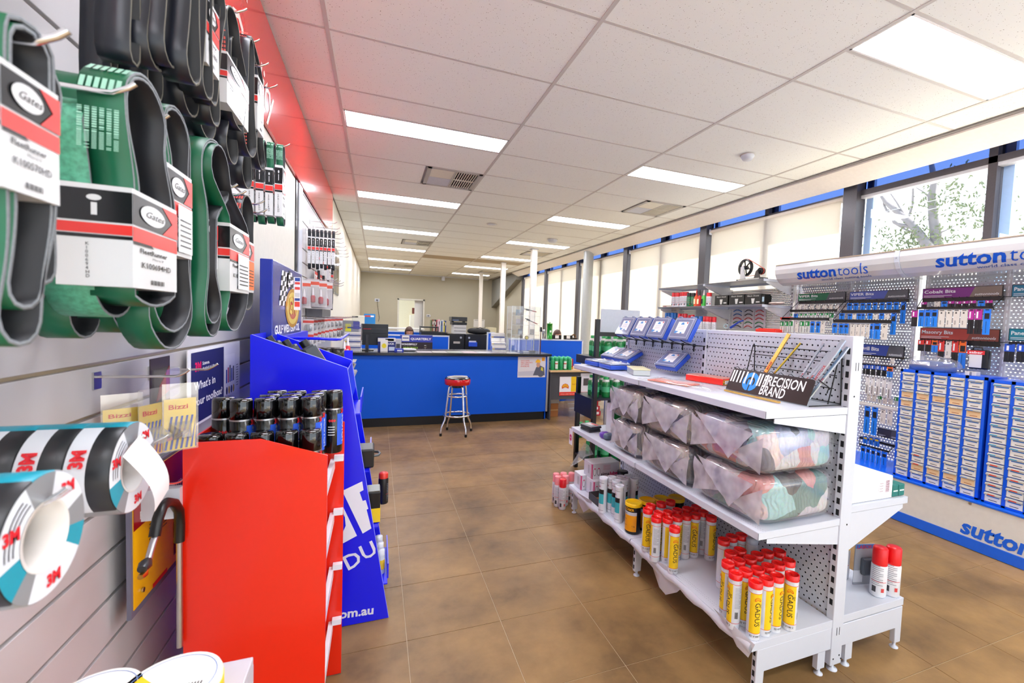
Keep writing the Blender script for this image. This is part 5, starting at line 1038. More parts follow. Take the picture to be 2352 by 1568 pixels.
# ---------------------------------------------------------------- stock on the left shelves
def q1(zx, zy, x): return at(1480+zx/5.88, 560+zy/5.88, 'x', x)
cans = [(388, 660, '#d8232a', '#d8d4d6', .028), (418, 660, '#d8232a', '#d8d4d6', .028), (448, 660, '#d8232a', '#d8d4d6', .028), (487, 652, '#d8232a', '#e6e2e4', .028), (520, 650, '#d8232a', '#e6e2e4', .028), (552, 648, '#d8232a', '#e6e2e4', .033), (600, 662, '#1c1b1c', '#0e7a3a', .033), (645, 662, '#1c1b1c', '#0e7a3a', .033), (868, 660, '#d8232a', '#e6e2e4', .036)]
for i, (zx, zt, cp, bd, r_) in enumerate(cans):
    b = q1(zx, 845, 4.02); tp = q1(zx, zt, 4.02); h = tp.z-1.7685; s_ = spray(cap=cp, body=bd, r=r_, h=h, capfrac=.26); s_.location = (4.02+.012*(i % 2), b.y, 1.7685); s_.rotation_euler.z = R(-140)
    lb = ('red-capped spray can on the upper left stock shelf, %s from the left' % ordn(i)) if i < 6 else ('black and green can beside the red-capped cans, %s' % ['left one', 'right one'][i-6] if i < 8 else 'white can with a red cap and base, right of the green bottle'); tag(s_, lb)
for zx, zt, body, nose, lb in ((698, 612, '#e2531c', '#c9201c', 'orange squeeze bottle with a red nozzle on the stock shelf'), (742, 620, '#c2281c', '#1a1a1a', 'dark red squeeze bottle behind the orange one'), (797, 615, '#4bb548', '#e8e8e4', 'lime green bottle with a white nozzle on the stock shelf')):
    b = q1(zx, 845, 4.02); tp = q1(zx, zt, 4.02); h = tp.z-1.7685; t = thing('squeeze_bottle', lb, 'bottle', (4.02, b.y, 1.7685)); MB().lathe([(.027, 0), (.030, .01), (.030, h*.5), (.018, h*.62), (.012, h*.66)], 18, (4.02, b.y, 1.7685)).build('body', C(body, .3), t); MB().lathe([(.014, h*.66), (.012, h*.74), (.004, h)], 12, (4.02, b.y, 1.7685)).build('nozzle', C(nose, .3), t)
    MB().cbox((3.988, b.y, 1.7685+h*.28), (.001, .034, h*.3)).build('label', C('#f1e9b8' if body != '#4bb548' else '#111111'), t)
for i, (za, zb, zt, zo) in enumerate(((955, 1128, 700, 830), (1148, 1350, 690, 822), (1362, 1580, 685, 815))):
    a = q1(za, zt, 4.0); b = q1(zb, zt, 4.0); t = thing('black_carton', 'black glove carton with white print on the stock shelf, %s of three' % ['left', 'middle', 'right'][i], 'box', (4.06, (a.y+b.y)/2, 1.768), 'black cartons')
    MB().box((4.0, b.y, 1.7685), (4.14, a.y, a.z)).build('carton', C('#16140f', .35), t); m = MB(); w = a.y-b.y; h = a.z-1.7685; put_text(m, 'Black Shield', h*.2, (3.9992, a.y-w*.15, 1.7685+h*.78), (0, -1, 0), (0, 0, 1), width=w*.7); m.quad((3.9992, a.y-w*.40, 1.7685+h*.6), (3.9992, a.y-w*.62, 1.7685+h*.6), (3.9992, a.y-w*.56, 1.7685+h*.12), (3.9992, a.y-w*.45, 1.7685+h*.12)); m.quad((3.9992, a.y-w*.7, 1.7685+h*.3), (3.9992, a.y-w*.92, 1.7685+h*.3), (3.9992, a.y-w*.92, 1.7685+h*.2), (3.9992, a.y-w*.7, 1.7685+h*.2)); m.build('print', C('#c9c6bd'), t, kind='stuff')
a = q1(1588, 690, 4.0); b = q1(1628, 690, 4.0); t = thing('black_carton', 'narrow black carton standing right of the three black cartons', 'box', (4.05, b.y, 1.768)); MB().box((4.0, b.y, 1.7685), (4.10, a.y, a.z)).build('carton', C('#16140f', .35), t); MB().box((3.9985, b.y+.006, 1.80), (3.9995, a.y-.006, a.z-.02)).build('label', C('#9fb8c4'), t)
t = thing('glove_bundle', 'small bundle of pale gloves lying at the right end of the stock shelf', 'gloves', (4.08, 3.85, 1.768)); c = q1(1790, 800, 4.06); lump(MB(), (4.06, c.y, 1.783), (.05, .10, .014), 2.4, .012, 2, 20, 8).build('gloves', mat('pale_glove', '#c8b9ae', .7), t)
# lower row of cans behind the gondola top
lc = [(302, 932, '#1467b8'), (340, 930, '#1467b8'), (382, 928, '#1467b8'), (425, 932, '#1467b8'), (482, 942, '#c9202e'), (527, 942, '#c9202e'), (560, 942, '#c9202e'), (615, 960, '#c9202e'), (655, 955, '#c9202e'), (708, 978, '#1467b8'), (765, 976, '#1467b8'), (820, 978, '#d81f2b'), (858, 980, '#d81f2b'), (898, 984, '#d81f2b'), (948, 986, '#d81f2b')]
zb = 1.361
for i, (zx, zt, cp) in enumerate(lc):
    x = 4.03+.02*(i % 2); tp = q1(zx, zt, x); h = tp.z-zb; 
    s_ = spray(cap=cp, body='#dcdadd' if i > 3 else '#3a3a3e', r=.027, h=h, capfrac=.24); s_.location = (x, tp.y, zb); s_.rotation_euler.z = R(-140); tag(s_, '%s-capped spray can in the lower stock row, %s from the left' % ('blue' if cp == '#1467b8' else 'red', ordn(i)), None, 'spray cans in the lower stock row')
a = at(1522, 701, 'x', 4.2); b = at(1558, 735, 'x', 4.2); t = thing('poster', 'beige sealing materials poster hanging left of the blue caps', 'poster', (4.2, b.y, b.z)); MB().box((4.2, b.y, b.z), (4.203, a.y, a.z)).build('sheet', C('#cfc4b6'), t); m = MB(); put_text(m, 'Sealing Materials', .03, (4.199, a.y-.02, a.z-.09), (0, -1, 0), (0, 0, 1), width=(a.y-b.y)*.8); m.build('lettering', C('#4a4540'), t); MB().box((4.1985, a.y-.10, a.z-.05), (4.1995, a.y-.02, a.z-.015)).build('logo_block', C('#8c3f57'), t)
for i, (za, zb_, zt, zo) in enumerate(((1190, 1335, 878, 1140), (1345, 1480, 878, 1145), (1490, 1630, 880, 1150))):
    a = q1(za, zt, 4.36); b = q1(zb_, zo, 4.36); t = thing('tool_card', 'clear card of hand tools hanging on the punched panel, %s of three' % ['left', 'middle', 'right'][i], 'card', (4.36, b.y, b.z), 'cards of hand tools'); MB().box((4.36, b.y, b.z), (4.364, a.y, a.z)).build('backing', C('#cdc9c9'), t); rr = random.Random(i)
    for k in range(5):
        z = a.z-(a.z-b.z)*(k+.5)/5; w = (a.y-b.y)*.34; c = rr.choice(['#c7372d', '#2a2b30', '#1d7a43', '#2c6ab3', '#3b2a28', '#cf4a2b']); ym = (a.y+b.y)/2
        MB().tube([(4.352, ym+w, z-.01), (4.350, ym+w*.3, z+.01), (4.350, ym-w*.3, z+.008), (4.352, ym-w, z-.012)], .006, 6).build('tool', C(c, .35), t)
t = thing('strap_wrench', 'blue strap wrench lying over the gondola top, behind it', 'wrench', (4.1, 4.3, 1.5)); p0 = q1(1165, 1130, 4.05); p1 = q1(1230, 1085, 4.05); p2 = q1(1335, 1035, 4.05)
MB().tube([p0, p1, (p1+p2)/2+Vector((0, 0, .01)), p2], .010, 8, rs=[.016, .012, .012, .009]).build('handle', mat('tool_blue', '#1d3fa8', .3), t); c = q1(1100, 1110, 4.05); MB().tube([c+Vector((0, .035*math.cos(a), .025*math.sin(a))) for a in [2*PI*k/16 for k in range(16)]], .005, 6, closed=True).build('strap', mat('pale_strap', '#b8d4d8', .3), t)
a = q1(1502, 1135, 4.0); b = q1(1772, 1160, 4.0); t = thing('red_case', 'flat red case just above the gondola top, beside the tool cards', 'case', (4.05, (a.y+b.y)/2, b.z)); MB().box((4.0, b.y, b.z-.03), (4.15, a.y, a.z-.008)).build('base', mat('bright_red', '#ee2a1c'), t, bevel=.006); MB().box((4.01, b.y+.03, a.z-.008), (4.14, a.y-.03, a.z)).build('lid', mat('bright_red', '#ee2a1c'), t)
a = at(1792, 728, 'x', 4.12); b = at(1812, 755, 'x', 4.12); t = thing('red_holder', 'red plastic holder left of the green topped packets', 'holder', (4.12, a.y, b.z)); MB().box((4.12, b.y, b.z-.05), (4.17, a.y, b.z+.01)).build('card', C('#cdbfb9'), t); MB().box((4.11, b.y-.02, a.z-.03), (4.17, a.y-.01, a.z)).build('red_top', mat('bright_red', '#ee2a1c'), t, bevel=.008)
# belt and pulley display on the top shelf
YA = q1(1350, 470, 4.02).y; YC = q1(1570, 450, 4.02).y; zt = 2.0535; t = thing('pulley_display', 'black belt and pulley demonstration model on the top stock shelf', 'display', (4.02, (YA+YC)/2, zt))
c1 = q1(1352, 322, 4.02); c2 = q1(1570, 365, 4.02); r1 = .100; r2 = .036; yw, zw = YA, c1.z
m = MB(); m.box((3.97, YC-.06, zt), (4.07, YA+.075, zt+.016)); m.build('base_plate', BLACK, t, bevel=.003); MB().box((3.9685, YC-.03, zt+.003), (3.9695, YA+.05, zt+.012)).build('label_strip', C('#b9b5a8'), t)
m = MB(); m.lathe([(r1-.018, -.016), (r1, -.016), (r1-.006, 0), (r1, .016), (r1-.018, .016), (r1-.018, -.016)], 36, (4.03, yw, zw), axis='x', caps=False)
for k in range(6): a = k*PI/3+.3; m.tube([(4.03, yw+.018*math.cos(a), zw+.018*math.sin(a)), (4.03, yw+(r1-.014)*math.cos(a), zw+(r1-.014)*math.sin(a))], .008, 6)
m.cyl((4.0, yw, zw), (4.06, yw, zw), .022, 14); m.build('large_pulley', mat('cast_black', '#1d1d20', .35, .5), t)
m = MB(); m.cyl((4.005, c2.y, c2.z), (4.055, c2.y, c2.z), r2, 20).cyl((3.995, c2.y, c2.z), (4.06, c2.y, c2.z), .012, 12); m.build('small_pulley', mat('cast_black', '#1d1d20'), t)
pts = [(yw+(r1+.002)*math.cos(a), zw+(r1+.002)*math.sin(a)) for a in [R(250)-R(175)*k/16 for k in range(17)]]+[(c2.y+(r2+.003)*math.cos(a), c2.z+(r2+.003)*math.sin(a)) for a in [R(75)-R(175)*k/12 for k in range(13)]]
pts = [(yw+(r1+.002)*math.cos(a), zw+(r1+.002)*math.sin(a)) for a in [R(110)+R(-0)+R(160)*k/16 for k in range(17)]]+[(c2.y+(r2+.003)*math.cos(a), c2.z+(r2+.003)*math.sin(a)) for a in [R(250)+R(220)*k/12 for k in range(13)]]
pts = [(yw-(y_-yw) if False else y_, z_) for y_, z_ in pts]
m = MB(); 
HULL = sorted(set((round(y_, 5), round(z_, 5)) for y_, z_ in [(yw+(r1+.002)*math.cos(2*PI*k/40), zw+(r1+.002)*math.sin(2*PI*k/40)) for k in range(40)]+[(c2.y+(r2+.003)*math.cos(2*PI*k/24), c2.z+(r2+.003)*math.sin(2*PI*k/24)) for k in range(24)]))
def half(ps):
    h_ = []
    for p in ps:
        while len(h_) >= 2 and (h_[-1][0]-h_[-2][0])*(p[1]-h_[-2][1])-(h_[-1][1]-h_[-2][1])*(p[0]-h_[-2][0]) <= 0: h_.pop()
        h_.append(p)
    return h_[:-1]
loop = half(HULL)+half(HULL[::-1]); m.ribbon(loop, 4.022, 4.038, .004); m.build('belt', [mat('belt_brick', '#a8402f', .6), mat('belt_brick', '#a8402f'), mat('belt_brick', '#a8402f')], t)
MB().prism([(yw-.045, zt+.015), (yw+.035, zt+.015), (yw+.030, zw), (yw+.012, zw+.018), (yw-.012, zw+.018), (yw-.02, zw-.02)], 'x', 3.985, 3.995).build('front_bracket', STEEL, t); MB().prism([(c2.y-.03, zt+.015), (c2.y+.06, zt+.015), (c2.y+.035, c2.z), (c2.y+.015, c2.z+.012)], 'x', 3.985, 3.995).build('small_bracket', mat('dark_steel', '#54504d', .35, .7), t)
# ================================================================ LEFT WALL STOCK
def hull(ps):
    ps = sorted(set(ps)); return half(ps)+half(ps[::-1])
def smooth_loop(ps, n=52):
    """resample a closed outline evenly"""
    L_ = [0]
    for i in range(len(ps)): L_.append(L_[-1]+math.dist(ps[i], ps[(i+1) % len(ps)]))
    out = []
    for k in range(n):
        s = L_[-1]*k/n
        for i in range(len(ps)):
            if s <= L_[i+1]: t_ = (s-L_[i])/max(1e-9, L_[i+1]-L_[i]); p, q = ps[i], ps[(i+1) % len(ps)]; out.append((p[0]+(q[0]-p[0])*t_, p[1]+(q[1]-p[1])*t_)); break
    return out
GRN = mat('belt_green', '#04603f', .42, scale=22, var=.12); GIN = mat('belt_rib_black', '#17191f', .55); GED = mat('belt_edge_grey', '#7f8489', .8, scale=300, var=.3)
BLK = mat('belt_black', '#141823', .38, scale=20, var=.1); BIN = mat('belt_inner_dark', '#15171c', .6); BED = mat('belt_edge_tan', '#6d6a60', .8)
SL_W = C('#dcdee1', .3); SL_K = C('#15161a', .25); SL_R = C('#e23a36', .3); SL_G = C('#8f9296'); SL_O = C('#f0763a'); PRG = C('#9fd6bf', .4); PRR = C('#e0635a', .4)
def circ(y, z, r, n=20, k=1.0): return [(round(y+r*k*math.cos(2*PI*i/n), 5), round(z+r*math.sin(2*PI*i/n), 5)) for i in range(n)]
def belt(lb, x1, w, yt, zt, rt, yb, zb, rb, green=True, layers=1, grp='ribbed drive belts on the left wall', prt=None, waist=None, pinch=None, name='drive_belt', cat='belt', mats=None):
    """loop hung over a hook: top arc (yt, zt, rt), bottom arc (yb, zb, rb); x1 = edge nearest the aisle"""
    t = thing(name, lb, cat, (x1-w/2, yt, zt), grp); ms = mats or ([GRN, GIN, GED] if green else [BLK, BIN, BED])
    for q in range(layers):
        e = .0055*q; pts = smooth_loop(hull(circ(yt, zt-rt, rt-e)+circ(yb+(.006*q), zb+rb+(.03*q), rb-e*.6)))
        # crossing waist: pinch the sides a little
        cz = (zt+zb)/2; hh = (zt-zb)/2
        pts = [(y+(yt+(yb-yt)*(zt-z)/max(1e-6, zt-zb)-y)*(waist or .25)*max(0, 1-((z-cz)/(hh*.75))**2), z) for y, z in pts]
        if pinch:
            yc, zc, ph, pw = pinch; out = []
            for y, z in pts:
                s_ = max(0, min(1, (abs(z-zc)-ph)/.10)); s_ = s_*s_*(3-2*s_); ym = yt+(yb-yt)*(zt-z)/max(1e-6, zt-zb); rr_ = max(rt, rb); out.append(((yc+max(-1, min(1, (y-ym)/rr_*1.6))*pw*(1-.2*q))*(1-s_)+y*s_, z))
            pts = out
        MB().ribbon(pts, x1-w, x1, .0042).build('loop', ms, t)
    if prt:
        m = MB(); z0, z1, col = prt; yy = yt-rt
        P_ = [(yt-rt*math.cos(a)-.0030*math.cos(a), zt-rt+rt*math.sin(a)+.003*math.sin(a)) for a in [R(85-85*k/6) for k in range(7)]]+[(yt-rt-.0030+(yb-rb-(yt-rt))*.12*k/60, zt-rt-(zt-rt-z0)*k/60) for k in range(1, 61)]
        cols = 6; 
        for c in range(cols):
            for k in range(len(P_)-1):
                if k < 5 and k % 2 or 5 <= k < 14 or (k % 3 == 0 and k < 44) or (k > 44 and k % 2) or random.random() < .06: continue
                xa = x1-w+w*(.06+c*.155); p, q = P_[k], P_[k+1]; m.quad((xa, p[0], p[1]), (xa, q[0], q[1]), (xa+w*.105, q[0], q[1]), (xa+w*.105, p[0], p[1]))
        m.build('printed_marks', col, t, kind='stuff')
    return t
def sleeve(t, x0, x1, y0, y1, z0, z1, code, title='FleetRunner', sticker=None, tilt=0):
    p = (x1, y0, (z0+z1)/2); h = z1-z0; M = MB(); e = .0006
    M.mi(0).box((x0, y0, z0), (x1, y1, z1)); w = x1-x0; d = y1-y0
    def F(a, b, k=1): return (x0+w*a, y0-e*k, z0+h*b)            # face towards the camera
    def S(a, b, k=1): return (x1+e*k, y0+d*a, z0+h*b)            # face towards the aisle
    M.mi(1).quad(F(.0, .64), F(1, .64), F(1, .95), F(.0, .95)).quad(S(0, .64), S(1, .64), S(1, .95), S(0, .95)); M.mi(2).quad(F(0, .52), F(1, .52), F(1, .62), F(0, .62)).quad(S(0, .47), S(1, .47), S(1, .62), S(0, .62)); M.mi(1).quad(F(0, .475), F(1, .475), F(1, .51), F(0, .51)).quad(S(0, .445, 2), S(.42, .445, 2), S(.36, .475, 2), S(0, .475, 2))
    M.mi(2).add([S(.62, .64, 2), S(1, .64, 2), S(1, .95, 2), S(.62, .95, 2), S(.86, .80, 2)], [(0, 1, 4), (1, 2, 4), (2, 3, 4)])
    M.mi(0).add([S(.40+.27*math.cos(a), .795+.105*math.sin(a), 3) for a in [2*PI*i/24 for i in range(24)]], [tuple(range(24))])
    M.mi(0).add([F(.5+.10*math.cos(a), .87+.030*math.sin(a)*1, 2) for a in [2*PI*i/14 for i in range(14)]], [tuple(range(14))]); M.mi(0).quad(F(.46, .70, 2), F(.54, .70, 2), F(.54, .82, 2), F(.46, .82, 2))
    o = M.build('sleeve', [SL_W, SL_K, SL_R, SL_O], t)
    m = MB(); Z = (0, 0, 1)
    put_text(m, 'Gates', h*.095, S(.21, .765, 4), (0, 1, 0), Z, width=d*.40, shear=.4)
    put_text(m, title, h*.07, S(.12, .37, 2), (0, 1, 0), Z, width=d*.6, bold=.02); put_text(m, 'Micro-V', h*.035, S(.38, .32, 2), (0, 1, 0), Z, width=d*.25); put_text(m, code, h*.085, S(.15, .22, 2), (0, 1, 0), Z, width=d*.66, bold=.01)
    for k in range(12): a = .35+.026*k; m.quad(S(a, .05, 2), S(a+(.014 if k % 3 else .02), .05, 2), S(a+(.014 if k % 3 else .02), .10, 2), S(a, .10, 2))
    n = len(code)
    for i, ch in enumerate(code): put_text(m, ch, h*.045, F(.38, .40-.36*i/n, 2), (1, 0, 0), Z)
    m.build('lettering', SL_K, o, kind='stuff')
    if sticker:
        m = MB(); m.mi(0).quad(S(.35, .05, 5), S(.95, .05, 5), S(.95, .60, 5), S(.35, .60, 5)); m.mi(1)
        for k in range(6): m.quad(S(.42, .12+.06*k, 6), S(.88, .12+.06*k, 6), S(.88, .135+.06*k, 6), S(.42, .135+.06*k, 6))
        m.build('price_sticker', [sticker, SL_K], o)
def X(px, py, x): p = at(px, py, 'x', x); return p.y, p.z
def belt_px(lb, x1, w, tl, tr, ty, bl, br, by, slv=None, **k):
    if slv: pc, t_, b_, pr = slv; ya_, za_ = X(pc, t_, x1); yb2, _ = X(pr, t_, x1); _, zb2 = X(pc, b_, x1); k['pinch'] = ((ya_+yb2)/2, (za_+zb2)/2, (za_-zb2)/2, (yb2-ya_)/2-.006)
    yl, _ = X(tl, ty, x1); yr, _ = X(tr, ty, x1); ym = (yl+yr)/2; _, zt = X((tl+tr)/2, ty, x1); ul, _ = X(bl, by, x1); ur, _ = X(br, by, x1); _, zb = X((bl+br)/2, by, x1)
    return belt(lb, x1, w, ym, zt, max(.006, (yr-yl)/2), (ul+ur)/2, zb, max(.006, (ur-ul)/2), **k)
def sleeve_px(t, x1, w, pc, yt, yb, pr, code, **k):
    y0, z1 = X(pc, yt, x1); _, z0 = X(pc, yb, x1); y1, _ = X(pr, yt, x1); sleeve(t, x1-w, x1, y0, y1, z0, z1, code, **k)
def hook(lb, wy, wz, xt, up=.018, r=.0035, drop=0):
    t = thing('display_hook', lb, 'hook', (XL, wy, wz), 'chrome display hooks'); zt = wz-drop
    MB().tube([(XL+.004, wy, wz), (XL+(xt-XL)*.3, wy, wz-drop*.4), (xt-.035, wy, zt), (xt-.025, wy, zt+.001), (xt-.008, wy, zt+up*.6), (xt, wy, zt+up)], r, 8).build('rod', CHROME, t); MB().box((XL-.004, wy-.016, wz-.03), (XL+.004, wy+.016, wz+.012)).build('slat_clip', STEEL, t)
# green belts, nearest first
hk = []
tA = belt_px('large green drive belt cut by the left photo edge', -.30, .060, 22, 126, 60, -2, 96, 792, layers=2, slv=(-2, 128, 425, 132)); sleeve_px(tA, -.296, .070, -2, 128, 425, 132, 'K100570HD'); hk.append(('chrome hook tip pointing out above the leftmost green belt', -.275, X(75, 100, -.30)))
belt_px('green belt loop hanging inside the leftmost green belt', -.345, .045, 60, 140, 140, 75, 128, 650); 
tB = belt_px('green drive belt with pale print, second from the left', -.33, .050, 282, 385, 176, 268, 376, 702, layers=2, prt=(1.70, 1.72, PRG), slv=(304, 432, 660, 405)); sleeve_px(tB, -.322, .082, 304, 432, 660, 405, 'K100694HD')
belt_px('green belt carried close behind the printed green belt', -.385, .075, 235, 300, 190, 250, 325, 640)
tB0 = belt_px('green belt with its printed lower bend showing, left of centre', -.375, .055, 190, 260, 240, 215, 312, 727, mats=[mat('belt_green_print', '#4f9f80', .5, scale=150, var=.6), GIN, GED]); sleeve_px(tB0, -.372, .065, 232, 325, 568, 262, 'K100694HD')
tC = belt_px('green drive belt, third ring from the left', -.37, .045, 370, 438, 246, 336, 446, 802, layers=2, slv=(384, 372, 580, 440)); sleeve_px(tC, -.364, .05, 384, 372, 580, 440, 'K100694HD', sticker=C('#e9ebee'))
tD = belt_px('green drive belt, fourth ring from the left with a slack fold', -.40, .050, 458, 530, 322, 470, 508, 772, layers=2, slv=(474, 500, 611, 500)); sleeve_px(tD, -.415, .075, 474, 500, 611, 500, 'K100494HD')
tD2 = belt_px('green drive belt hanging just right of the slack fold', -.392, .045, 485, 528, 335, 512, 562, 760, slv=(528, 512, 668, 572)); sleeve_px(tD2, -.388, .075, 528, 512, 668, 572, 'K100494HD', sticker=C('#dfe2e6'))
tE = belt_px('black belt with a red printed top and an orange sticker', -.42, .045, 555, 584, 450, 553, 582, 712, slv=(556, 545, 668, 583), green=False, prt=(1.74, 1.80, PRR)); sleeve_px(tE, -.415, .05, 556, 545, 668, 583, 'K060870', sticker=SL_O)
for i, (x1, tl, tr, ty, bl, br, by) in enumerate(((-.47, 150, 230, 300, 160, 232, 775), (-.50, 90, 150, 320, 95, 160, 700), (-.45, 300, 360, 300, 255, 330, 762), (-.52, 215, 280, 330, 215, 290, 738), (-.46, 400, 450, 330, 395, 440, 745), (-.50, 360, 400, 350, 340, 395, 790), (-.44, 20, 80, 200, 30, 100, 730))):
    belt_px('dark green belt hanging deep behind the others, %s of the rear ones' % ordn(i), x1, .05, tl, tr, ty, bl, br, by)
# black belts above
BB = [(-.44, 240, 275, 205, 270, 255), (-.36, 258, 322, 150, 300, 322), (-.35, 312, 345, 158, 340, 382), (-.33, 345, 395, 152, 378, 410), (-.31, 400, 455, 191, 430, 462), (-.34, 452, 486, 226, 466, 490), (-.40, 330, 372, 230, 340, 375), (-.38, 390, 455, 265, 420, 458), (-.36, 470, 505, 288, 482, 506), (-.42, 440, 470, 318, 455, 498), (-.40, 520, 540, 375, 520, 548), (-.38, 555, 585, 358, 558, 592), (-.42, 556, 580, 432, 556, 580), (-.46, 500, 520, 345, 505, 530)]
for i, (x1, a, b, by, bl, br) in enumerate(BB):
    yb, zb = X((bl+br)/2, by, x1); ul, _ = X(bl, by, x1); ur, _ = X(br, by, x1); zt = max(zb+.36, 2.02-(.06 if i > 8 else 0)); belt('black drive belt loop in the upper cluster, %s from the left' % ordn(i), x1, .042, yb+.015, zt, .026, yb, zb, max(.009, (ur-ul)/2), green=False, grp='black drive belts in the upper cluster', waist=.4)
tF = belt_px('black belt with a red printed top beside the micro sleeve', -.40, .032, 567, 590, 84, 590, 611, 388, slv=(592, 172, 297, 606), green=False, prt=(2.02, 2.1, PRR), grp='red marked black belts'); sleeve_px(tF, -.397, .04, 592, 172, 297, 606, '6PK1880', title='Micro-V')
tG = belt_px('black belt carrying the sleeve that faces the aisle, high on the left', -.385, .035, 520, 552, 22, 545, 560, 300, slv=(522, 118, 236, 571), green=False, prt=(2.05, 2.12, PRR), grp='red marked black belts'); sleeve_px(tG, -.38, .04, 522, 118, 236, 571, '6PK1880', title='Micro-V')
tH = belt_px('black belt behind the tall sleeve at the top left', -.35, .035, 478, 520, -60, 480, 500, 240, green=False, grp='red marked black belts'); sleeve_px(tH, -.345, .04, 474, -14, 142, 503, '6PK1880', title='Micro-V')
# small green belts at the far end of the hook rows
for i, x1 in enumerate((-.497, -.462, -.427, -.392)):
    yb = 2.24; t = belt('small green belt with a narrow sleeve at the far upper end, %s from the wall' % ordn(i), x1, .026, yb, 2.222-.004*i, .024, yb+.02, 1.875-.006*(i % 2), .022, grp='small green belts', prt=(2.14, 2.2, PRG)); sleeve(t, x1-.027, x1+.001, yb-.036, yb+.030, 1.90, 2.115-.008*(i % 3), '5PK1158HD')
for lb, xt, (y, z) in hk: hook(lb, y, z, xt)
for i, (px, py, xt) in enumerate(((312, 198, -.315), (388, 268, -.35), (567, 22, -.36), (596, 92, -.39), (617, 146, -.36), (637, 196, -.36), (607, 462, -.40), (613, 482, -.385), (546, 425, -.40), (565, 440, -.39))):
    y, z = X(px, py, xt); hook('upturned chrome hook on the left wall near the belts, %s counted from the camera' % ordn(i), y, z-.015, xt)
# ---------------------------------------------------------------- tape rolls
T_SIL = mat('duct_tape_silver', '#9b9fa3', .35, .2, var=.05); T_TEAL = C('#1a9db5', .35); T_W = C('#e6ebf2', .35); T_K = C('#25272b', .35); T_RED = C('#e5222f')
def taperoll(lb, x1, y, z, r, w, grp, face=True, rot=0):
    t = thing('tape_roll', lb, 'tape', (x1-w/2, y, z), grp); n = 48; rc = r*.56; m = MB()
    def mid(k, i):
        a = (360*i/n+rot) % 360; 
        if k == 1: return 1 if 78 < a < 102 else (3 if 102 <= a < 235 else 0)
        if k == 0 or k == 2: return 1 if 78 < a < 102 else (2 if 102 <= a < 235 else 0)
        return 0
    prof = [(r, -w), (r, -w*.52), (r, -.001), (r-.002, 0), (rc, 0), (rc, -w), (r, -w)]
    m.lathe([(p[0], p[1]) for p in prof], n, (x1, y, z), mids=lambda k, i: 0 if k > 2 else (1 if 70 < 360*i/n < 100 else (2 if k == 0 else 3) if 100 <= 360*i/n < 222 else 0), axis='x', caps=False)
    m.s = None
    o = m.build('tape', [T_SIL, T_TEAL, T_W, T_K], t)
    # the end face: ring in sectors
    m = MB(); sec = [(20, 75, 2), (75, 115, 0), (115, 190, 2), (190, 222, 1), (222, 245, 0), (245, 325, 2), (325, 350, 1), (350, 380, 0)]
    for a0, a1, mi in sec:
        q = max(3, int((a1-a0)/6)); m.mi(mi).add([(x1+.0006, y+rr*math.cos(R(a0+(a1-a0)*i/q)), z+rr*math.sin(R(a0+(a1-a0)*i/q))) for i in range(q+1) for rr in (rc, r-.0015)], [(2*i, 2*i+1, 2*i+3, 2*i+2) for i in range(q)])
    m.build('end_label', [T_SIL, T_TEAL, T_W], t)
    m = MB(); m.lathe([(rc, 0), (rc, -w), (rc-.004, -w), (rc-.004, .001), (rc, .001)], 36, (x1, y, z), axis='x', caps=False); m.build('card_core', mat('core_card', '#e8e3de', .6), t)
    m = MB(); 
    for a in (48, 158, 280): c = Vector((x1+.0014, y+(r*.78)*math.cos(R(a)), z+(r*.78)*math.sin(R(a)))); put_text(m, '3M', r*.26, c-Vector((0, r*.16, r*.08)), (0, 1, 0), (0, 0, 1), bold=.05)
    aa = R(152); nn = Vector((0, math.cos(aa), math.sin(aa))); tt = Vector((0, math.sin(aa), -math.cos(aa))); put_text(m, '3M', w*.42, Vector((x1-w*.58, y, z))+nn*(r+.0028)-tt*.016, tt, (-1, 0, 0), bold=.05); m.build('logo', T_RED, t, kind='stuff')
    m = MB()
    for k in range(3):
        a0, a1 = R(118+k*3), R(182); rr = r*(.68+.08*k); m.add([(x1+.0012, y+q*math.cos(a), z+q*math.sin(a)) for a in [a0+(a1-a0)*i/8 for i in range(9)] for q in (rr, rr+.0015)], [(2*i, 2*i+1, 2*i+3, 2*i+2) for i in range(8)])
    m.build('small_print', C('#4a4c55'), t, kind='stuff'); return t
yA, zA = .622, 1.243
for i in range(5): taperoll('duct tape roll on the near hook, %s' % ['facing the camera with teal end label', 'second from the aisle', 'third from the aisle', 'fourth from the aisle', 'against the wall'][i], -.33-.056*i, yA, zA, .068, .054, 'duct tape rolls, near hook')
yB, zB = .965, 1.212
for i in range(4): taperoll('duct tape roll on the far hook, %s' % ['outermost with the dangling white tag', 'second from the aisle', 'third from the aisle', 'against the wall'][i], -.395-.058*i, yB, zB, .078, .056, 'duct tape rolls, far hook')
hook('chrome hook running through the near duct tape rolls', yA, zA+.032, -.31); hook('chrome hook running through the far duct tape rolls', yB, zB+.036, -.38)
m = MB(); vs = []
for i in range(9):
    s = i/8; yy = yB-.03+.07*s; zz = zB+.045-.125*s; xo = -.388+.022*math.sin(s*2.4); vs += [(xo, yy-.022, zz-.012), (xo+.004, yy+.026, zz+.012)]
m.add(vs, [(2*i, 2*i+2, 2*i+3, 2*i+1) for i in range(8)], True); tag(m.build('paper_tag', C('#f6f3f6'), loc=(-.388, yB, zB)), 'blank white paper tag curling out of the outermost far tape roll', 'tag')
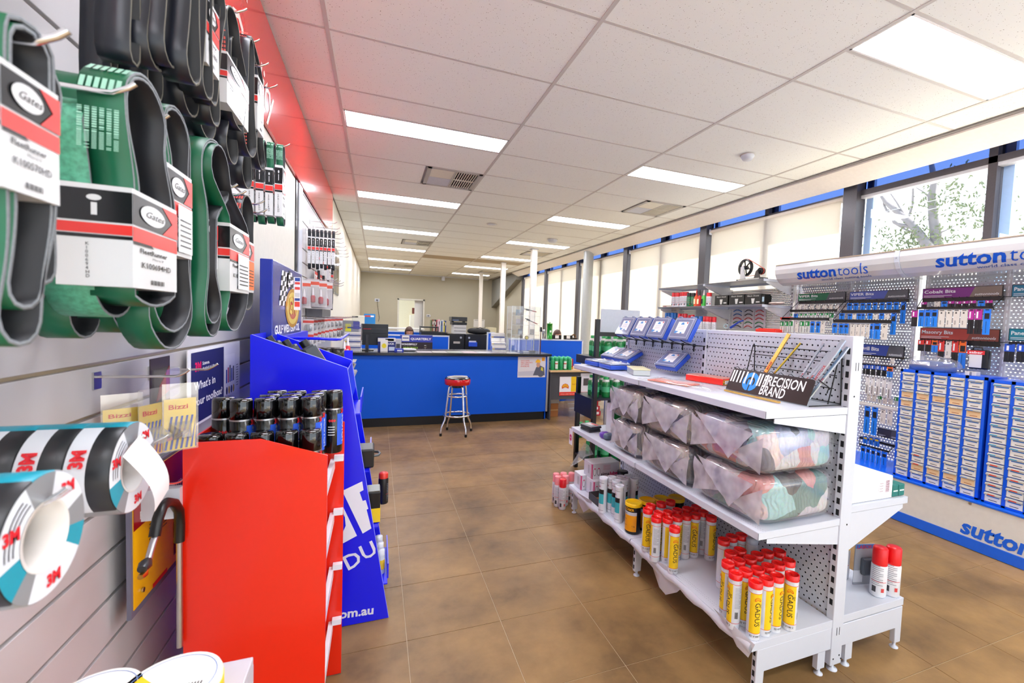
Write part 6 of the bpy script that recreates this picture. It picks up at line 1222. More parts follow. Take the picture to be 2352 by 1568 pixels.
# ---------------------------------------------------------------- yellow and blue striped blister packs
for i, (x1, r_, yt, yb, lb, LB3) in enumerate(((-.595, 1.40, 1.125, 1.235, -.95, 'left'), (-.545, 1.42, 1.105, 1.24, -.35, 'middle'), (-.50, 1.47, 1.105, 1.245, -1.0, 'right'))):
    zb, zt, an_ = yt, yb, lb; lb = LB3; ya, yb_ = r_-.035, r_+.035; t = thing('blister_pack', 'clear blister pack with a yellow and blue striped card, %s of three' % lb, 'pack', (x1, ya, zb), 'striped blister packs')
    q = rz(an_); c = Vector((x1, (ya+yb_)/2, (zt+zb)/2)); w = yb_-ya; h = zt-zb; T_ = lambda a, b, e=0: c+q@Vector((.002+e, a*w, b*h))
    MB().cbox(c, (.002, w, h), q).build('card', C('#f7d52e', .3), t); m = MB()
    for k in range(7):
        a = -.5+.16*k; P1 = [T_(max(-.5, min(.5, a+u)), v, 0) for u, v in ((0, -.48), (.07, -.48), (.27, .16), (.20, .16))]; m.add([p+Vector((.0003, -.0003, 0)) for p in P1], [(0, 1, 2, 3)])
    m.build('stripes', C('#2147a8'), t); m = MB(); put_text(m, 'Bizzi', h*.13, T_(-.38, .30), q@Vector((0, 1, 0)), (0, 0, 1), width=w*.6, bold=.02); m.build('lettering', C('#d8342a'), t)
    MB().cbox(c+q@Vector((.003, 0, .02)), (.002, w*1.12, h*1.32), q).build('film_back', CLEAR, t)
    m = MB(); B0 = [T_(-.36, -.30), T_(.36, -.30), T_(.36, .05), T_(-.36, .05)]; A0 = [T_(-.10, -.20, .045), T_(.14, -.20, .045), T_(.14, -.08, .045), T_(-.10, -.08, .045)]; m.add(B0+A0, [(0, 1, 5, 4), (1, 2, 6, 5), (2, 3, 7, 6), (3, 0, 4, 7), (4, 5, 6, 7)]); m.build('blister', clear('blister_clear', '#dfe3ea', .25, .05, .3), t)
    MB().tube([T_(-.15, -.22, .012), T_(-.02, -.14, .03), T_(.12, -.10, .035)], .005, 8).build('fitting', CHROME, t)
for i, (y, z, xt) in enumerate(((1.40, 1.315, -.456), (1.68, 1.30, -.474))):
    hook('long chrome hook above the striped packs, %s' % ['left one', 'right one'][i], y, z, xt)
t = thing('blister_pack', 'dark red and black blister pack hanging behind the striped packs', 'pack', (-.56, 1.86, 1.1)); y0, z1 = X(345, 825, -.56); y1, _ = X(372, 825, -.56); _, z0 = X(360, 930, -.56); MB().box((-.562, y0, z0), (-.56, y1+.05, z1)).build('card', C('#2a1820'), t); MB().prism([(y0+.03, z0+.01), (y1+.04, z0+.03), (y1+.04, z0+.10), (y0+.05, z0+.05)], 'x', -.559, -.557).build('red_wedge', C('#a3141f'), t); MB().box((-.56, y0+.01, z0+.02), (-.53, y1+.03, z1-.03)).build('blister', CLEAR, t)
# toolbox card
y0, z1 = X(430, 806, -.625); y1, _ = X(550, 787, -.625); z1 = 1.342; z0 = 1.055; w = y1-y0; t = thing('toolbox_poster', 'white and navy card asking what is in your toolbox, on the slatted wall', 'poster', (-.625, (y0+y1)/2, z0))
MB().box((-.627, y0, z0), (-.624, y1, z1)).build('card', C('#f4f4f6'), t); m = MB(); m.quad((-.6234, y0+.03, z0+.01), (-.6234, y0+w*.62, z0+.01), (-.6234, y0+w*.62, z1-.012), (-.6234, y0+.03, z1-.012)); m.build('navy_field', C('#23265e'), t)
m = MB(); E_ = lambda a, b: (-.6228, y0+w*a, z0+b); m.mi(0); put_text(m, "What's in", .042, E_(.09, .135), (0, 1, 0), (0, 0, 1), width=w*.36, bold=.02); put_text(m, 'your toolbox?', .042, E_(.09, .075), (0, 1, 0), (0, 0, 1), width=w*.50, bold=.02); put_text(m, 'Science.', .018, E_(.22, .222), (0, 1, 0), (0, 0, 1), width=w*.12, bold=.02); put_text(m, 'Applied to Life.', .014, E_(.22, .204), (0, 1, 0), (0, 0, 1), width=w*.22); m.mi(1); put_text(m, '3M', .045, E_(.10, .205), (0, 1, 0), (0, 0, 1), width=w*.10, bold=.05); m.build('lettering', [C('#f6f6f8'), C('#e8175d')], t)
m = MB(); 
m.mi(0).quad(E_(.64, .05), E_(.87, .05), E_(.87, .235), E_(.64, .235))
for k, c in enumerate((1, 2, 3, 1, 3)): m.mi(c).quad(*[(-.6222, y0+w*(.66+.04*k)+dy, z0+dz) for dy, dz in ((0, .11), (.016, .11), (.016, .17+.008*(k % 3)), (0, .17+.008*(k % 3)))])
for k in range(4): m.mi(4 if k % 2 else 3).add([(-.6222, y0+w*(.68+.052*k)+.012*math.cos(a), z0+.075+.018*math.sin(a)) for a in [2*PI*i/14 for i in range(14)]], [tuple(range(14))])
for k in range(9): m.mi(5).quad(*[(-.6222, y0+w*.90+dy, z0+.08+.012*k+dz) for dy, dz in ((0, 0), (.03, 0), (.03, .004), (0, .004))])
m.build('pictures', [C('#fbfbfd'), C('#1d3fae'), C('#c31d52'), C('#2a2f4f'), C('#c9a33a'), C('#8a8c96')], t, kind='stuff')
# red and yellow board with the bent lance
xb = -.60; y0, z1 = X(306, 1150, xb); y1 = 1.93; _, zm = X(310, 1400, xb); z0 = zm; t = thing('display_card', 'dark red and yellow product board behind the bent metal lance', 'board', (xb, y0, z0))
MB().box((xb-.012, y0-.01, z0-.02), (xb-.002, y1, z1+.06)).build('backing', mat('grey_backing', '#6d6c80', .4), t); MB().box((xb-.002, y0, z0), (xb, y1, z1+.05)).build('card', C('#ffbf0a', .3), t)
zr = z0+(z1-z0)*.72; MB().box((xb, y0, zr), (xb+.001, y1, z1+.05)).build('red_field', C('#9c1016', .3), t); m = MB(); put_text(m, 'RAPID WEED KILLER', .03, (xb+.0015, y0+.03, zr+.02), (0, 1, 0), (0, 0, 1), width=.28, bold=.02); m.build('lettering', C('#efe6e4'), t)
m = MB(); Z_ = lambda a, b: (xb+.0012, y0+(y1-y0)*a, z0+(zr-z0)*b)
m.mi(0).quad(Z_(.52, .66), Z_(.80, .66), Z_(.80, .78), Z_(.52, .78)); m.mi(0).quad(Z_(.22, .0), Z_(.42, .0), Z_(.42, .06), Z_(.22, .06))
for a in range(2):
    for b in range(2): m.mi(1).quad(Z_(.52+.145*a, .12+.26*b), Z_(.65+.145*a, .12+.26*b), Z_(.65+.145*a, .36+.26*b), Z_(.52+.145*a, .36+.26*b))
for k in range(5): m.mi(2).quad(Z_(.18, .92-.05*k), Z_(.42, .92-.05*k), Z_(.42, .905-.05*k), Z_(.18, .905-.05*k))
m.build('pictures', [C('#d6231c'), C('#7c2018'), C('#5b4a10')], t, kind='stuff')
for a, b in ((.09, .15), (.62, .93), (.85, .45), (.95, .9)): MB().cyl(Z_(a, b), Vector(Z_(a, b))+Vector((.004, 0, 0)), .007, 10).build('rivet', STEEL, t)
xl = -.515; A2 = lambda px, py: at(px, py, 'x', xl); t = thing('spray_lance', 'bent lance with a black grip bend and brass nozzle in front of the yellow board', 'lance', A2(412, 1568))
base = A2(412, 1240); MB().tube([Vector((xl, base.y, .52)), Vector((xl, base.y, .7)), base], .0075, 10).build('straight_tube', STEEL, t)
MB().tube([base+Vector((0, 0, -.005)), A2(413, 1205), A2(411, 1172), A2(400, 1155), A2(384, 1153), A2(372, 1165), A2(363, 1190), A2(355, 1232)], .0125, 12).build('black_bend', BLACK, t)
MB().tube([A2(356, 1232), A2(348, 1258), A2(340, 1288)], .0075, 10).build('short_tube', STEEL, t); MB().tube([A2(340, 1286), A2(334, 1296), A2(326, 1308)], .011, 10, rs=[.009, .014, .010]).build('dark_joint', mat('joint_grey', '#45474a', .3, .6), t); MB().tube([A2(334, 1305), A2(330, 1318), A2(322, 1326)], .007, 10, rs=[.006, .009, .006]).build('brass_nozzle', mat('brass', '#d3a14a', .2, 1), t)
t = thing('display_hook', 'short chrome hook just left of the red stand', 'hook', A2(395, 1110)); MB().tube([A2(370, 1112), A2(400, 1110), A2(412, 1107), A2(424, 1098)], .003, 8).build('rod', CHROME, t); MB().box(Vector(A2(366, 1116)), Vector(A2(372, 1108))+Vector((-.01, .01, .01))).build('slat_clip', STEEL, t)
# low shelf with yellow tape tins
t = thing('slat_shelf', 'small grey shelf low on the left wall at the bottom photo edge', 'shelf', (-.42, .8, .83)); MB().box((XL, .30, .835), (-.205, .925, .85)).build('board', mat('shelf_lilac', '#c9c3cd', .4), t, bevel=.002); MB().box((-.215, .30, .80), (-.205, .925, .835)).build('lip', mat('shelf_lilac', '#c9c3cd'), t)
def flatroll(lb, px, py, zt, r, h):
    p = at(px, py, 'z', zt); z0 = .8505; t = thing('tape_tin', lb, 'tape', (p.x, p.y, z0)); MB().lathe([(r, z0), (r, zt-.004), (r-.003, zt), (0, zt)], 40, (p.x, p.y, 0)).build('roll', mat('tape_yellow_white', '#f0ead0', .4), t)
    m = MB(); m.mi(0).add([(p.x+r*.97*math.cos(a), p.y+r*.97*math.sin(a), zt+.0006) for a in [2*PI*i/40 for i in range(40)]], [tuple(range(40))]); m.mi(1).add([(p.x+r*.80*math.cos(a), p.y+r*.80*math.sin(a), zt+.0012) for a in [R(150)+R(150)*i/16 for i in range(17)]], [tuple(range(17))])
    m.mi(2).lathe([(r*.86, 0), (r*.88, .0)], 40, (p.x, p.y, zt+.001), caps=False)
    for k in range(9): m.mi(3).quad(*[(p.x+r*.15+.004*k+dx, p.y-.03+dy, zt+.0014) for dx, dy in ((0, 0), (.002, 0), (.002, .02), (0, .02))])
    m.build('label', [C('#f4f3ee'), C('#f5c91a'), C('#7f97c8'), C('#2a2a2e')], t, kind='stuff'); MB().lathe([(r+.001, z0+.004), (r+.001, zt-.01)], 40, (p.x, p.y, 0)).build('yellow_band', C('#f2d425'), t)
flatroll('white and yellow round tape tin on the low grey shelf, right one', 392, 1568, .915, .066, .06); flatroll('white and yellow round tape tin cut by the bottom photo edge, left one', 205, 1605, .915, .06, .06)
# ================================================================ RED STAND
M_RD = mat('stand_red', '#ee2408', .28, coat=.35, var=.03, scale=3); t = thing('red_display_stand', 'tall glossy red floor stand holding black-capped spray cans', 'display stand', (-.32, 1.72, 0))
def side_panel(y): 
    m = MB(); m.prism([(-.506, .004), (-.140, .004), (-.140, 1.045), (-.322, 1.108), (-.506, 1.108)], 'y', y, y+.006); return m
side_panel(1.520).build('side_panel', M_RD, t); m = MB(); m.prism([(-.506, .004), (-.117, .004), (-.117, 1.056), (-.150, 1.075), (-.322, 1.118), (-.506, 1.118)], 'y', 1.930, 1.936); m.build('side_panel', M_RD, t)
MB().box((-.512, 1.52, .004), (-.506, 1.936, 1.105)).build('back_panel', M_RD, t)
for k, z in enumerate((.875, .655, .43, .20)):
    MB().box((-.505, 1.527, z-.01), (-.165, 1.929, z)).build('shelf', mat('stand_inner', '#f04a30', .4), t); 
    o = MB().box((-.166, 1.522, z-.004), (-.150, 1.934, z+.034)); o.build('price_rail', mat('rail_white', '#e9edf6', .3), t); MB().box((-.152, 1.905, z+.030), (-.118, 1.928, z+.052)).build('rail_clip', mat('rail_white', '#e9edf6'), t)
MB().box((-.50, 1.665, .955), (-.30, 1.929, .965)).build('riser', mat('stand_inner', '#f04a30'), t)
MB().box((-.60, 1.50, .90), (-.512, 1.53, .985)).build('white_clip', WHITE, t)
# black capped cans
def bcan():
    t = thing('spray_can', None, 'spray can', (0, 0, 0)); r = .033; MB().lathe([(r-.003, 0), (r, .004), (r, .168), (r-.004, .172)], 26).build('body', mat('can_black_gloss', '#0d0e12', .2, coat=.4), t)
    MB().lathe([(r-.001, .170), (r+.0005, .172), (r-.0005, .228), (r-.004, .236), (0, .2365)], 26).build('cap', mat('cap_black_gloss', '#08080a', .12, coat=.8), t); MB().lathe([(r+.0008, .166), (r+.0008, .171)], 26).build('seam_ring', STEEL, t)
    m = MB(); rr = r+.0006
    def band(z0, z1, a0, a1, mi, q=7): m.mi(mi).add([(rr*math.cos(a0+(a1-a0)*i/q), rr*math.sin(a0+(a1-a0)*i/q), z) for i in range(q+1) for z in (z0, z1)], [(2*i, 2*i+2, 2*i+3, 2*i+1) for i in range(q)])
    band(.03, .150, R(-30), R(50), 0); rr += .0004; m.mi(1); wrap_text(m, 'SCOTCH', .026, (0, 0, 0), rr, R(25), .145, bold=.02); m.mi(2); wrap_text(m, '3M', .022, (0, 0, 0), rr, R(-5), .151, vertical=False, bold=.05)
    for k in range(3):
        a = R(-75+14*k); m.mi(2).add([(rr*math.cos(a+da), rr*math.sin(a+da), .125+dz) for da, dz in ((0, -.006), (.16, 0), (0, .006), (-.16, 0))], [(0, 1, 2, 3)])
    for k in range(4): band(.10-.01*k, .103-.01*k, R(-85), R(-45), 1)
    m.build('label', [C('#2f5fe0'), C('#e9ecf2'), C('#e22c35')], t, kind='stuff'); return t
k0 = bcan(); used_ = [0]; Rz = lambda a, b: at(400+a/3.92, 700+b/3.92, 'z', 0)
ROWS = [(1.112, [(300, 1105), (505, 1112), (735, 1115), (950, 1098), (1175, 1072)], 'front row, lower tier'), (1.197, [(525, 905), (722, 888), (885, 900), (985, 922), (1185, 890)], 'second row'), (1.198, [(570, 862), (752, 850), (905, 862), (1062, 870), (1245, 846)], 'third row'), (1.199, [(930, 775), (1060, 800), (1118, 766), (1240, 790), (1312, 752)], 'rear row')]
placed = []
for zt, lst, nm_ in ROWS:
    for i, (a, b) in enumerate(lst):
        p = at(400+a/3.92, 700+b/3.92, 'z', zt); p.x = max(-.47, min(-.155, p.x)); lo_, hi_ = (1.562, 1.60) if zt < 1.15 else (1.70, 1.893); p.y = max(lo_, min(hi_, p.y))
        for _ in range(40):
            mv = False
            for q in placed:
                d = math.hypot(p.x-q[0], p.y-q[1])
                if d < .0675 and q[2] == (zt < 1.15): dx, dy = (p.x-q[0])/(d+1e-6), (p.y-q[1])/(d+1e-6); p.x += dx*(.068-d); p.y += abs(dy)*(.068-d)+.0005; mv = True
            p.x = max(-.472, min(-.152, p.x)); p.y = max(lo_, p.y)
            if not mv: break
        if p.y > 1.895: continue
        placed.append((p.x, p.y, zt < 1.15)); z0 = zt-.2365 if zt < 1.15 else zt-.2365
        lb = 'black-capped spray can in the red stand, %s, %s from the left' % (nm_, ordn(i)); loc = (p.x, p.y, .8752 if zt < 1.15 else .9655); lf = R(CAMA(Vector((p.x, p.y, 0)))+55)
        if not used_[0]: used_[0] = 1; k0.location = loc; k0.rotation_euler.z = lf; tag(k0, lb, None, 'black capped cans in the red stand')
        else: dup(k0, loc, lb, 'black capped cans in the red stand', rz=lf)
# ================================================================ BLUE STAND
M_BS = mat('stand_blue', '#0714ee', .30, coat=.25, var=.03, scale=3); M_BE = mat('stand_edge', '#8f95f4', .4); YN, YF = 2.229, 2.60
t = thing('blue_display_stand', 'tall blue sloping floor stand with big white letters behind the red stand', 'display stand', (-.2, 2.4, 0)); PB = [(-.507, .003), (.075, .003), (-.128, 1.242), (-.507, 1.388)]
for y in (YN, YF): MB().prism(PB, 'y', y, y+.006).build('side_panel', M_BS, t)
m = MB()
for y in (YN, YF):
    for (xa, za), (xb_, zb_) in zip(PB[1:], PB[2:]): m.tube([(xa, y+.003, za), (xb_, y+.003, zb_)], .0028, 4)
m.build('cut_edge', M_BE, t, kind='stuff'); MB().box((-.512, YN, .003), (-.507, YF+.006, 1.388)).build('back_panel', M_BS, t)
xs_ = lambda z: .075-(.203)*z/1.242
MB().prism([(xs_(1.10)-.004, 1.10), (xs_(1.10), 1.10), (xs_(1.23), 1.23), (xs_(1.23)-.004, 1.23)], 'y', YN+.006, YF).build('front_flap', M_BS, t)
for k, z in enumerate((1.02, .74, .46, .17)):
    MB().box((-.50, YN+.008, z), (xs_(z)+.02, YF-.002, z+.006)).build('shelf', M_BS, t); MB().box((xs_(z)+.02, YN+.06, z), (xs_(z)+.026, YF-.002, z+.075)).build('shelf_lip', M_BS, t)
yt_ = YN-.0012
def ptext(s_, p0, p1, size, **k):
    a = at(*p0, 'y', yt_); b = at(*p1, 'y', yt_); u = (b-a).normalized(); v = Vector((-u.z, 0, u.x)); m = MB(); put_text(m, s_, size, a, u, v, width=(b-a).length if k.pop('fit', 0) else None, **k); return m
for poly in ([(786, 1127), (832, 1105), (835, 1125), (826, 1130), (833, 1150), (840, 1148), (846, 1168), (842, 1170), (853, 1213), (833, 1225)], [(740, 1112), (765, 1128), (783, 1153), (820, 1230), (783, 1250), (760, 1262), (752, 1240), (783, 1232), (794, 1207), (792, 1187), (783, 1168), (760, 1140)]):
    m = MB(); V = [at(px, py, 'y', yt_) for px, py in poly]; m.add(V, [tuple(range(len(V)))]); m.build('letter', C('#eceefb'), t)
ptext('D', (797, 1311), (812, 1303), .105, bold=.015).build('letter', C('#e4e6f8'), t); ptext('U', (834, 1287), (850, 1279), .105, bold=.015).build('letter', C('#e4e6f8'), t)
ptext('.com.au', (757, 1424), (857, 1409), .06, fit=1, bold=.03).build('web_address', C('#e4e6f8'), t, kind='stuff')
# oil jugs leaning in the top tray
def jug(lb, px, py):
    p = at(px, py, 'y', 2.36); t = thing('oil_bottle', lb, 'bottle', p-Vector((0, 0, .20)), 'dark bottles in the blue stand'); q = ry(-.55)@rz(.3); c = p+q@Vector((0, 0, -.13))
    MB().cbox(c, (.065, .10, .23), q).build('bottle', mat('graphite_bottle', '#3a3f44', .3), t, bevel=.012); a = p+q@Vector((0, 0, -.015)); b = p+q@Vector((0, 0, .018)); MB().cyl(a, b, .02, 16).build('cap', BLACK, t); MB().cbox(c+q@Vector((.033, 0, .02)), (.002, .07, .13), q).build('label', C('#e48a74'), t); MB().cbox(c+q@Vector((.0335, .0, -.01)), (.0025, .05, .05), q).build('label_band', C('#c9c9c9'), t)
jug('dark bottle with a salmon label in the blue stand, left one', 620, 782); jug('dark bottle with a salmon label in the blue stand, middle one', 658, 790); jug('dark bottle with a salmon label in the blue stand, right one', 700, 790)
def small_tub(lb, loc, r, h, body, cap, name='product_tub', cat='tub'):
    t = thing(name, lb, cat, loc); MB().lathe([(r, 0), (r, h*.78), (r*.9, h*.8)], 20, loc).build('body', C(body, .3), t); MB().lathe([(r*.95, h*.79), (r*.95, h), (0, h)], 20, loc).build('cap', C(cap, .3), t); MB().lathe([(r+.0008, h*.2), (r+.0008, h*.6)], 20, loc).build('label_band', C('#f0c62a' if body != '#e9a42a' else '#e3e3e6'), t)
t = thing('black_case', 'small black carry case in a tray of the blue stand', 'case', (.0, 2.30, .75)); MB().box((-.11, 2.27, .7465), (-.005, 2.40, .84)).build('body', BLACK, t, bevel=.008); MB().tube([(-.01, 2.29, .80), (.015, 2.30, .80), (.022, 2.33, .80), (.015, 2.36, .80), (-.01, 2.37, .80)], .006, 8).build('handle', mat('handle_grey', '#4b4f52', .4), t)
t = thing('oil_tin', 'square black and yellow tin sticking out of the blue stand', 'tin', (.02, 2.33, .468)); MB().box((-.06, 2.28, .467), (.028, 2.38, .62)).build('tin', BLACK, t, bevel=.004); MB().box((-.061, 2.2795, .47), (.0288, 2.3805, .54)).build('yellow_band', C('#f4cf1c'), t); MB().box((-.055, 2.285, .62), (.024, 2.375, .626)).build('lid', mat('tin_grey', '#6d6f6a', .3, .6), t)
s_ = spray(cap='#d93628', body='#1d1d20', r=.026, h=.17, capfrac=.15); s_.location = (.045, 2.52, .4665); tag(s_, 'small black aerosol with a red nozzle in the blue stand')
for i in range(3): small_tub('silver lidded tube in the lowest tray of the blue stand, %s' % ['front one', 'middle one', 'rear one'][i], (.035-.004*i, 2.34+.075*i, .1765), .02, .12, '#b9bcc4', '#d5d8de', 'product_tube', 'tube')
# second blue stand with its header board and tubs
t = thing('header_board', 'tall blue header board with a chequered flag emblem and white lettering', 'sign', (-.50, 2.9, 1.3)); xh = -.48; ya, zt = X(627, 602, xh); yb_, _ = X(693, 628, xh); zb = 1.36; MB().box((xh-.055, ya-.002, zb-.25), (xh, yb_, 1.745)).build('board', mat('header_blue', '#152c9c', .25, coat=.5), t, bevel=.004)
m = MB(); x_ = xh+.0012; W_ = yb_-ya; H_ = 1.745-zb; D_ = lambda a, b, e=0: (x_+e, ya+W_*a, zb+H_*b)
put_text(m, 'GULF WESTERN OIL', .060, D_(.05, .045), (0, 1, 0), (0, 0, 1), width=W_*.86, bold=.04); m.build('lettering', C('#f4f4f8'), t)
m = MB()
for r_ in range(7):
    for c in range(4):
        a0 = .16+.055*c+.012*r_; b0 = .42+.07*r_; m.mi((r_+c) % 2).quad(D_(a0, b0, .0003), D_(a0+.055, b0+.01, .0003), D_(a0+.067, b0+.08, .0003), D_(a0+.012, b0+.07, .0003))
    for c in range(5): a0 = .40+.06*c; b0 = .86+.035*math.sin(c*1.3)-.06*r_; (m.mi((r_+c) % 2).quad(D_(a0, b0, .0003), D_(a0+.06, b0, .0003), D_(a0+.06, b0+.06, .0003), D_(a0, b0+.06, .0003)) if r_ < 4 else None)
m.build('chequered_flag', [C('#f2f2f4'), C('#15161a')], t)
m = MB(); cc = (.62, .40)
for k, (mi, ra, rb_) in enumerate(((0, .26, .30), (1, .215, .248), (2, .15, .17))): m.mi(mi).add([D_(cc[0]+ra*math.cos(a), cc[1]+rb_*math.sin(a), .0008+.0005*k) for a in [2*PI*i/32 for i in range(32)]], [tuple(range(32))])
m.build('gold_medallion', [C('#c78d1c', .25), C('#f1cf5a', .25), C('#c8402a', .25)], t); m = MB(); put_text(m, 'GW', .13, D_(.47, .32, .003), (0, 1, 0), (0, 0, 1), width=W_*.30, bold=.05); m.build('emblem_letters', C('#f0cf5e'), t)
t = thing('blue_display_stand', 'second blue floor stand under the header board, holding orange tubs', 'display stand', (-.3, 3.1, 0)); MB().box((-.50, 2.76, .003), (-.17, 2.766, 1.22)).build('side_panel', M_BS, t); MB().box((-.50, 3.60, .003), (-.17, 3.606, 1.22)).build('side_panel', M_BS, t); MB().box((-.50, 2.766, 1.03), (-.17, 3.60, 1.045)).build('shelf', M_BS, t); MB().box((-.18, 2.766, .003), (-.17, 3.60, 1.07)).build('front_panel', M_BS, t)
m = MB(); a = at(690, 779, 'y', 2.76); m.tube([(-.50, 2.763, 1.350), (-.30, 2.76, 1.348), (-.215, 2.763, 1.345), (-.20, 2.8, 1.345), (-.20, 3.59, 1.345)], .008, 8); m.build('top_rim', M_BS, t); MB().box((-.50, 2.76, 1.22), (-.47, 3.6, 1.36)).build('rear_rail', M_BS, t)
for i, (px, cap) in enumerate(((727, 0), (740, 0), (752, 0), (766, 0), (775, 0))):
    p = at(px, 800, 'y', 2.88+.07*(i % 2)); small_tub('orange tub with a black screw lid in the second blue stand, %s from the left' % ordn(i), (p.x, p.y, 1.0455), .040, .24, '#e9a42a', '#101012')
t = thing('sale_banner', 'narrow hanging white and red price strip in front of the header board', 'banner', (-.42, 3.0, 1.4)); a = at(676, 636, 'y', 2.98); b = at(690, 712, 'y', 2.98); MB().box((a.x, 2.979, b.z), (b.x, 2.981, a.z)).build('strip', C('#eceef4'), t)
m = MB(); w_ = b.x-a.x; h_ = a.z-b.z
for k, (z0_, z1_, mi) in enumerate(((.88, .98, 0), (.78, .85, 1), (.62, .70, 1), (.10, .25, 1), (.4, .52, 2), (.28, .36, 0))): m.mi(mi).quad((a.x+w_*.1, 2.9784, b.z+h_*z0_), (a.x+w_*.9, 2.9784, b.z+h_*z0_), (a.x+w_*.9, 2.9784, b.z+h_*z1_), (a.x+w_*.1, 2.9784, b.z+h_*z1_))
m.build('print', [C('#2b4a9a'), C('#e04a44'), C('#c9cdd6')], t, kind='stuff')
# ---------------------------------------------------------------- second slatted bay: narrow belts, signs, red bottles
for i in range(7):
    x1 = -.60+.034*i; p = P = 4.72; t = belt('narrow black belt with a white sleeve on the second slatted bay, %s from the wall' % ordn(i), x1, .022, 4.72, 2.275, .02, 4.735, 1.905+.012*(i % 2), .018, green=False, grp='narrow belts, first bunch'); sleeve(t, x1-.023, x1+.001, 4.70, 4.75, 1.955, 2.205, 'AV10')
for i in range(8):
    x1 = -.58+.03*(i % 3); y = 5.25+.16*i; zt = 2.26-.02*i; zb = 1.78-.035*i; t = belt('long black belt on the second slatted bay, %s along the wall' % ordn(i), x1, .022, y, zt, .02, y+.01, zb, .02, green=False, grp='long narrow belts along the wall'); sleeve(t, x1-.023, x1+.001, y-.024, y+.026, zt-.32-.02*(i % 3), zt-.10, 'AV13')
for i in range(8): hook('chrome hook carrying a long black belt, %s along the wall' % ordn(i), 5.25+.16*i, 2.26-.02*i-.010, -.46, r=.003)
hook('chrome hook carrying the first bunch of narrow belts', 4.72, 2.262, -.37, r=.003); hook('chrome hook carrying the small green belts at the upper end', 2.24, 2.205, -.37)
for i in range(9): hook('empty chrome hook beyond the long belts, %s along the wall' % ordn(i), 5.0+.25*i, 2.40-.012*i, -.40+.006*(i % 2), r=.003)
y0, z1 = X(723, 622, -.60); y1, _ = X(743, 628, -.60); _, z0 = X(724, 668, -.60); t = thing('adhesive_sign', 'white adhesive brand sign with tall red letters on the second slatted bay', 'sign', (-.60, y0, z0)); MB().box((-.604, y0, z0), (-.60, y1, z1)).build('board', C('#f0ece8'), t); MB().box((-.5996, y0, z1-.03), (-.5990, y1, z1)).build('red_edge', C('#d23a2e'), t); m = MB(); put_text(m, 'LOCTITE', .16, (-.5985, y0+.04, z0+.04), (0, 1, 0), (0, 0, 1), width=(y1-y0)*.86, bold=.04); m.build('lettering', C('#d23a2e'), t)
def redpack():
    t = thing('adhesive_pack', None, 'pack', (0, 0, 0)); MB().box((-.05, -.002, 0), (.05, .0, .25)).build('card', C('#e4e0e0', .3), t); MB().box((-.05, -.003, .195), (.05, -.002, .225)).build('heading', C('#e2604a'), t)
    MB().lathe([(.0, .03), (.020, .032), (.022, .045), (.022, .085), (.012, .098)], 14, (0, -.022, 0)).build('bottle', mat('ruby_bottle', '#a8112a', .15, coat=.5), t); MB().lathe([(.011, .098), (.010, .115), (.004, .165), (0, .168)], 10, (0, -.022, 0)).build('nozzle', C('#f2eef0'), t); MB().box((-.046, -.045, .02), (.046, -.003, .18)).build('blister', CLEAR, t); return t
rp = redpack(); 
for i, (px, Y_) in enumerate(((699, 4.58), (710, 4.75), (719, 4.62), (728, 4.80), (737, 4.65), (744, 4.95), (750, 4.75))):
    p = at(px, 715, 'y', Y_); lb = 'blister pack with a ruby red bottle on the second slatted bay, %s from the left' % ordn(i); z = 1.535+.01*(i % 3); p.z = z
    if i == 0: rp.location = p; tag(rp, lb, None, 'red bottle packs')
    else: dup(rp, p, lb, 'red bottle packs')
for i in range(5): hook('chrome hook carrying the red bottle packs, %s along' % ordn(i), 4.60+.13*i, 1.80-.005*i, -.36+.02*(i % 3), r=.003)
t = thing('grey_bin', 'row of small dark grey bins under the red bottle packs', 'bin', (-.5, 4.9, 1.45)); 
for k in range(5): MB().box((-.64, 4.75+.16*k, 1.455), (-.50, 4.90+.16*k, 1.53)).build('bin_box', mat('bin_grey', '#5b5b60', .5), t)
rr = random.Random(3)
def minipack():
    t = thing('small_pack', None, 'pack', (0, 0, 0)); MB().box((-.045, -.002, 0), (.045, 0, .13)).build('card', C('#e2dfdf'), t); MB().box((-.045, -.003, .095), (.045, -.002, .118)).build('heading', C('#d84f45'), t); lump(MB(), (0, -.014, .05), (.034, .012, .036), 3, .004, 3, 14, 8).build('bubble', clear('blister_clear', '#dfe3ea'), t); MB().cbox((0, -.012, .05), (.04, .01, .05)).build('content', mat('metal_bits', '#8d8a88', .4, .5, scale=90, var=.4), t); return t
mp = minipack(); k_ = 0
for r_ in range(2):
    for i in range(9):
        Y_ = 4.62+.30*i; px = 704+i*9.5+(r_*4); p = at(px, 760+14*r_, 'y', Y_); p.x = max(-.60, min(-.30, p.x)); p.z = 1.30-.13*r_; lb = 'small white and red pack on the second slatted bay, %s row, %s along' % (['upper', 'lower'][r_], ordn(i))
        if k_ == 0: mp.location = p; tag(mp, lb, None, 'small packs on the second slatted bay')
        else: dup(mp, p, lb, 'small packs on the second slatted bay')
        k_ += 1
for i in range(9): hook('chrome hook carrying the small white packs, %s along the wall' % ordn(i), 4.63+.30*i, 1.445, -.30, r=.003)
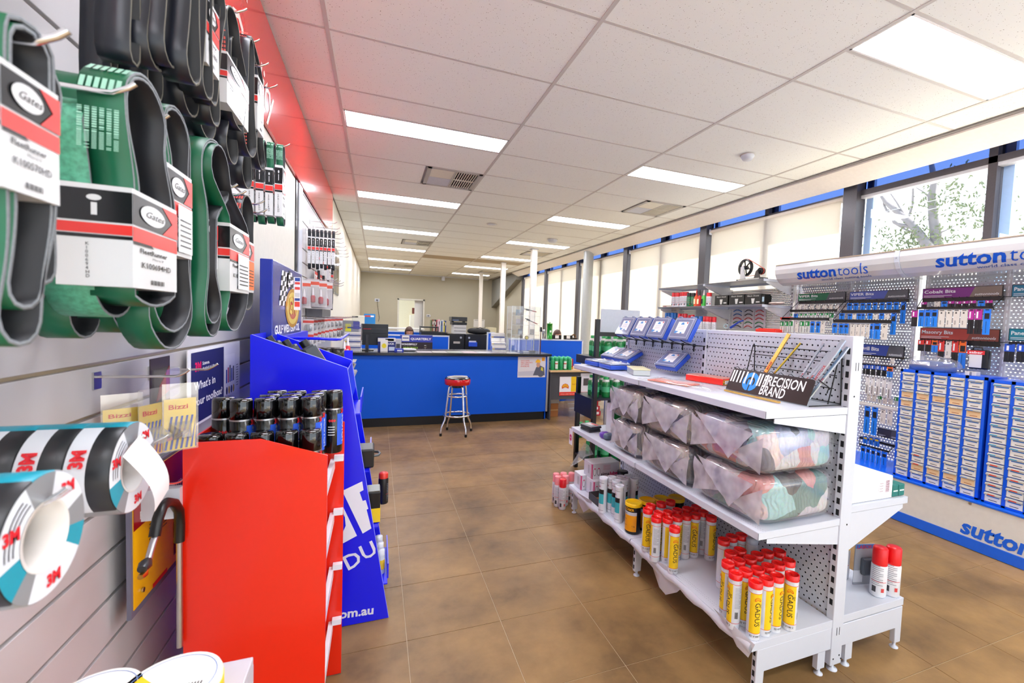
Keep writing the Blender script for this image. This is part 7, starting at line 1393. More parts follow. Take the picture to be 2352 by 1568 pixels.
# red tubes and grey boxes hanging at the end near the counter
for i, (px, py) in enumerate(((791, 800), (799, 792), (793, 822), (801, 818), (797, 838))):
    p = at(px, py, 'y', 4.35+.05*i); loc = (p.x, p.y, p.z-.09); t = thing('sealant_bottle', 'red squeeze bottle with a white nozzle near the counter end, %s of the bunch' % ordn(i), 'bottle', loc, 'red squeeze bottles near the counter'); MB().lathe([(.0, 0), (.022, .003), (.024, .03), (.022, .075), (.010, .085)], 14, loc).build('bottle', C('#d8343c', .25), t); MB().lathe([(.012, .085), (.010, .10), (.004, .155), (0, .157)], 10, loc).build('nozzle', C('#f4f1f1'), t); MB().cbox((loc[0], loc[1]-.0238, loc[2]+.04), (.02, .001, .03)).build('label', C('#f0e4e2'), t)
t = thing('side_rack', 'narrow chrome side rack carrying red squeeze bottles near the counter', 'rack', (-.25, 4.45, .4)); MB().tube([(-.32, 4.45, .4), (-.32, 4.45, 1.16)], .006, 8).build('upright_wire', CHROME, t)
for z in (.96, 1.06): MB().box((-.36, 4.32, z-.004), (-.18, 4.60, z)).build('wire_tray', STEEL, t)
for z in (.004,): MB().lathe([(.10, 0), (.10, .01), (.02, .015), (.006, .4)], 16, (-.32, 4.45, 0)).build('base', STEEL, t)
for i, (px, py) in enumerate(((803, 850), (808, 842), (811, 858), (805, 866))):
    p = at(px, py, 'y', 4.5+.04*i); q = ry(.4); t = thing('grey_packet', 'small grey and silver packet below the red squeeze bottles, %s of the bunch' % ordn(i), 'packet', p, 'grey packets near the counter'); MB().cbox(p, (.05, .02, .08), q).build('card', C('#c9c5bc'), t); MB().cbox(p+Vector((0, -.012, .01)), (.03, .006, .04), q).build('content', mat('metal_bits', '#8d8a88'), t)
# framed glossy panels on the far left wall
for i, (ya_, yb2) in enumerate(((7.47, 7.72), (7.82, 8.40))):
    t = thing('wall_frame', 'glossy dark framed panel on the far left wall, %s' % ['narrow nearer one', 'wide further one'][i], 'frame', (XL, ya_, 1.8)); MB().box((XL-.004, ya_, 1.80), (XL+.012, yb2, 2.53)).build('frame', mat('frame_grey', '#8a8a86', .3), t); MB().box((XL+.012, ya_+.02, 1.82), (XL+.014, yb2-.02, 2.51)).build('glass_face', mat('dark_gloss', '#5a5a58', .06, coat=1), t)
# ================================================================ COUNTER AND BACK OFFICE
YC = 6.20; M_CB = mat('counter_blue', '#0058d4', .45, spec=.3, scale=4, var=.03); M_CT_ = mat('counter_top_black', '#17181b', .22)
t = thing('service_counter', 'long bright blue service counter with black top and black kick', 'counter', (.9, YC, 0))
MB().box((XL+.002, YC, .125), (2.405, YC+.02, .962)).build('front_panel', M_CB, t); MB().box((XL+.002, YC+.03, .0), (2.40, YC+.05, .125)).build('kick', BLACK, t); MB().box((XL+.002, YC-.05, .965), (2.46, YC+.75, 1.0)).build('worktop', M_CT_, t, bevel=.003); MB().box((2.405, YC-.008, .125), (2.435, YC+.03, .962)).build('edge_strip', STEEL, t); MB().box((2.385, YC+.03, .004), (2.42, YC+.70, .96)).build('end_panel', M_CB, t)
def Y_(px, py, y): return at(px, py, 'y', y)
def flatprint(t, name, y, x0, x1, z0, z1, col, e=.0008): return MB().quad((x0, y-e, z0), (x1, y-e, z0), (x1, y-e, z1), (x0, y-e, z1)).build(name, col, t)
a = Y_(1190, 819, YC); b = Y_(1252, 866, YC); t = thing('worker_poster', 'pale poster of a worker in a yellow helmet on the counter front', 'poster', (a.x, YC, b.z)); MB().box((a.x, YC-.002, b.z), (b.x, YC-.0005, a.z)).build('sheet', C('#dcd9dc'), t); w = b.x-a.x; h = a.z-b.z; m = MB(); F = lambda u, v, e=0: (a.x+w*u, YC-.0025-e, b.z+h*v)
def disc(m, u, v, r, e=0, ry_=None, a0=0, a1=2*PI, n=20): m.add([(F(u, v, e)[0]+r*math.cos(q), F(u, v, e)[1], F(u, v, e)[2]+(ry_ or r)*math.sin(q)) for q in [a0+(a1-a0)*i/n for i in range(n+1)]], [tuple(range(n+1))])
m.mi(4).quad(F(.02, .08), F(.98, .08), F(.98, .35), F(.02, .28)); m.mi(2).add([F(.55, .10, .0002), F(.98, .10, .0002), F(.95, .48, .0002), F(.80, .58, .0002), F(.66, .50, .0002)], [(0, 1, 2, 3, 4)]); m.mi(3).quad(F(.82, .20, .0004), F(.93, .22, .0004), F(.90, .48, .0004), F(.84, .50, .0004)); m.mi(1); disc(m, .73, .62, .030, .0006, .042); m.mi(0); disc(m, .72, .72, .040, .0008, .05, 0, PI); m.mi(5).quad(F(.86, .80), F(.96, .80), F(.96, .97), F(.86, .97)); m.mi(2); disc(m, .83, .18, .05, .001)
m.build('picture', [C('#efb41c'), C('#c99a80'), C('#5b5e6c'), C('#d8cf3c'), C('#c3c2cc'), C('#f0a51c')], t, kind='stuff'); m = MB()
for k, s_ in enumerate(('EXCLUSIVE', 'SHELL LUBRICANTS', 'GIFT OFFERS', 'INSIDE')): put_text(m, s_, h*.09, F(.10, .78-.09*k, .001), (1, 0, 0), (0, 0, 1), width=w*(.3 if k != 1 else .42), bold=.01)
m.build('heading', C('#d7584a'), t, kind='stuff')
# stool
sx, sy = .975, 5.67; t = thing('bar_stool', 'chrome bar stool with a round red and black seat before the blue counter', 'stool', (sx, sy, 0)); c = (sx, sy, 0)
m = MB(); m.mi(0).lathe([(.155, .640), (.165, .648), (.167, .70), (.163, .716)], 40, c, caps=False); m.build('seat_band', mat('vinyl_red', '#d3151b', .12, coat=.8), t); MB().lathe([(.163, .716), (.155, .732), (.10, .740), (0, .741)], 40, c).build('seat_top', mat('vinyl_black', '#111114', .12, coat=.6), t); MB().lathe([(.0, .635), (.155, .640)], 30, c).build('seat_underside', BLACK, t)
m = MB(); m.lathe([(.128, .7385), (.122, .7395)], 40, c, caps=False)
for s_ in (-1, 1): m.tube([(sx-.11, sy+.02*s_-.02, .742), (sx-.03, sy+.05*s_, .743), (sx+.06, sy+.03*s_, .743), (sx+.12, sy+.01*s_, .742)], .006, 5)
m.build('seat_motif', C('#dcd8cf'), t, kind='stuff')
for k in range(4):
    a = R(22+90*k); d = Vector((math.cos(a), math.sin(a), 0)); P = lambda r, z: Vector(c)+d*r+Vector((0, 0, z))
    MB().tube([P(.06, .630), P(.105, .628), P(.122, .610), P(.130, .56), P(.150, .36), P(.162, .26), P(.170, .20), P(.205, .13), P(.218, .10), P(.226, .03)], .0125, 10).build('leg', CHROME, t); MB().cyl(P(.226, 0), P(.2265, .035), .016, 12).build('rubber_foot', BLACK, t)
for z, r_ in ((.495, .130), (.250, .172)): MB().tube([Vector(c)+Vector((r_*math.cos(q), r_*math.sin(q), z)) for q in [2*PI*i/40 for i in range(40)]], .011, 8, closed=True).build('ring_rail', CHROME, t)
m = MB(); m.lathe([(.07, .60), (.07, .636)], 20, c); m.build('swivel', BLACK, t)
# things on the counter ------------------------------------------------------
ZT = 1.0005
a = Y_(801, 742, 6.62); b = Y_(891, 800, 6.62); t = thing('computer_monitor', 'black computer monitor seen from behind on the left of the counter', 'monitor', ((a.x+b.x)/2, 6.6, ZT)); MB().box((a.x-.02, 6.62, 1.07), (b.x, 6.65, a.z)).build('panel', mat('monitor_black', '#0b0b0d', .3), t, bevel=.004); xm = Y_(843, 790, 6.62).x
MB().box((a.x, 6.60, a.z-.13), (b.x-.02, 6.62, a.z-.065)).build('rear_ridge', mat('monitor_black', '#0b0b0d'), t, bevel=.003); MB().box((xm-.05, 6.598, a.z-.075), (xm+.05, 6.60, a.z-.065)).build('red_slot', C('#a51420'), t); MB().box((xm-.022, 6.57, ZT+.012), (xm+.022, 6.60, 1.24)).build('stand_neck', mat('stand_grey', '#2a2b2d', .3), t, bevel=.003); MB().box((xm-.06, 6.565, 1.215), (xm+.06, 6.62, 1.24)).build('stand_arm', BLACK, t); MB().box((xm-.09, 6.50, ZT), (xm+.09, 6.68, ZT+.012)).build('stand_base', BLACK, t, bevel=.003)
def tiered(lb, x0, x1, y, tiers, name='brochure_holder'):
    t = thing(name, lb, 'holder', ((x0+x1)/2, y, ZT))
    for k, (dz, dy, h) in enumerate(tiers):
        z = ZT+dz; q = rx(-.16); MB().box((x0, y+dy, z), (x1, y+dy+.004, z+h)).build('clear_front', CLEAR, t); MB().cbox(((x0+x1)/2, y+dy+.02, z+h*.62), (x1-x0-.02, .012, h*1.1), q).build('leaflets', C('#e6e4e0'), t)
        MB().box((x0+.012, y+dy-.001, z+h*.55), (x1-.012, y+dy, z+h*.72)).build('heading_band', C('#4a568e'), t); MB().box((x0+.016, y+dy-.0015, z+h*.56), (x0+.04, y+dy-.001, z+h*.71)).build('yellow_mark', C('#d8b63a'), t)
    MB().box((x0-.003, y-.02, ZT), (x1+.003, y+max(d[1] for d in tiers)+.04, ZT+.004)).build('base', CLEAR, t)
    for x in (x0-.003, x1): MB().prism([(y-.02, ZT), (y+tiers[-1][1]+.04, ZT), (y+tiers[-1][1]+.04, ZT+tiers[-1][0]+tiers[-1][2]), (y+tiers[-1][1], ZT+tiers[-1][0]+tiers[-1][2])], 'x', x, x+.003).build('clear_side', CLEAR, t)
    return t
xa = Y_(788, 800, 6.3).x; xb = Y_(830, 800, 6.3).x; t = tiered('clear tiered brochure holder left of the monitor, yellow and grey catalogue on top', xa, xb, 6.28, [(.0, 0, .09), (.075, .05, .09), (.16, .10, .08), (.235, .15, .12)]); MB().cbox(((xa+xb)/2-.03, 6.44, ZT+.33), ((xb-xa)*.9, .006, .15), rx(-.1)).build('catalogue', C('#8d8f93'), t); MB().cbox((xa+.05, 6.433, ZT+.31), (.07, .004, .10), rx(-.1)).build('yellow_print', C('#d5d82c'), t); MB().cbox((xb-.07, 6.433, ZT+.345), (.08, .004, .10), rx(-.1)).build('violet_print', C('#4c4f9e'), t)
xa = Y_(1129, 800, 6.4).x; xb = Y_(1163, 800, 6.4).x; tiered('clear tiered brochure holder beside the glass display case', xa, xb, 6.38, [(.0, 0, .085), (.09, .05, .06), (.15, .09, .12)])
def cbox(name, lb, cat, px0, px1, pt, y, d, col, base=ZT, prints=(), grp=None):
    a = Y_(px0, pt, y); b = Y_(px1, pt, y); t = thing(name, lb, cat, ((a.x+b.x)/2, y, base), grp); w = b.x-a.x; h = a.z-base; MB().box((a.x, y, base), (b.x, y+d, a.z)).build('carton', col if not isinstance(col, str) else C(col), t, bevel=.002)
    for n_, u0, u1, v0, v1, c_ in prints: MB().box((a.x+w*u0, y-.0015, base+h*v0), (a.x+w*u1, y-.0003, base+h*v1)).build(n_, C(c_), t)
    return t, a.x, b.x, base, a.z
t, x0, x1, z0, z1 = cbox('promo_box', 'navy and white promotional box with a green sticker on the counter', 'box', 868, 909, 776, 6.35, .16, '#1c2a78', prints=(('white_top', 0, 1, .74, 1, '#e8e6e2'), ('green_sticker', .42, .90, .80, .96, '#27c93c'), ('lower_print', .62, .95, .08, .36, '#cfd9ee'))); m = MB(); put_text(m, 'LUCK', (z1-z0)*.2, (x0+(x1-x0)*.5, 6.347, z0+(z1-z0)*.52), (1, 0, 0), (0, 0, 1), width=(x1-x0)*.42, bold=.03); m.build('lettering', C('#f2f2f2'), t)
t, *_q = cbox('promo_card', 'white card with a round yellow sale burst leaning on the navy box', 'card', 874, 891, 780, 6.32, .006, '#f0eeea'); xm = (_q[0]+_q[1])/2; zm = (_q[2]+_q[3])/2; MB().add([(xm+.032*math.cos(q)*(1 if i % 2 else .85), 6.3185, zm+.035*math.sin(q)*(1 if i % 2 else .85)) for i, q in enumerate([2*PI*i/24 for i in range(24)])], [tuple(range(24))]).build('yellow_burst', C('#eedc2a'), t)
cbox('small_carton', 'blue open carton with a white logo on the counter', 'box', 906, 927, 801, 6.33, .10, '#1b35b5', prints=(('logo', .3, .85, .2, .7, '#dfe4f4'),)); cbox('gadget_pack', 'small boxed gadget standing behind the blue carton', 'pack', 907, 922, 778, 6.46, .06, '#c9c7c4', prints=(('picture', .2, .8, .25, .6, '#4a4a4e'),))
t = thing('counter_mats', 'printed paper mats spread flat over the black counter top', 'mats', (1.0, 6.4, ZT)); rr = random.Random(2)
for k in range(7): x = .52+.21*k; MB().box((x, 6.22+.02*(k % 3), ZT), (x+.2, 6.52+.02*(k % 2), ZT+.0012+.0004*k)).build('mat_sheet', C(['#b9b0b6', '#c9c4be', '#aeb3a4', '#c4b0b4', '#b8b8ba'][k % 5], .3), t)
t = thing('tape_gun', 'white rounded device lying left of the counter mats', 'device', (.42, 6.45, ZT)); lump(MB(), (.42, 6.5, 1.022), (.10, .05, .020), 2.4, .003, 1, 20, 10).build('body', C('#d9d8e2', .3), t); MB().box((.33, 6.46, ZT), (.50, 6.54, ZT+.008)).build('foot_plate', BLACK, t)
# clear display case with calipers
a = Y_(1177, 699, 6.30); b = Y_(1238, 812, 6.30); t = thing('display_case', 'tall clear acrylic display case holding calipers on the counter end', 'display case', ((a.x+b.x)/2, 6.4, ZT)); x0, x1, zt = a.x, b.x, a.z-.02; AC = clear('acrylic', '#dfeaf0', .06, .02, .09); ED = mat('acrylic_edge', '#dfe8ea', .1)
for q0, q1_ in (((x0, 6.30, ZT), (x1, 6.303, zt)), ((x0, 6.55, ZT), (x1, 6.553, zt)), ((x0, 6.30, ZT), (x0+.003, 6.55, zt)), ((x1-.003, 6.30, ZT), (x1, 6.55, zt)), ((x0, 6.30, zt), (x1, 6.553, zt+.004)), ((x0, 6.30, ZT), (x1, 6.553, ZT+.004))): MB().box(q0, q1_).build('clear_wall', AC, t)
for x in (x0, x1):
    for y in (6.30, 6.552): MB().box((x-.003, y-.003, ZT), (x+.003, y+.003, zt)).build('bright_edge', ED, t)
LV = [ZT+.27, ZT+.42, ZT+.56]
for z in LV: MB().box((x0+.004, 6.31, z), (x1-.004, 6.545, z+.004)).build('clear_shelf', AC, t); MB().box((x0+.004, 6.307, z), (x1-.004, 6.310, z+.004)).build('bright_edge', ED, t)
def caliper(lb, p0, p1, grip):
    d = (p1-p0).normalized(); n = Vector((d.z, 0, -d.x)); t = thing('caliper', lb, 'caliper', p0, 'calipers in the display case'); MB().tube([p0, p1], .006, 6).build('beam', mat('caliper_dark', '#3b3a3c', .3, .8), t); MB().tube([p0+d*.03, p0+d*.08], .014, 8).build('slider', BLACK, t); MB().tube([p1-d*.07, p1], .0075, 6).build('red_grip', C('#a02c2a'), t)
    for s_ in (.0, .035): MB().tube([p0+d*s_-n*.02, p0+d*s_+n*.012, p0+d*(s_+.004)+n*.045], .004, 6, rs=[.002, .005, .001]).build('jaw', STEEL, t)
caliper('upper dark caliper with a red tip in the clear case', Y_(1204, 709, 6.42), Y_(1232, 716, 6.42), 0); caliper('lower dark caliper with a red tip in the clear case', Y_(1206, 731, 6.42), Y_(1234, 744, 6.42), 0)
t = thing('dial_gauge', 'yellow dial gauge on a stand at the bottom of the clear case', 'gauge', Y_(1209, 775, 6.42)); c = Y_(1209, 775, 6.42); MB().cyl(c, c+Vector((0, -.02, 0)), .030, 20).build('dial_rim', BLACK, t); MB().cyl(c+Vector((0, -.021, 0)), c+Vector((0, -.0215, 0)), .024, 20).build('dial_face', C('#e8d83a'), t); MB().tube([c, Vector((c.x+.01, c.y+.02, ZT+.006))], .004, 8).build('stem', STEEL, t); MB().cbox((c.x+.01, c.y+.02, ZT+.012), (.08, .05, .014)).build('foot', STEEL, t)
t = thing('gauge_stand', 'steel gauge stand with two rods right of the yellow dial', 'stand', (0, 0, 0)); q = Y_(1222, 800, 6.44); t.location = (q.x, q.y, ZT); 
for dx in (-.012, .02): MB().tube([(q.x+dx, q.y, ZT+.03), (q.x+dx, q.y, ZT+.22)], .004, 8).build('rod', STEEL, t)
MB().cbox((q.x, q.y, ZT+.018), (.09, .06, .028)).build('base', mat('dark_steel', '#54504d'), t)
for k, (px, py, lb) in enumerate(((1190, 720, 'small grey gauge card on the top left of the clear case'), (1190, 742, 'white card on the middle shelf of the clear case'), (1195, 758, 'angled grey part card low in the clear case'), (1222, 758, 'silver angled tool lying low in the clear case'))):
    q = Y_(px, py, 6.45); zz = [LV[2], LV[1], LV[0], LV[0]][k]+.0045; t = thing('display_item', lb, 'item', (q.x, q.y, zz)); MB().cbox((q.x, q.y, zz+.045), (.07, .004, .088), rx(.25)).build('card', C(['#a9bcc8', '#dfe0e2', '#9ea7b0', '#c6c0b8'][k]), t); MB().cbox((q.x, q.y-.012, zz+.02), (.05, .012, .012), rz(.5)).build('tool', STEEL, t)
# vertical black square and torch beside the case
t = thing('try_square', 'black and rust upright tool leaning right of the clear case', 'tool', Y_(1241, 800, 6.36)); q = Y_(1240, 812, 6.36); MB().box((q.x, 6.36, ZT), (q.x+.012, 6.375, 1.36)).build('blade', mat('rust_steel', '#6d3c30', .5), t); MB().box((q.x-.015, 6.355, 1.33), (q.x+.02, 6.38, 1.40)).build('head', BLACK, t)
# ---- blue office partitions, person behind, cabinets
def partition(lb, px0, px1, pt, y, z0=.0, d=.05):
    a = Y_(px0, pt, y); b = Y_(px1, pt, y); t = thing('office_partition', lb, 'partition', ((a.x+b.x)/2, y, 0)); MB().box((a.x, y, .02), (b.x, y+d, a.z-.02)).build('fabric_panel', M_CB, t); MB().box((a.x-.01, y-.005, a.z-.02), (b.x+.01, y+d+.005, a.z+.004)).build('top_rail', mat('rail_pale', '#c9d3e4', .4), t); MB().box((b.x, y-.005, .0), (b.x+.02, y+d+.005, a.z+.004)).build('end_post', mat('rail_pale', '#c9d3e4'), t); MB().box((a.x-.02, y-.005, .0), (a.x, y+d+.005, a.z+.004)).build('end_post', mat('rail_pale', '#c9d3e4'), t); return t, a, b
t, a, b = partition('blue office partition with a quarterly poster behind the counter', 800, 1030, 766, 8.5); partition('second blue office partition, just behind the first, slightly higher', 820, 1000, 757.5, 9.9)
t, a2, b2 = partition('blue office partition behind the right end of the counter', 1170, 1337, 777, 7.5); partition('short blue partition left of the glass display case', 1122, 1135, 763, 8.3)
pa = Y_(919, 767, 8.49); pb = Y_(993, 804, 8.49); t = thing('quarterly_poster', 'blue and black quarterly poster on the office partition', 'poster', (pa.x, 8.49, pb.z)); w = pb.x-pa.x; zt = pa.z-.012; zb = .80; h = zt-zb; G_ = lambda u, v, e=0: (pa.x+w*u, 8.494-e, zb+h*v)
m = MB(); m.mi(0).quad(G_(0, .62), G_(1, .62), G_(1, 1), G_(0, 1)); m.mi(1).quad(G_(0, 0), G_(1, 0), G_(1, .62), G_(0, .62)); m.mi(2).quad(G_(.06, .68, .001), G_(.28, .68, .001), G_(.28, .97, .001), G_(.06, .97, .001)); m.mi(3).quad(G_(.08, .80, .002), G_(.26, .80, .002), G_(.26, .86, .002), G_(.08, .86, .002)); m.build('sheet', [C('#3240a8'), C('#2a2128'), C('#ece9e4'), C('#4a5590')], t)
m = MB(); m.mi(0); put_text(m, 'QUARTERLY', h*.16, G_(.32, .74, .002), (1, 0, 0), (0, 0, 1), width=w*.64, bold=.04); put_text(m, 'WONDERFULLY', h*.13, G_(.05, .46, .002), (1, 0, 0), (0, 0, 1), width=w*.48, bold=.04); m.mi(1); put_text(m, 'WICKED', h*.15, G_(.08, .26, .002), (1, 0, 0), (0, 0, 1), width=w*.44, bold=.03, shear=.4); m.build('lettering', [C('#f0eef2'), C('#8fbf3a')], t)
def person(lb, x, y, zh, hair, face_y=-1):
    """seated figure: one skinned body from pelvis to hands, head with face, hair as a child"""
    t = thing('person', lb, 'person', (x, y, 0)); s = face_y; zn = zh-.24
    J = [(0, 0, .50), (0, .0, zn-.42), (0, 0, zn-.12), (0, -.01*s, zn), (.17, 0, zn-.10), (.22, .06*s, zn-.36), (.16, .30*s, zn-.42), (-.17, 0, zn-.10), (-.22, .06*s, zn-.36), (-.16, .30*s, zn-.42), (.09, .18*s, .50), (.10, .42*s, .50), (.10, .44*s, .06), (-.09, .18*s, .50), (-.10, .42*s, .50), (-.10, .44*s, .06), (.10, .56*s, .04), (-.10, .56*s, .04)]
    E_ = [(0, 1), (1, 2), (2, 3), (2, 4), (4, 5), (5, 6), (2, 7), (7, 8), (8, 9), (0, 10), (10, 11), (11, 12), (0, 13), (13, 14), (14, 15), (12, 16), (15, 17)]
    RR = [.15, .13, .14, .055, .065, .045, .032, .065, .045, .032, .09, .07, .045, .09, .07, .045, .035, .035]
    me = bpy.data.meshes.new('body'); me.from_pydata([Vector(q) for q in J], E_, []); o = bpy.data.objects.new('body', me); COL.objects.link(o); o.parent = t
    sk = o.modifiers.new('skin', 'SKIN')
    for i, v in enumerate(me.skin_vertices[0].data): v.radius = (RR[i], RR[i]*(.8 if i < 3 else 1)); v.use_root = (i == 0)
    sb = o.modifiers.new('sub', 'SUBSURF'); sb.levels = sb.render_levels = 1; me.materials.append(mat('dark_shirt', '#2a2e3a', .8)); 
    M_SK = mat('skin', '#c98f6f', .5); hc = Vector((x, y, zh-.115)); m = MB(); U, V = 24, 16; vs = []
    for j in range(V+1):
        ph = -PI/2+PI*j/V
        for i in range(U):
            th = 2*PI*i/U; q = Vector((math.cos(ph)*math.cos(th)*.073, math.cos(ph)*math.sin(th)*.092, math.sin(ph)*.112))
            if q.z < -.02: q.x *= 1-.35*min(1, (-q.z-.02)/.09); q.y *= 1-.2*min(1, (-q.z-.02)/.09)
            if q.y*s > .075 and abs(q.x) < .018 and -.035 < q.z < .02: q.y += s*.016
            vs.append(hc+q)
    m.add(vs, [(j*U+i, j*U+(i+1) % U, (j+1)*U+(i+1) % U, (j+1)*U+i) for j in range(V) for i in range(U)], True); m.build('head', M_SK, t)
    for dx in (-.03, .03): MB().lathe([(0, -.007), (.008, 0), (0, .007)], 10, hc+Vector((dx, s*.083, .012))).build('eye', C('#221a18'), t)
    MB().cbox(hc+Vector((0, s*.083, -.052)), (.04, .01, .008)).build('mouth', C('#8c4a44'), t)
    for dx in (-.074, .074): MB().cbox(hc+Vector((dx, 0, 0)), (.014, .03, .05)).build('ear', M_SK, t)
    m = MB(); vs = []
    for j in range(V+1):
        ph = -PI/2*.55+(PI/2*1.55)*j/V
        for i in range(U):
            th = 2*PI*i/U; f_ = math.sin(th)*s; k = 1.13 if not (f_ > .5 and ph < .30) else .90; q = Vector((math.cos(ph)*math.cos(th)*.076*k, math.cos(ph)*math.sin(th)*.095*k, math.sin(ph)*.114*1.06-(.10 if (ph < -.2 and f_ < .3) else 0))); vs.append(hc+q+q.normalized()*.004*math.sin(th*11))
    m.add(vs, [(j*U+i, j*U+(i+1) % U, (j+1)*U+(i+1) % U, (j+1)*U+i) for j in range(V) for i in range(U)], True); m.build('hair', mat(hair[0], hair[1], .45, scale=60, var=.3), t); return t
q = Y_(940, 750, 9.15); person('person with brown parted hair seated behind the office partition', q.x, 9.15, q.z, ('hair_brown', '#4a2d20')); q = Y_(1280, 757, 8.3); person('person with reddish brown hair seated behind the right partition', q.x, 8.3, q.z, ('hair_auburn', '#4f2f22'))
# chairs under them
for i, (px, y) in enumerate(((940, 9.22), (1280, 8.40))):
    x = Y_(px, 760, y).x; t = thing('office_chair', 'black office chair under the person behind the %s partition' % ['left', 'right'][i], 'chair', (x, y, 0)); MB().box((x-.24, y-.25, .40), (x+.24, y+.22, .46)).build('seat', BLACK, t, bevel=.02); MB().box((x-.21, y+.20, .48), (x+.21, y+.25, .90)).build('backrest', BLACK, t, bevel=.02); MB().cyl((x, y, .08), (x, y, .40), .03, 12).build('gas_column', CHROME, t)
    for k in range(5): a_ = 2*PI*k/5; MB().tube([(x, y, .09), (x+.28*math.cos(a_), y+.28*math.sin(a_), .05)], .016, 6).build('star_leg', BLACK, t); MB().cyl((x+.28*math.cos(a_)-.012, y+.28*math.sin(a_), .028), (x+.28*math.cos(a_)+.012, y+.28*math.sin(a_), .028), .027, 12).build('caster', BLACK, t)
# black steel cabinets with the printer
for i, (px0, px1) in enumerate(((1031, 1067), (1069, 1122))):
    a = Y_(px0, 766, 9.6); b = Y_(px1, 766, 9.6); t = thing('steel_cabinet', 'black two-door steel cabinet behind the counter, %s one' % ['left', 'right'][i], 'cabinet', ((a.x+b.x)/2, 9.8, 0)); MB().box((a.x, 9.6, 0), (b.x, 10.0, 1.145)).build('body', BLACK, t, bevel=.004); MB().box((a.x+.01, 9.585, .03), (b.x-.01, 9.6, 1.13)).build('door', mat('cabinet_black', '#161618', .35), t); MB().cyl(((b.x-.08 if i == 0 else a.x+.08), 9.583, 1.07), ((b.x-.08 if i == 0 else a.x+.08), 9.575, 1.07), .022, 14).build('lock_knob', STEEL, t)
    if i == 0: MB().box((a.x+.10, 9.582, .94), (a.x+.24, 9.585, .985)).build('name_plate', C('#bdb8b0'), t)
t = thing('leaflet_tray', 'blue tray hooked on the right black cabinet door', 'tray', Y_(1085, 790, 9.57)); q = Y_(1085, 795, 9.57); MB().box((q.x-.09, 9.50, q.z), (q.x+.09, 9.575, q.z+.09)).build('tray', C('#1b4fd0'), t); MB().box((q.x-.08, 9.52, q.z+.08), (q.x+.07, 9.56, q.z+.12)).build('papers', C('#d8d8e4'), t)
a = Y_(1037, 727, 9.75); b = Y_(1072, 766, 9.75); xm = (a.x+b.x)/2; w = b.x-a.x; t = thing('office_printer', 'black and cream office printer standing on the left black cabinet', 'printer', (xm, 9.8, 1.146)); MB().box((a.x+w*.16, 9.75, 1.147), (b.x-w*.04, 10.1, 1.34)).build('tray_unit', mat('printer_cream', '#d8d8d6', .4), t, bevel=.004)
for z in (1.205, 1.27): MB().box((a.x+w*.18, 9.746, z), (b.x-w*.06, 9.75, z+.008)).build('tray_gap', M_SLOT, t)
MB().box((a.x+w*.08, 9.75, 1.34), (b.x, 10.1, 1.40)).build('output_bay', BLACK, t, bevel=.004); MB().box((a.x, 9.72, 1.42), (b.x, 10.1, a.z)).build('scanner_lid', mat('printer_dark', '#232426', .3), t, bevel=.008); MB().box((a.x+.02, 9.715, 1.43), (a.x+w*.45, 9.72, 1.455)).build('control_panel', C('#5c6c8c'), t); MB().box((b.x-.05, 9.9, 1.40), (b.x-.02, 10.1, 1.42)).build('rear_hinge', BLACK, t); MB().box((a.x+.03, 9.9, 1.40), (a.x+.08, 10.1, 1.42)).build('rear_hinge', BLACK, t)
BKC = ['#5b6a3c', '#8a4a3a', '#c9bfa8', '#2f2a2c', '#b33a44', '#d8d0c8', '#e9b2c0', '#c7d8d6', '#2f5f9a', '#d9d6cf', '#e3d43a', '#243f8c']
x = Y_(990, 750, 10.2).x; xe = Y_(1025, 750, 10.2).x; zb_ = 1.155; t = thing('low_cupboard', 'low dark cupboard carrying the row of binders', 'cupboard', (x+.2, 10.4, 0)); MB().box((x-.10, 10.2, 0), (xe+.02, 10.6, zb_-.02)).build('body', BLACK, t); MB().box((x-.12, 10.18, zb_-.02), (xe+.03, 10.62, zb_)).build('top', mat('cupboard_top', '#5e5a55', .4), t)
wd_ = (xe-x)/12
for k in range(12):
    hh = .27+.02*math.sin(k*2.3)+(.0 if k < 8 else -.01); t = thing('binder', 'binder or book in the row beside the printer, %s from the left' % ordn(k), 'book', (x+wd_*k, 10.3, zb_), 'binders in a row'); MB().box((x+wd_*k+.001, 10.22, zb_+.0005), (x+wd_*(k+1)-.001, 10.42, zb_+hh)).build('cover', C(BKC[k]), t); MB().box((x+wd_*k+wd_*.25, 10.219, zb_+hh*.6), (x+wd_*(k+1)-wd_*.25, 10.2198, zb_+hh*.85)).build('spine_label', C('#e8e4dc' if k % 2 else '#3a3a40'), t)
t = thing('letter_tray', 'black letter tray left of the binders', 'tray', Y_(980, 757, 9.2)); q = Y_(982, 757, 9.2); zz = Y_(982, 752, 9.2).z; MB().box((q.x-.14, 9.2, 1.19), (q.x+.22, 9.45, 1.20)).box((q.x-.14, 9.2, 1.19), (q.x-.13, 9.45, 1.30)).box((q.x+.21, 9.2, 1.19), (q.x+.22, 9.45, 1.30)).build('tray', BLACK, t); MB().box((q.x-.12, 9.22, 1.27), (q.x+.2, 9.44, 1.295)).build('upper_tray', BLACK, t); MB().box((q.x-.13, 9.1, 1.14), (q.x+.35, 9.6, 1.189)).build('stand', BLACK, t); MB().box((q.x-.13, 9.1, 0), (q.x+.35, 9.6, 1.14)).build('pedestal', BLACK, t)
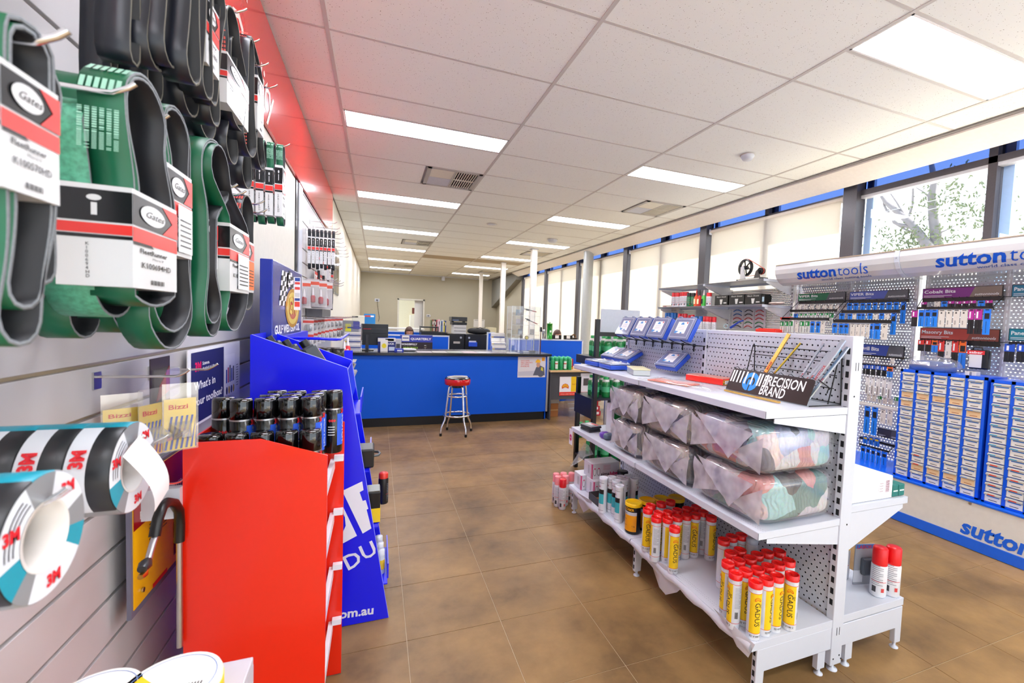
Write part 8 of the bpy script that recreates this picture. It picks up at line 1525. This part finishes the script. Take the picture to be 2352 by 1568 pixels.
q = Y_(977, 770, 8.52); t = thing('valve_fitting', 'small steel and dark threaded fitting on top of the partition', 'fitting', (q.x, 8.525, a.z)); zz = Y_(977, 766, 8.5).z+.004; MB().lathe([(.016, zz), (.016, zz+.03), (.032, zz+.035), (.032, zz+.05), (.020, zz+.055), (.040, zz+.075), (.040, zz+.11), (.018, zz+.12), (.012, zz+.165), (0, zz+.165)], 16, (q.x, 8.525, 0)).build('body', STEEL, t); MB().lathe([(.042, zz+.078), (.042, zz+.108)], 16, (q.x, 8.525, 0)).build('dark_ring', mat('dark_steel', '#54504d'), t); t.location.z = zz
# bag on the right cabinet, wall sheets, second beige box, printer on the left
t = thing('laptop_bag', 'black soft bag lying on the right black cabinet', 'bag', (0, 0, 0)); q = Y_(1100, 760, 9.8); t.location = (q.x, 9.8, 1.146); lump(MB(), (q.x, 9.8, 1.215), (.26, .14, .068), 2.8, .012, 6, 26, 14).build('body', mat('bag_black', '#1a1a1c', .6), t); MB().tube([(q.x-.10, 9.70, 1.26), (q.x, 9.68, 1.30), (q.x+.10, 9.70, 1.26)], .008, 6).build('handle', BLACK, t)
for lb, px0, px1, p0, p1, y, c_ in (('white sheet pinned to the back wall behind the nearer posts', 1088, 1113, 733, 752, 18.84, '#e6e4de'), ('cream paper box seen beside the short blue partition', 1121, 1140, 752, 764, 12.0, '#cfc9a8')):
    a_ = Y_(px0, p0, y); b_ = Y_(px1, p1, y)
    if y > 18: t = thing('wall_sheet', lb, 'sheet', (a_.x, y, b_.z)); MB().box((a_.x, y, b_.z), (b_.x, y+.01, a_.z)).build('sheet', C(c_), t); MB().box((a_.x+.04, y-.003, a_.z-.05), (b_.x-.04, y, a_.z-.03)).build('heading', C('#9a9a96'), t)
    else:
        t = thing('paper_box', lb, 'box', (a_.x, y, 0)); MB().box((a_.x, y, 1.0), (b_.x, y+.3, a_.z)).build('box', C(c_), t); MB().box((a_.x-.3, y-.1, 0), (b_.x+.3, y+.5, 1.0)).build('cupboard_body', C('#6b6a64'), t)
for nm_, lb, cat_, px, py, w, h in (('thermostat', 'small white thermostat right of the far doorway', 'thermostat', 984, 725, .16, .10), ('power_outlet', 'white power outlet with a black plug on the far wall', 'outlet', 866, 689, .18, .12)):
    q = Y_(px, py, 18.84); t = thing(nm_, lb, cat_, (q.x, 18.84, q.z)); MB().cbox((q.x, 18.84, q.z), (w, .03, h)).build('plate', WHITE, t, bevel=.006); MB().cbox((q.x, 18.815, q.z), (w*.45, .02, h*.3)).build('detail', BLACK, t)
p = [Y_(*k, 18.78) for k in ((867, 690), (867, 700), (869, 715), (871, 730), (869, 738))]; tag(MB().tube(p, .008, 5).build('power_cable', BLACK, loc=p[0]), 'thin black cable hanging from the outlet on the far wall', 'cable')
q = Y_(938, 694, 18.83); t = thing('exit_sticker', 'small red and white sticker above the far doorway', 'sticker', (q.x-.1, 18.80, 2.0)); 
MB().box((DX0+.20, YB-.026, DZ-.005+.01), (DX0+.40, YB-.021, DZ+.055)).build('red_ground', C('#c8323a'), t); MB().box((DX0+.23, YB-.028, DZ+.02), (DX0+.37, YB-.0265, DZ+.034)).build('white_line', C('#f0e4e4'), t); t.location = (0, 0, 0)
for o_ in kids(t): o_.location = (0, 0, 0)
t = thing('fridge', 'white fridge with notes seen through the far doorway', 'fridge', (1.55, 19.9, 0)); MB().box((1.30, 19.6, 0), (1.95, 20.2, 1.55)).build('body', C('#f1efe6', .3), t, bevel=.01); MB().box((1.30, 19.585, .55), (1.95, 19.6, 1.53)).build('door', C('#f4f2ea', .3), t); MB().box((1.36, 19.58, 1.60), (1.75, 19.59, 1.85)).build('photo_notes', C('#7a3a32'), t); MB().box((1.48, 19.58, 1.35), (1.54, 19.585, 1.40)).build('magnet', BLACK, t)
q = Y_(1018, 640, 18.7); t = thing('security_camera', 'small white camera fixed high on the back wall', 'camera', (q.x, 18.8, q.z)); MB().cbox((q.x, 18.74, q.z), (.14, .12, .16)).build('housing', WHITE, t, bevel=.02); MB().cbox((q.x, 18.72, q.z+.12), (.05, .10, .10)).build('bracket', WHITE, t)
# cream printer and blue box on a far desk at the left
t = thing('office_desk', 'low pale desk behind the counter carrying the cream printer', 'desk', (-.1, 10.5, 0)); MB().box((-.62, 10.3, 1.19), (1.0, 10.95, 1.22)).build('desktop', C('#d8d4c8'), t)
for x in (-.6, .95): MB().box((x, 10.32, 0), (x+.03, 10.93, 1.19)).build('side_panel', C('#c9c5ba'), t)
a_ = Y_(808, 724, 10.4); b_ = Y_(837, 740, 10.4); t = thing('desk_printer', 'cream desk printer on the far desk left of the blue box', 'printer', (a_.x, 10.4, 1.22)); MB().box((a_.x, 10.4, 1.2205), (b_.x, 10.8, a_.z)).build('body', C('#dcd8c8', .4), t, bevel=.01); MB().box((a_.x+.01, 10.395, a_.z-.04), (a_.x+(b_.x-a_.x)*.5, 10.4, a_.z-.015)).build('paper_slot', BLACK, t)
a_ = Y_(836, 720, 10.6); b_ = Y_(862, 737, 10.6); t = thing('toner_box', 'blue toner box standing behind the cream desk printer', 'box', (a_.x, 10.6, 1.22)); MB().box((a_.x, 10.6, 1.2205), (b_.x, 10.8, a_.z)).build('carton', C('#1c7cc0'), t); MB().box((a_.x+.02, 10.597, a_.z-.07), (a_.x+.14, 10.599, a_.z-.035)).build('red_print', C('#c8423a'), t); MB().box((b_.x-.10, 10.597, a_.z-.07), (b_.x-.03, 10.599, a_.z-.035)).build('white_logo', C('#e6eaf0'), t)
# ---------------------------------------------------------------- desk right of the counter
t = thing('office_desk', 'beech-topped dark grey desk beside the right end of the counter', 'desk', (3.05, 6.4, 0)); M_DG = mat('desk_grey', '#45454a', .5); MB().box((2.44, 6.13, .728), (3.80, 6.80, .755)).build('desktop', mat('beech', '#d9b583', .45, scale=8, var=.1), t, bevel=.003); MB().box((2.47, 6.20, .30), (3.77, 6.218, .728)).build('modesty_panel', M_DG, t)
for x in (2.45, 3.765): MB().box((x, 6.15, .003), (x+.022, 6.78, .728)).build('side_panel', M_DG, t)
a = Y_(1286, 865, 6.19); b = Y_(1334, 907, 6.19); t = thing('oil_poster', 'white, yellow and red lubricant poster with a shell emblem on the desk', 'poster', (a.x, 6.19, b.z)); x0, x1, z0, z1 = a.x, b.x, b.z, a.z; x1 = x0+.40; w = x1-x0; h = z1-z0
MB().box((x0, 6.190, z0), (x1, 6.1925, z1)).build('sheet', C('#eeeef2'), t); m = MB(); K_ = lambda u, v, e=.001: (x0+w*u, 6.190-e, z0+h*v); m.mi(0).quad(K_(.48, .20), K_(1, .20), K_(1, 1), K_(.48, 1)); m.mi(1).quad(K_(0, 0), K_(1, 0), K_(1, .19), K_(0, .19)); m.build('fields', [C('#f2c70f'), C('#e3311f')], t)
m = MB(); pecten(m, K_(.24, .42, .002), (1, 0, 0), (0, 0, 1), w*.24, 0, 1); m.build('shell_emblem', [C('#d8321f'), C('#f6c414')], t); m = MB(); m.mi(0); put_text(m, 'Shell Lubricants', h*.11, K_(.52, .56, .002), (1, 0, 0), (0, 0, 1), width=w*.46); m.mi(1); put_text(m, 'SOLD AND RECOMMENDED', h*.09, K_(.05, .05, .002), (1, 0, 0), (0, 0, 1), width=w*.9, bold=.02); m.build('lettering', [C('#c05a1a'), C('#f4b0a0')], t)
a = Y_(1334, 857, 6.185); b = Y_(1360, 902, 6.185); t = thing('coffee_poster', 'white and grey small poster right of the shell emblem poster', 'poster', (a.x, 6.185, b.z)); MB().box((a.x, 6.183, b.z), (b.x, 6.186, a.z)).build('sheet', C('#d9d9e0'), t); MB().box((a.x+.05, 6.181, b.z+.12), (b.x-.06, 6.183, a.z-.08)).build('dark_picture', C('#4a4648'), t); MB().box((a.x, 6.181, b.z), (b.x, 6.183, b.z+.02)).build('red_foot', C('#e3311f'), t)
def gcan():
    t = thing('oil_can', None, 'can', (0, 0, 0)); MB().lathe([(.030, 0), (.032, .004), (.032, .145), (.024, .155)], 18).build('body', mat('can_green', '#1c9a5a', .3), t); MB().lathe([(.020, .152), (.026, .160), (.026, .185), (.012, .20), (0, .20)], 14).build('spray_head', C('#3fbf86', .35), t); m = MB(); rr = .0326
    for a0, a1, z0_, z1_, mi in ((-60, 20, .02, .135, 0), (-60, 20, .09, .105, 1)): m.mi(mi).add([((rr+.0004*mi)*math.cos(R(a0+(a1-a0)*i/5)), (rr+.0004*mi)*math.sin(R(a0+(a1-a0)*i/5)), z) for i in range(6) for z in (z0_, z1_)], [(2*i, 2*i+2, 2*i+3, 2*i+1) for i in range(5)])
    m.build('label', [C('#e6ece6'), C('#d8452f')], t); return t
gc = gcan(); k_ = 0
for r_ in range(3):
    for i in range(5):
        p = Vector((2.50+.072*i+.01*r_, 6.22+.07*r_, .7555)); lb = 'green spray can on the beech desk, %s row, %s from the left' % (['front', 'middle', 'rear'][r_], ordn(i)); an = R(-100) if (i+r_) % 2 else R(160)
        if k_ == 0: gc.location = p; gc.rotation_euler.z = an; tag(gc, lb, None, 'green cans on the desk')
        else: dup(gc, p, lb, 'green cans on the desk', rz=an)
        k_ += 1
t, *_q = cbox('product_box', 'red and white patterned box right of the green cans', 'box', 1301, 1317, 824, 6.3, .12, '#a81a22', base=.7555, prints=(('white_panel', .2, .8, .3, .95, '#e9dccf'), ('yellow_foot', .05, .95, .02, .2, '#e8b21c')))
t = thing('desk_papers', 'blue and white leaflets lying on the beech desk', 'papers', (3.05, 6.3, .7555)); MB().box((2.96, 6.2, .7555), (3.18, 6.42, .762)).build('blue_leaflet', C('#2a49a0'), t); MB().box((3.0, 6.18, .7625), (3.2, 6.36, .766)).build('white_leaflet', C('#e8e6e8'), t)
t = thing('ash_tray_tin', 'low greenish grey tin lying on the beech desk', 'tin', (3.4, 6.28, .7555)); MB().box((3.27, 6.22, .7555), (3.55, 6.42, .80)).build('tin', C('#7a786a'), t, bevel=.004); MB().box((3.268, 6.218, .80), (3.552, 6.422, .808)).build('lid', C('#8d8b7c'), t)
q = at(1268, 950, 'z', 0.15); t = thing('cardboard_box', 'brown cardboard box on the floor under the desk', 'box', (2.56, 6.4, 0)); MB().box((2.49, 6.35, .003), (2.68, 6.6, .21)).build('box', mat('kraft_card', '#a5693a'), t); MB().box((2.49, 6.349, .10), (2.68, 6.35, .115)).build('tape', C('#c9a06a'), t); MB().box((2.49, 6.36, .2105), (2.70, 6.6, .27)).build('upper_lid', C('#b9b2a8'), t)
t = thing('acrylic_rack', 'clear empty acrylic rack on the floor below the desk', 'rack', (2.95, 6.35, 0)); 
for k in range(4): MB().box((2.84, 6.28+.06*k, .003+.06*k), (3.12, 6.285+.06*k, .14+.06*k)).build('clear_plate', AC, t); MB().box((2.84, 6.28+.06*k, .14+.06*k), (3.12, 6.285+.06*k, .144+.06*k)).build('bright_edge', ED, t)
for x in (2.84, 3.12): MB().prism([(6.28, .003), (6.50, .003), (6.50, .34), (6.28, .10)], 'x', x, x+.003).build('clear_side', AC, t)
MB().tube([(2.96, 6.24, .01), (2.94, 6.25, .12)], .006, 6).build('leg', AC, t)
for i, (z, dx) in enumerate(((.003, .0), (.083, -.02), (.163, -.05), (.233, -.01))): t = thing('product_box', 'red patterned carton in the pile under the desk, %s from the floor' % ordn(i), 'box', (3.3, 6.35, z), 'red cartons under the desk'); MB().box((3.20+dx, 6.28, z), (3.40+dx, 6.48, z+.076)).build('carton', mat('red_pattern', '#b32030', .4, scale=60, var=.5), t); MB().box((3.27+dx, 6.279, z+.02), (3.37+dx, 6.28, z+.06)).build('label', C('#e9e2e0'), t)
# items on the right partition
zr = a2.z+.005
q = Y_(1263, 750, 7.52); t = thing('green_cylinder', 'tall green gas cylinder standing on the right partition', 'cylinder', (q.x, 7.525, zr)); MB().lathe([(.055, zr), (.055, zr+.01), (.052, zr+.012), (.052, zr+.27), (.055, zr+.272), (.055, zr+.285), (0, zr+.286)], 24, (q.x, 7.525, 0)).build('body', mat('gloss_green', '#0d8a1c', .2, coat=.6), t); MB().lathe([(.010, zr+.285), (.010, zr+.31), (0, zr+.312)], 10, (q.x, 7.525, 0)).build('cap', C('#0f5f18'), t); MB().cbox((q.x, 7.4725, zr+.14), (.035, .001, .035)).build('emblem', C('#d8e8d8'), t)
q = Y_(1249, 765, 7.52); t = thing('steel_bottle', 'small steel bottle just left of the green cylinder', 'bottle', (q.x, 7.525, zr)); MB().lathe([(.012, zr), (.012, zr+.03), (.030, zr+.06), (.032, zr+.15), (.030, zr+.17), (0, zr+.172)], 18, (q.x, 7.525, 0)).build('body', STEEL, t); MB().lathe([(.033, zr+.10), (.033, zr+.14)], 18, (q.x, 7.525, 0)).build('band', C('#8f9296'), t)
for i, px in enumerate((1279, 1305)): q = Y_(px, 770, 7.52); t = thing('black_organiser', 'black desk organiser with a white card on the partition, %s' % ['left one', 'right one'][i], 'organiser', (q.x, 7.53, zr)); MB().box((q.x-.075, 7.50, zr), (q.x+.085, 7.56, zr+.075)).build('box', BLACK, t); MB().box((q.x-.04, 7.497, zr+.015), (q.x+.03, 7.499, zr+.07)).build('card', C('#e4e0dd'), t)
q = Y_(1318, 772, 7.52); t = thing('tape_dispenser', 'brown roll on a black dispenser at the right end of the partition', 'dispenser', (q.x, 7.53, zr)); MB().lathe([(.048, -.02), (.048, .02), (.028, .02), (.028, -.02), (.048, -.02)], 24, (q.x, 7.53, zr+.052), axis='y', caps=False).build('roll', C('#7a5a40'), t); MB().box((q.x-.02, 7.50, zr), (q.x+.06, 7.56, zr+.03)).build('base', BLACK, t)
# ---------------------------------------------------------------- black rack with green bottles and the whiteboard
t = thing('black_rack', 'black steel rack full of green bottles beyond the gondola', 'rack', (1.9, 4.1, 0)); RX0, RX1, RY_0, RY_1 = 1.90, 2.75, 3.72, 4.08
for x in (1.94, 2.72):
    for y in (RY_0, RY_1): MB().box((x-.02, y-.02, 0), (x+.02, y+.02, 1.53 if y == RY_0 and x < 2 else (.94 if x < 2 else 1.22))).build('post', BLACK, t, bevel=.002)
SHZ = (.16, .775, 1.17); 
for z in SHZ: MB().box((1.92, RY_0-.01, z-.02), (2.74, RY_1+.01, z)).build('shelf', mat('rack_navy', '#0b0d22', .35), t)
MB().box((1.90, RY_0-.018, .585), (1.92, RY_1, .775)).build('side_apron', mat('rack_navy', '#0b0d22'), t); MB().box((1.90, RY_0-.018, 1.09), (1.92, RY_1, 1.17)).build('side_apron', mat('rack_navy', '#0b0d22'), t); MB().box((1.94, RY_0-.015, 1.37), (2.74, RY_0+.015, 1.41)).build('cross_bar', BLACK, t)
def gbot():
    t = thing('green_bottle', None, 'bottle', (0, 0, 0)); MB().lathe([(.038, 0), (.040, .005), (.040, .135), (.030, .155), (.018, .16)], 20).build('body', mat('bottle_green', '#137a3a', .22, coat=.3), t); MB().lathe([(.036, .150), (.028, .170), (.026, .178)], 18).build('pale_shoulder', C('#d6d8d0', .3), t); MB().lathe([(.028, .172), (.028, .198), (0, .199)], 16).build('cap', mat('cap_green', '#1d9a4a', .3), t); MB().lathe([(.0405, .05), (.0405, .10)], 20, caps=False).build('label_band', C('#4fb27c', .4), t); return t
gb = gbot(); k_ = 0
for si, z in enumerate(SHZ):
    for r_ in range(2):
        for i in range(6 if si else 4):
            p = Vector((1.99+.115*i+.03*r_+.012*math.sin(i*7+si*3), 3.80+.13*r_+.015*math.sin(i*5+si), z+.0005))
            lb = 'green bottle on the %s shelf of the black rack, %s row, %s along' % (['lowest', 'middle', 'top'][si], ['front', 'middle', 'rear'][r_], ordn(i))
            if k_ == 0: gb.location = p; tag(gb, lb, None, 'green bottles on the black rack')
            else: dup(gb, p, lb, 'green bottles on the black rack')
            k_ += 1
a = Y_(1382, 709, 4.2); b = Y_(1470, 716, 4.2); t = thing('whiteboard', 'plain pale whiteboard standing behind the black rack post', 'board', (a.x, 4.2, 1.25)); zb_ = 1.40; MB().box((a.x, 4.2, 1.30), (b.x, 4.215, a.z)).build('panel', mat('whiteboard_face', '#cfd4de', .2), t); MB().box((a.x-.004, 4.196, 1.288), (b.x+.004, 4.219, 1.30)).build('bottom_trim', BLACK, t); MB().box((a.x+.10, 4.217, .003), (a.x+.13, 4.24, 1.5)).build('rear_strut', STEEL, t)
for i, (px, py) in enumerate(((1432, 800), (1443, 805))): q = Y_(px, py, 4.08); t = thing('grease_gun', 'brass and yellow nozzle tool among the green bottles, %s' % ['left one', 'right one'][i], 'tool', (q.x, 4.12, 1.171), 'nozzle tools'); MB().tube([(q.x, 4.12, 1.171), (q.x, 4.12, 1.40)], .007, 8).build('stem', mat('brass', '#d3a14a'), t); MB().tube([(q.x, 4.12, 1.38), (q.x+.03, 4.12, 1.41)], .006, 8).build('nozzle', C('#d8c83a'), t)
# green bottles on the floor beside the gondola, low white cabinet beyond
k_ = 0
for i, (px, py) in enumerate(((1332, 975), (1347, 972), (1362, 985), (1395, 985), (1405, 975))):
    q = at(px, py+28, 'z', 0.0); dup(gb, (max(1.2, q.x-.0), q.y, .0), 'green bottle standing on the floor beyond the gondola, %s from the left' % ordn(i), 'green bottles on the floor')

for o in bpy.data.objects:
    if '_used' in o: del o['_used']
    if o.type == 'EMPTY' and o.parent is None and 'label' not in o and 'kind' not in o: print('UNLABELLED', o.name)
    if 'kind' in o and o['kind'] == 'structure' : continue
    if o.parent is None and o.type in ('EMPTY', 'MESH') and 'category' not in o and 'kind' not in o: o['category'] = o.name.split('.')[0].replace('_', ' ')
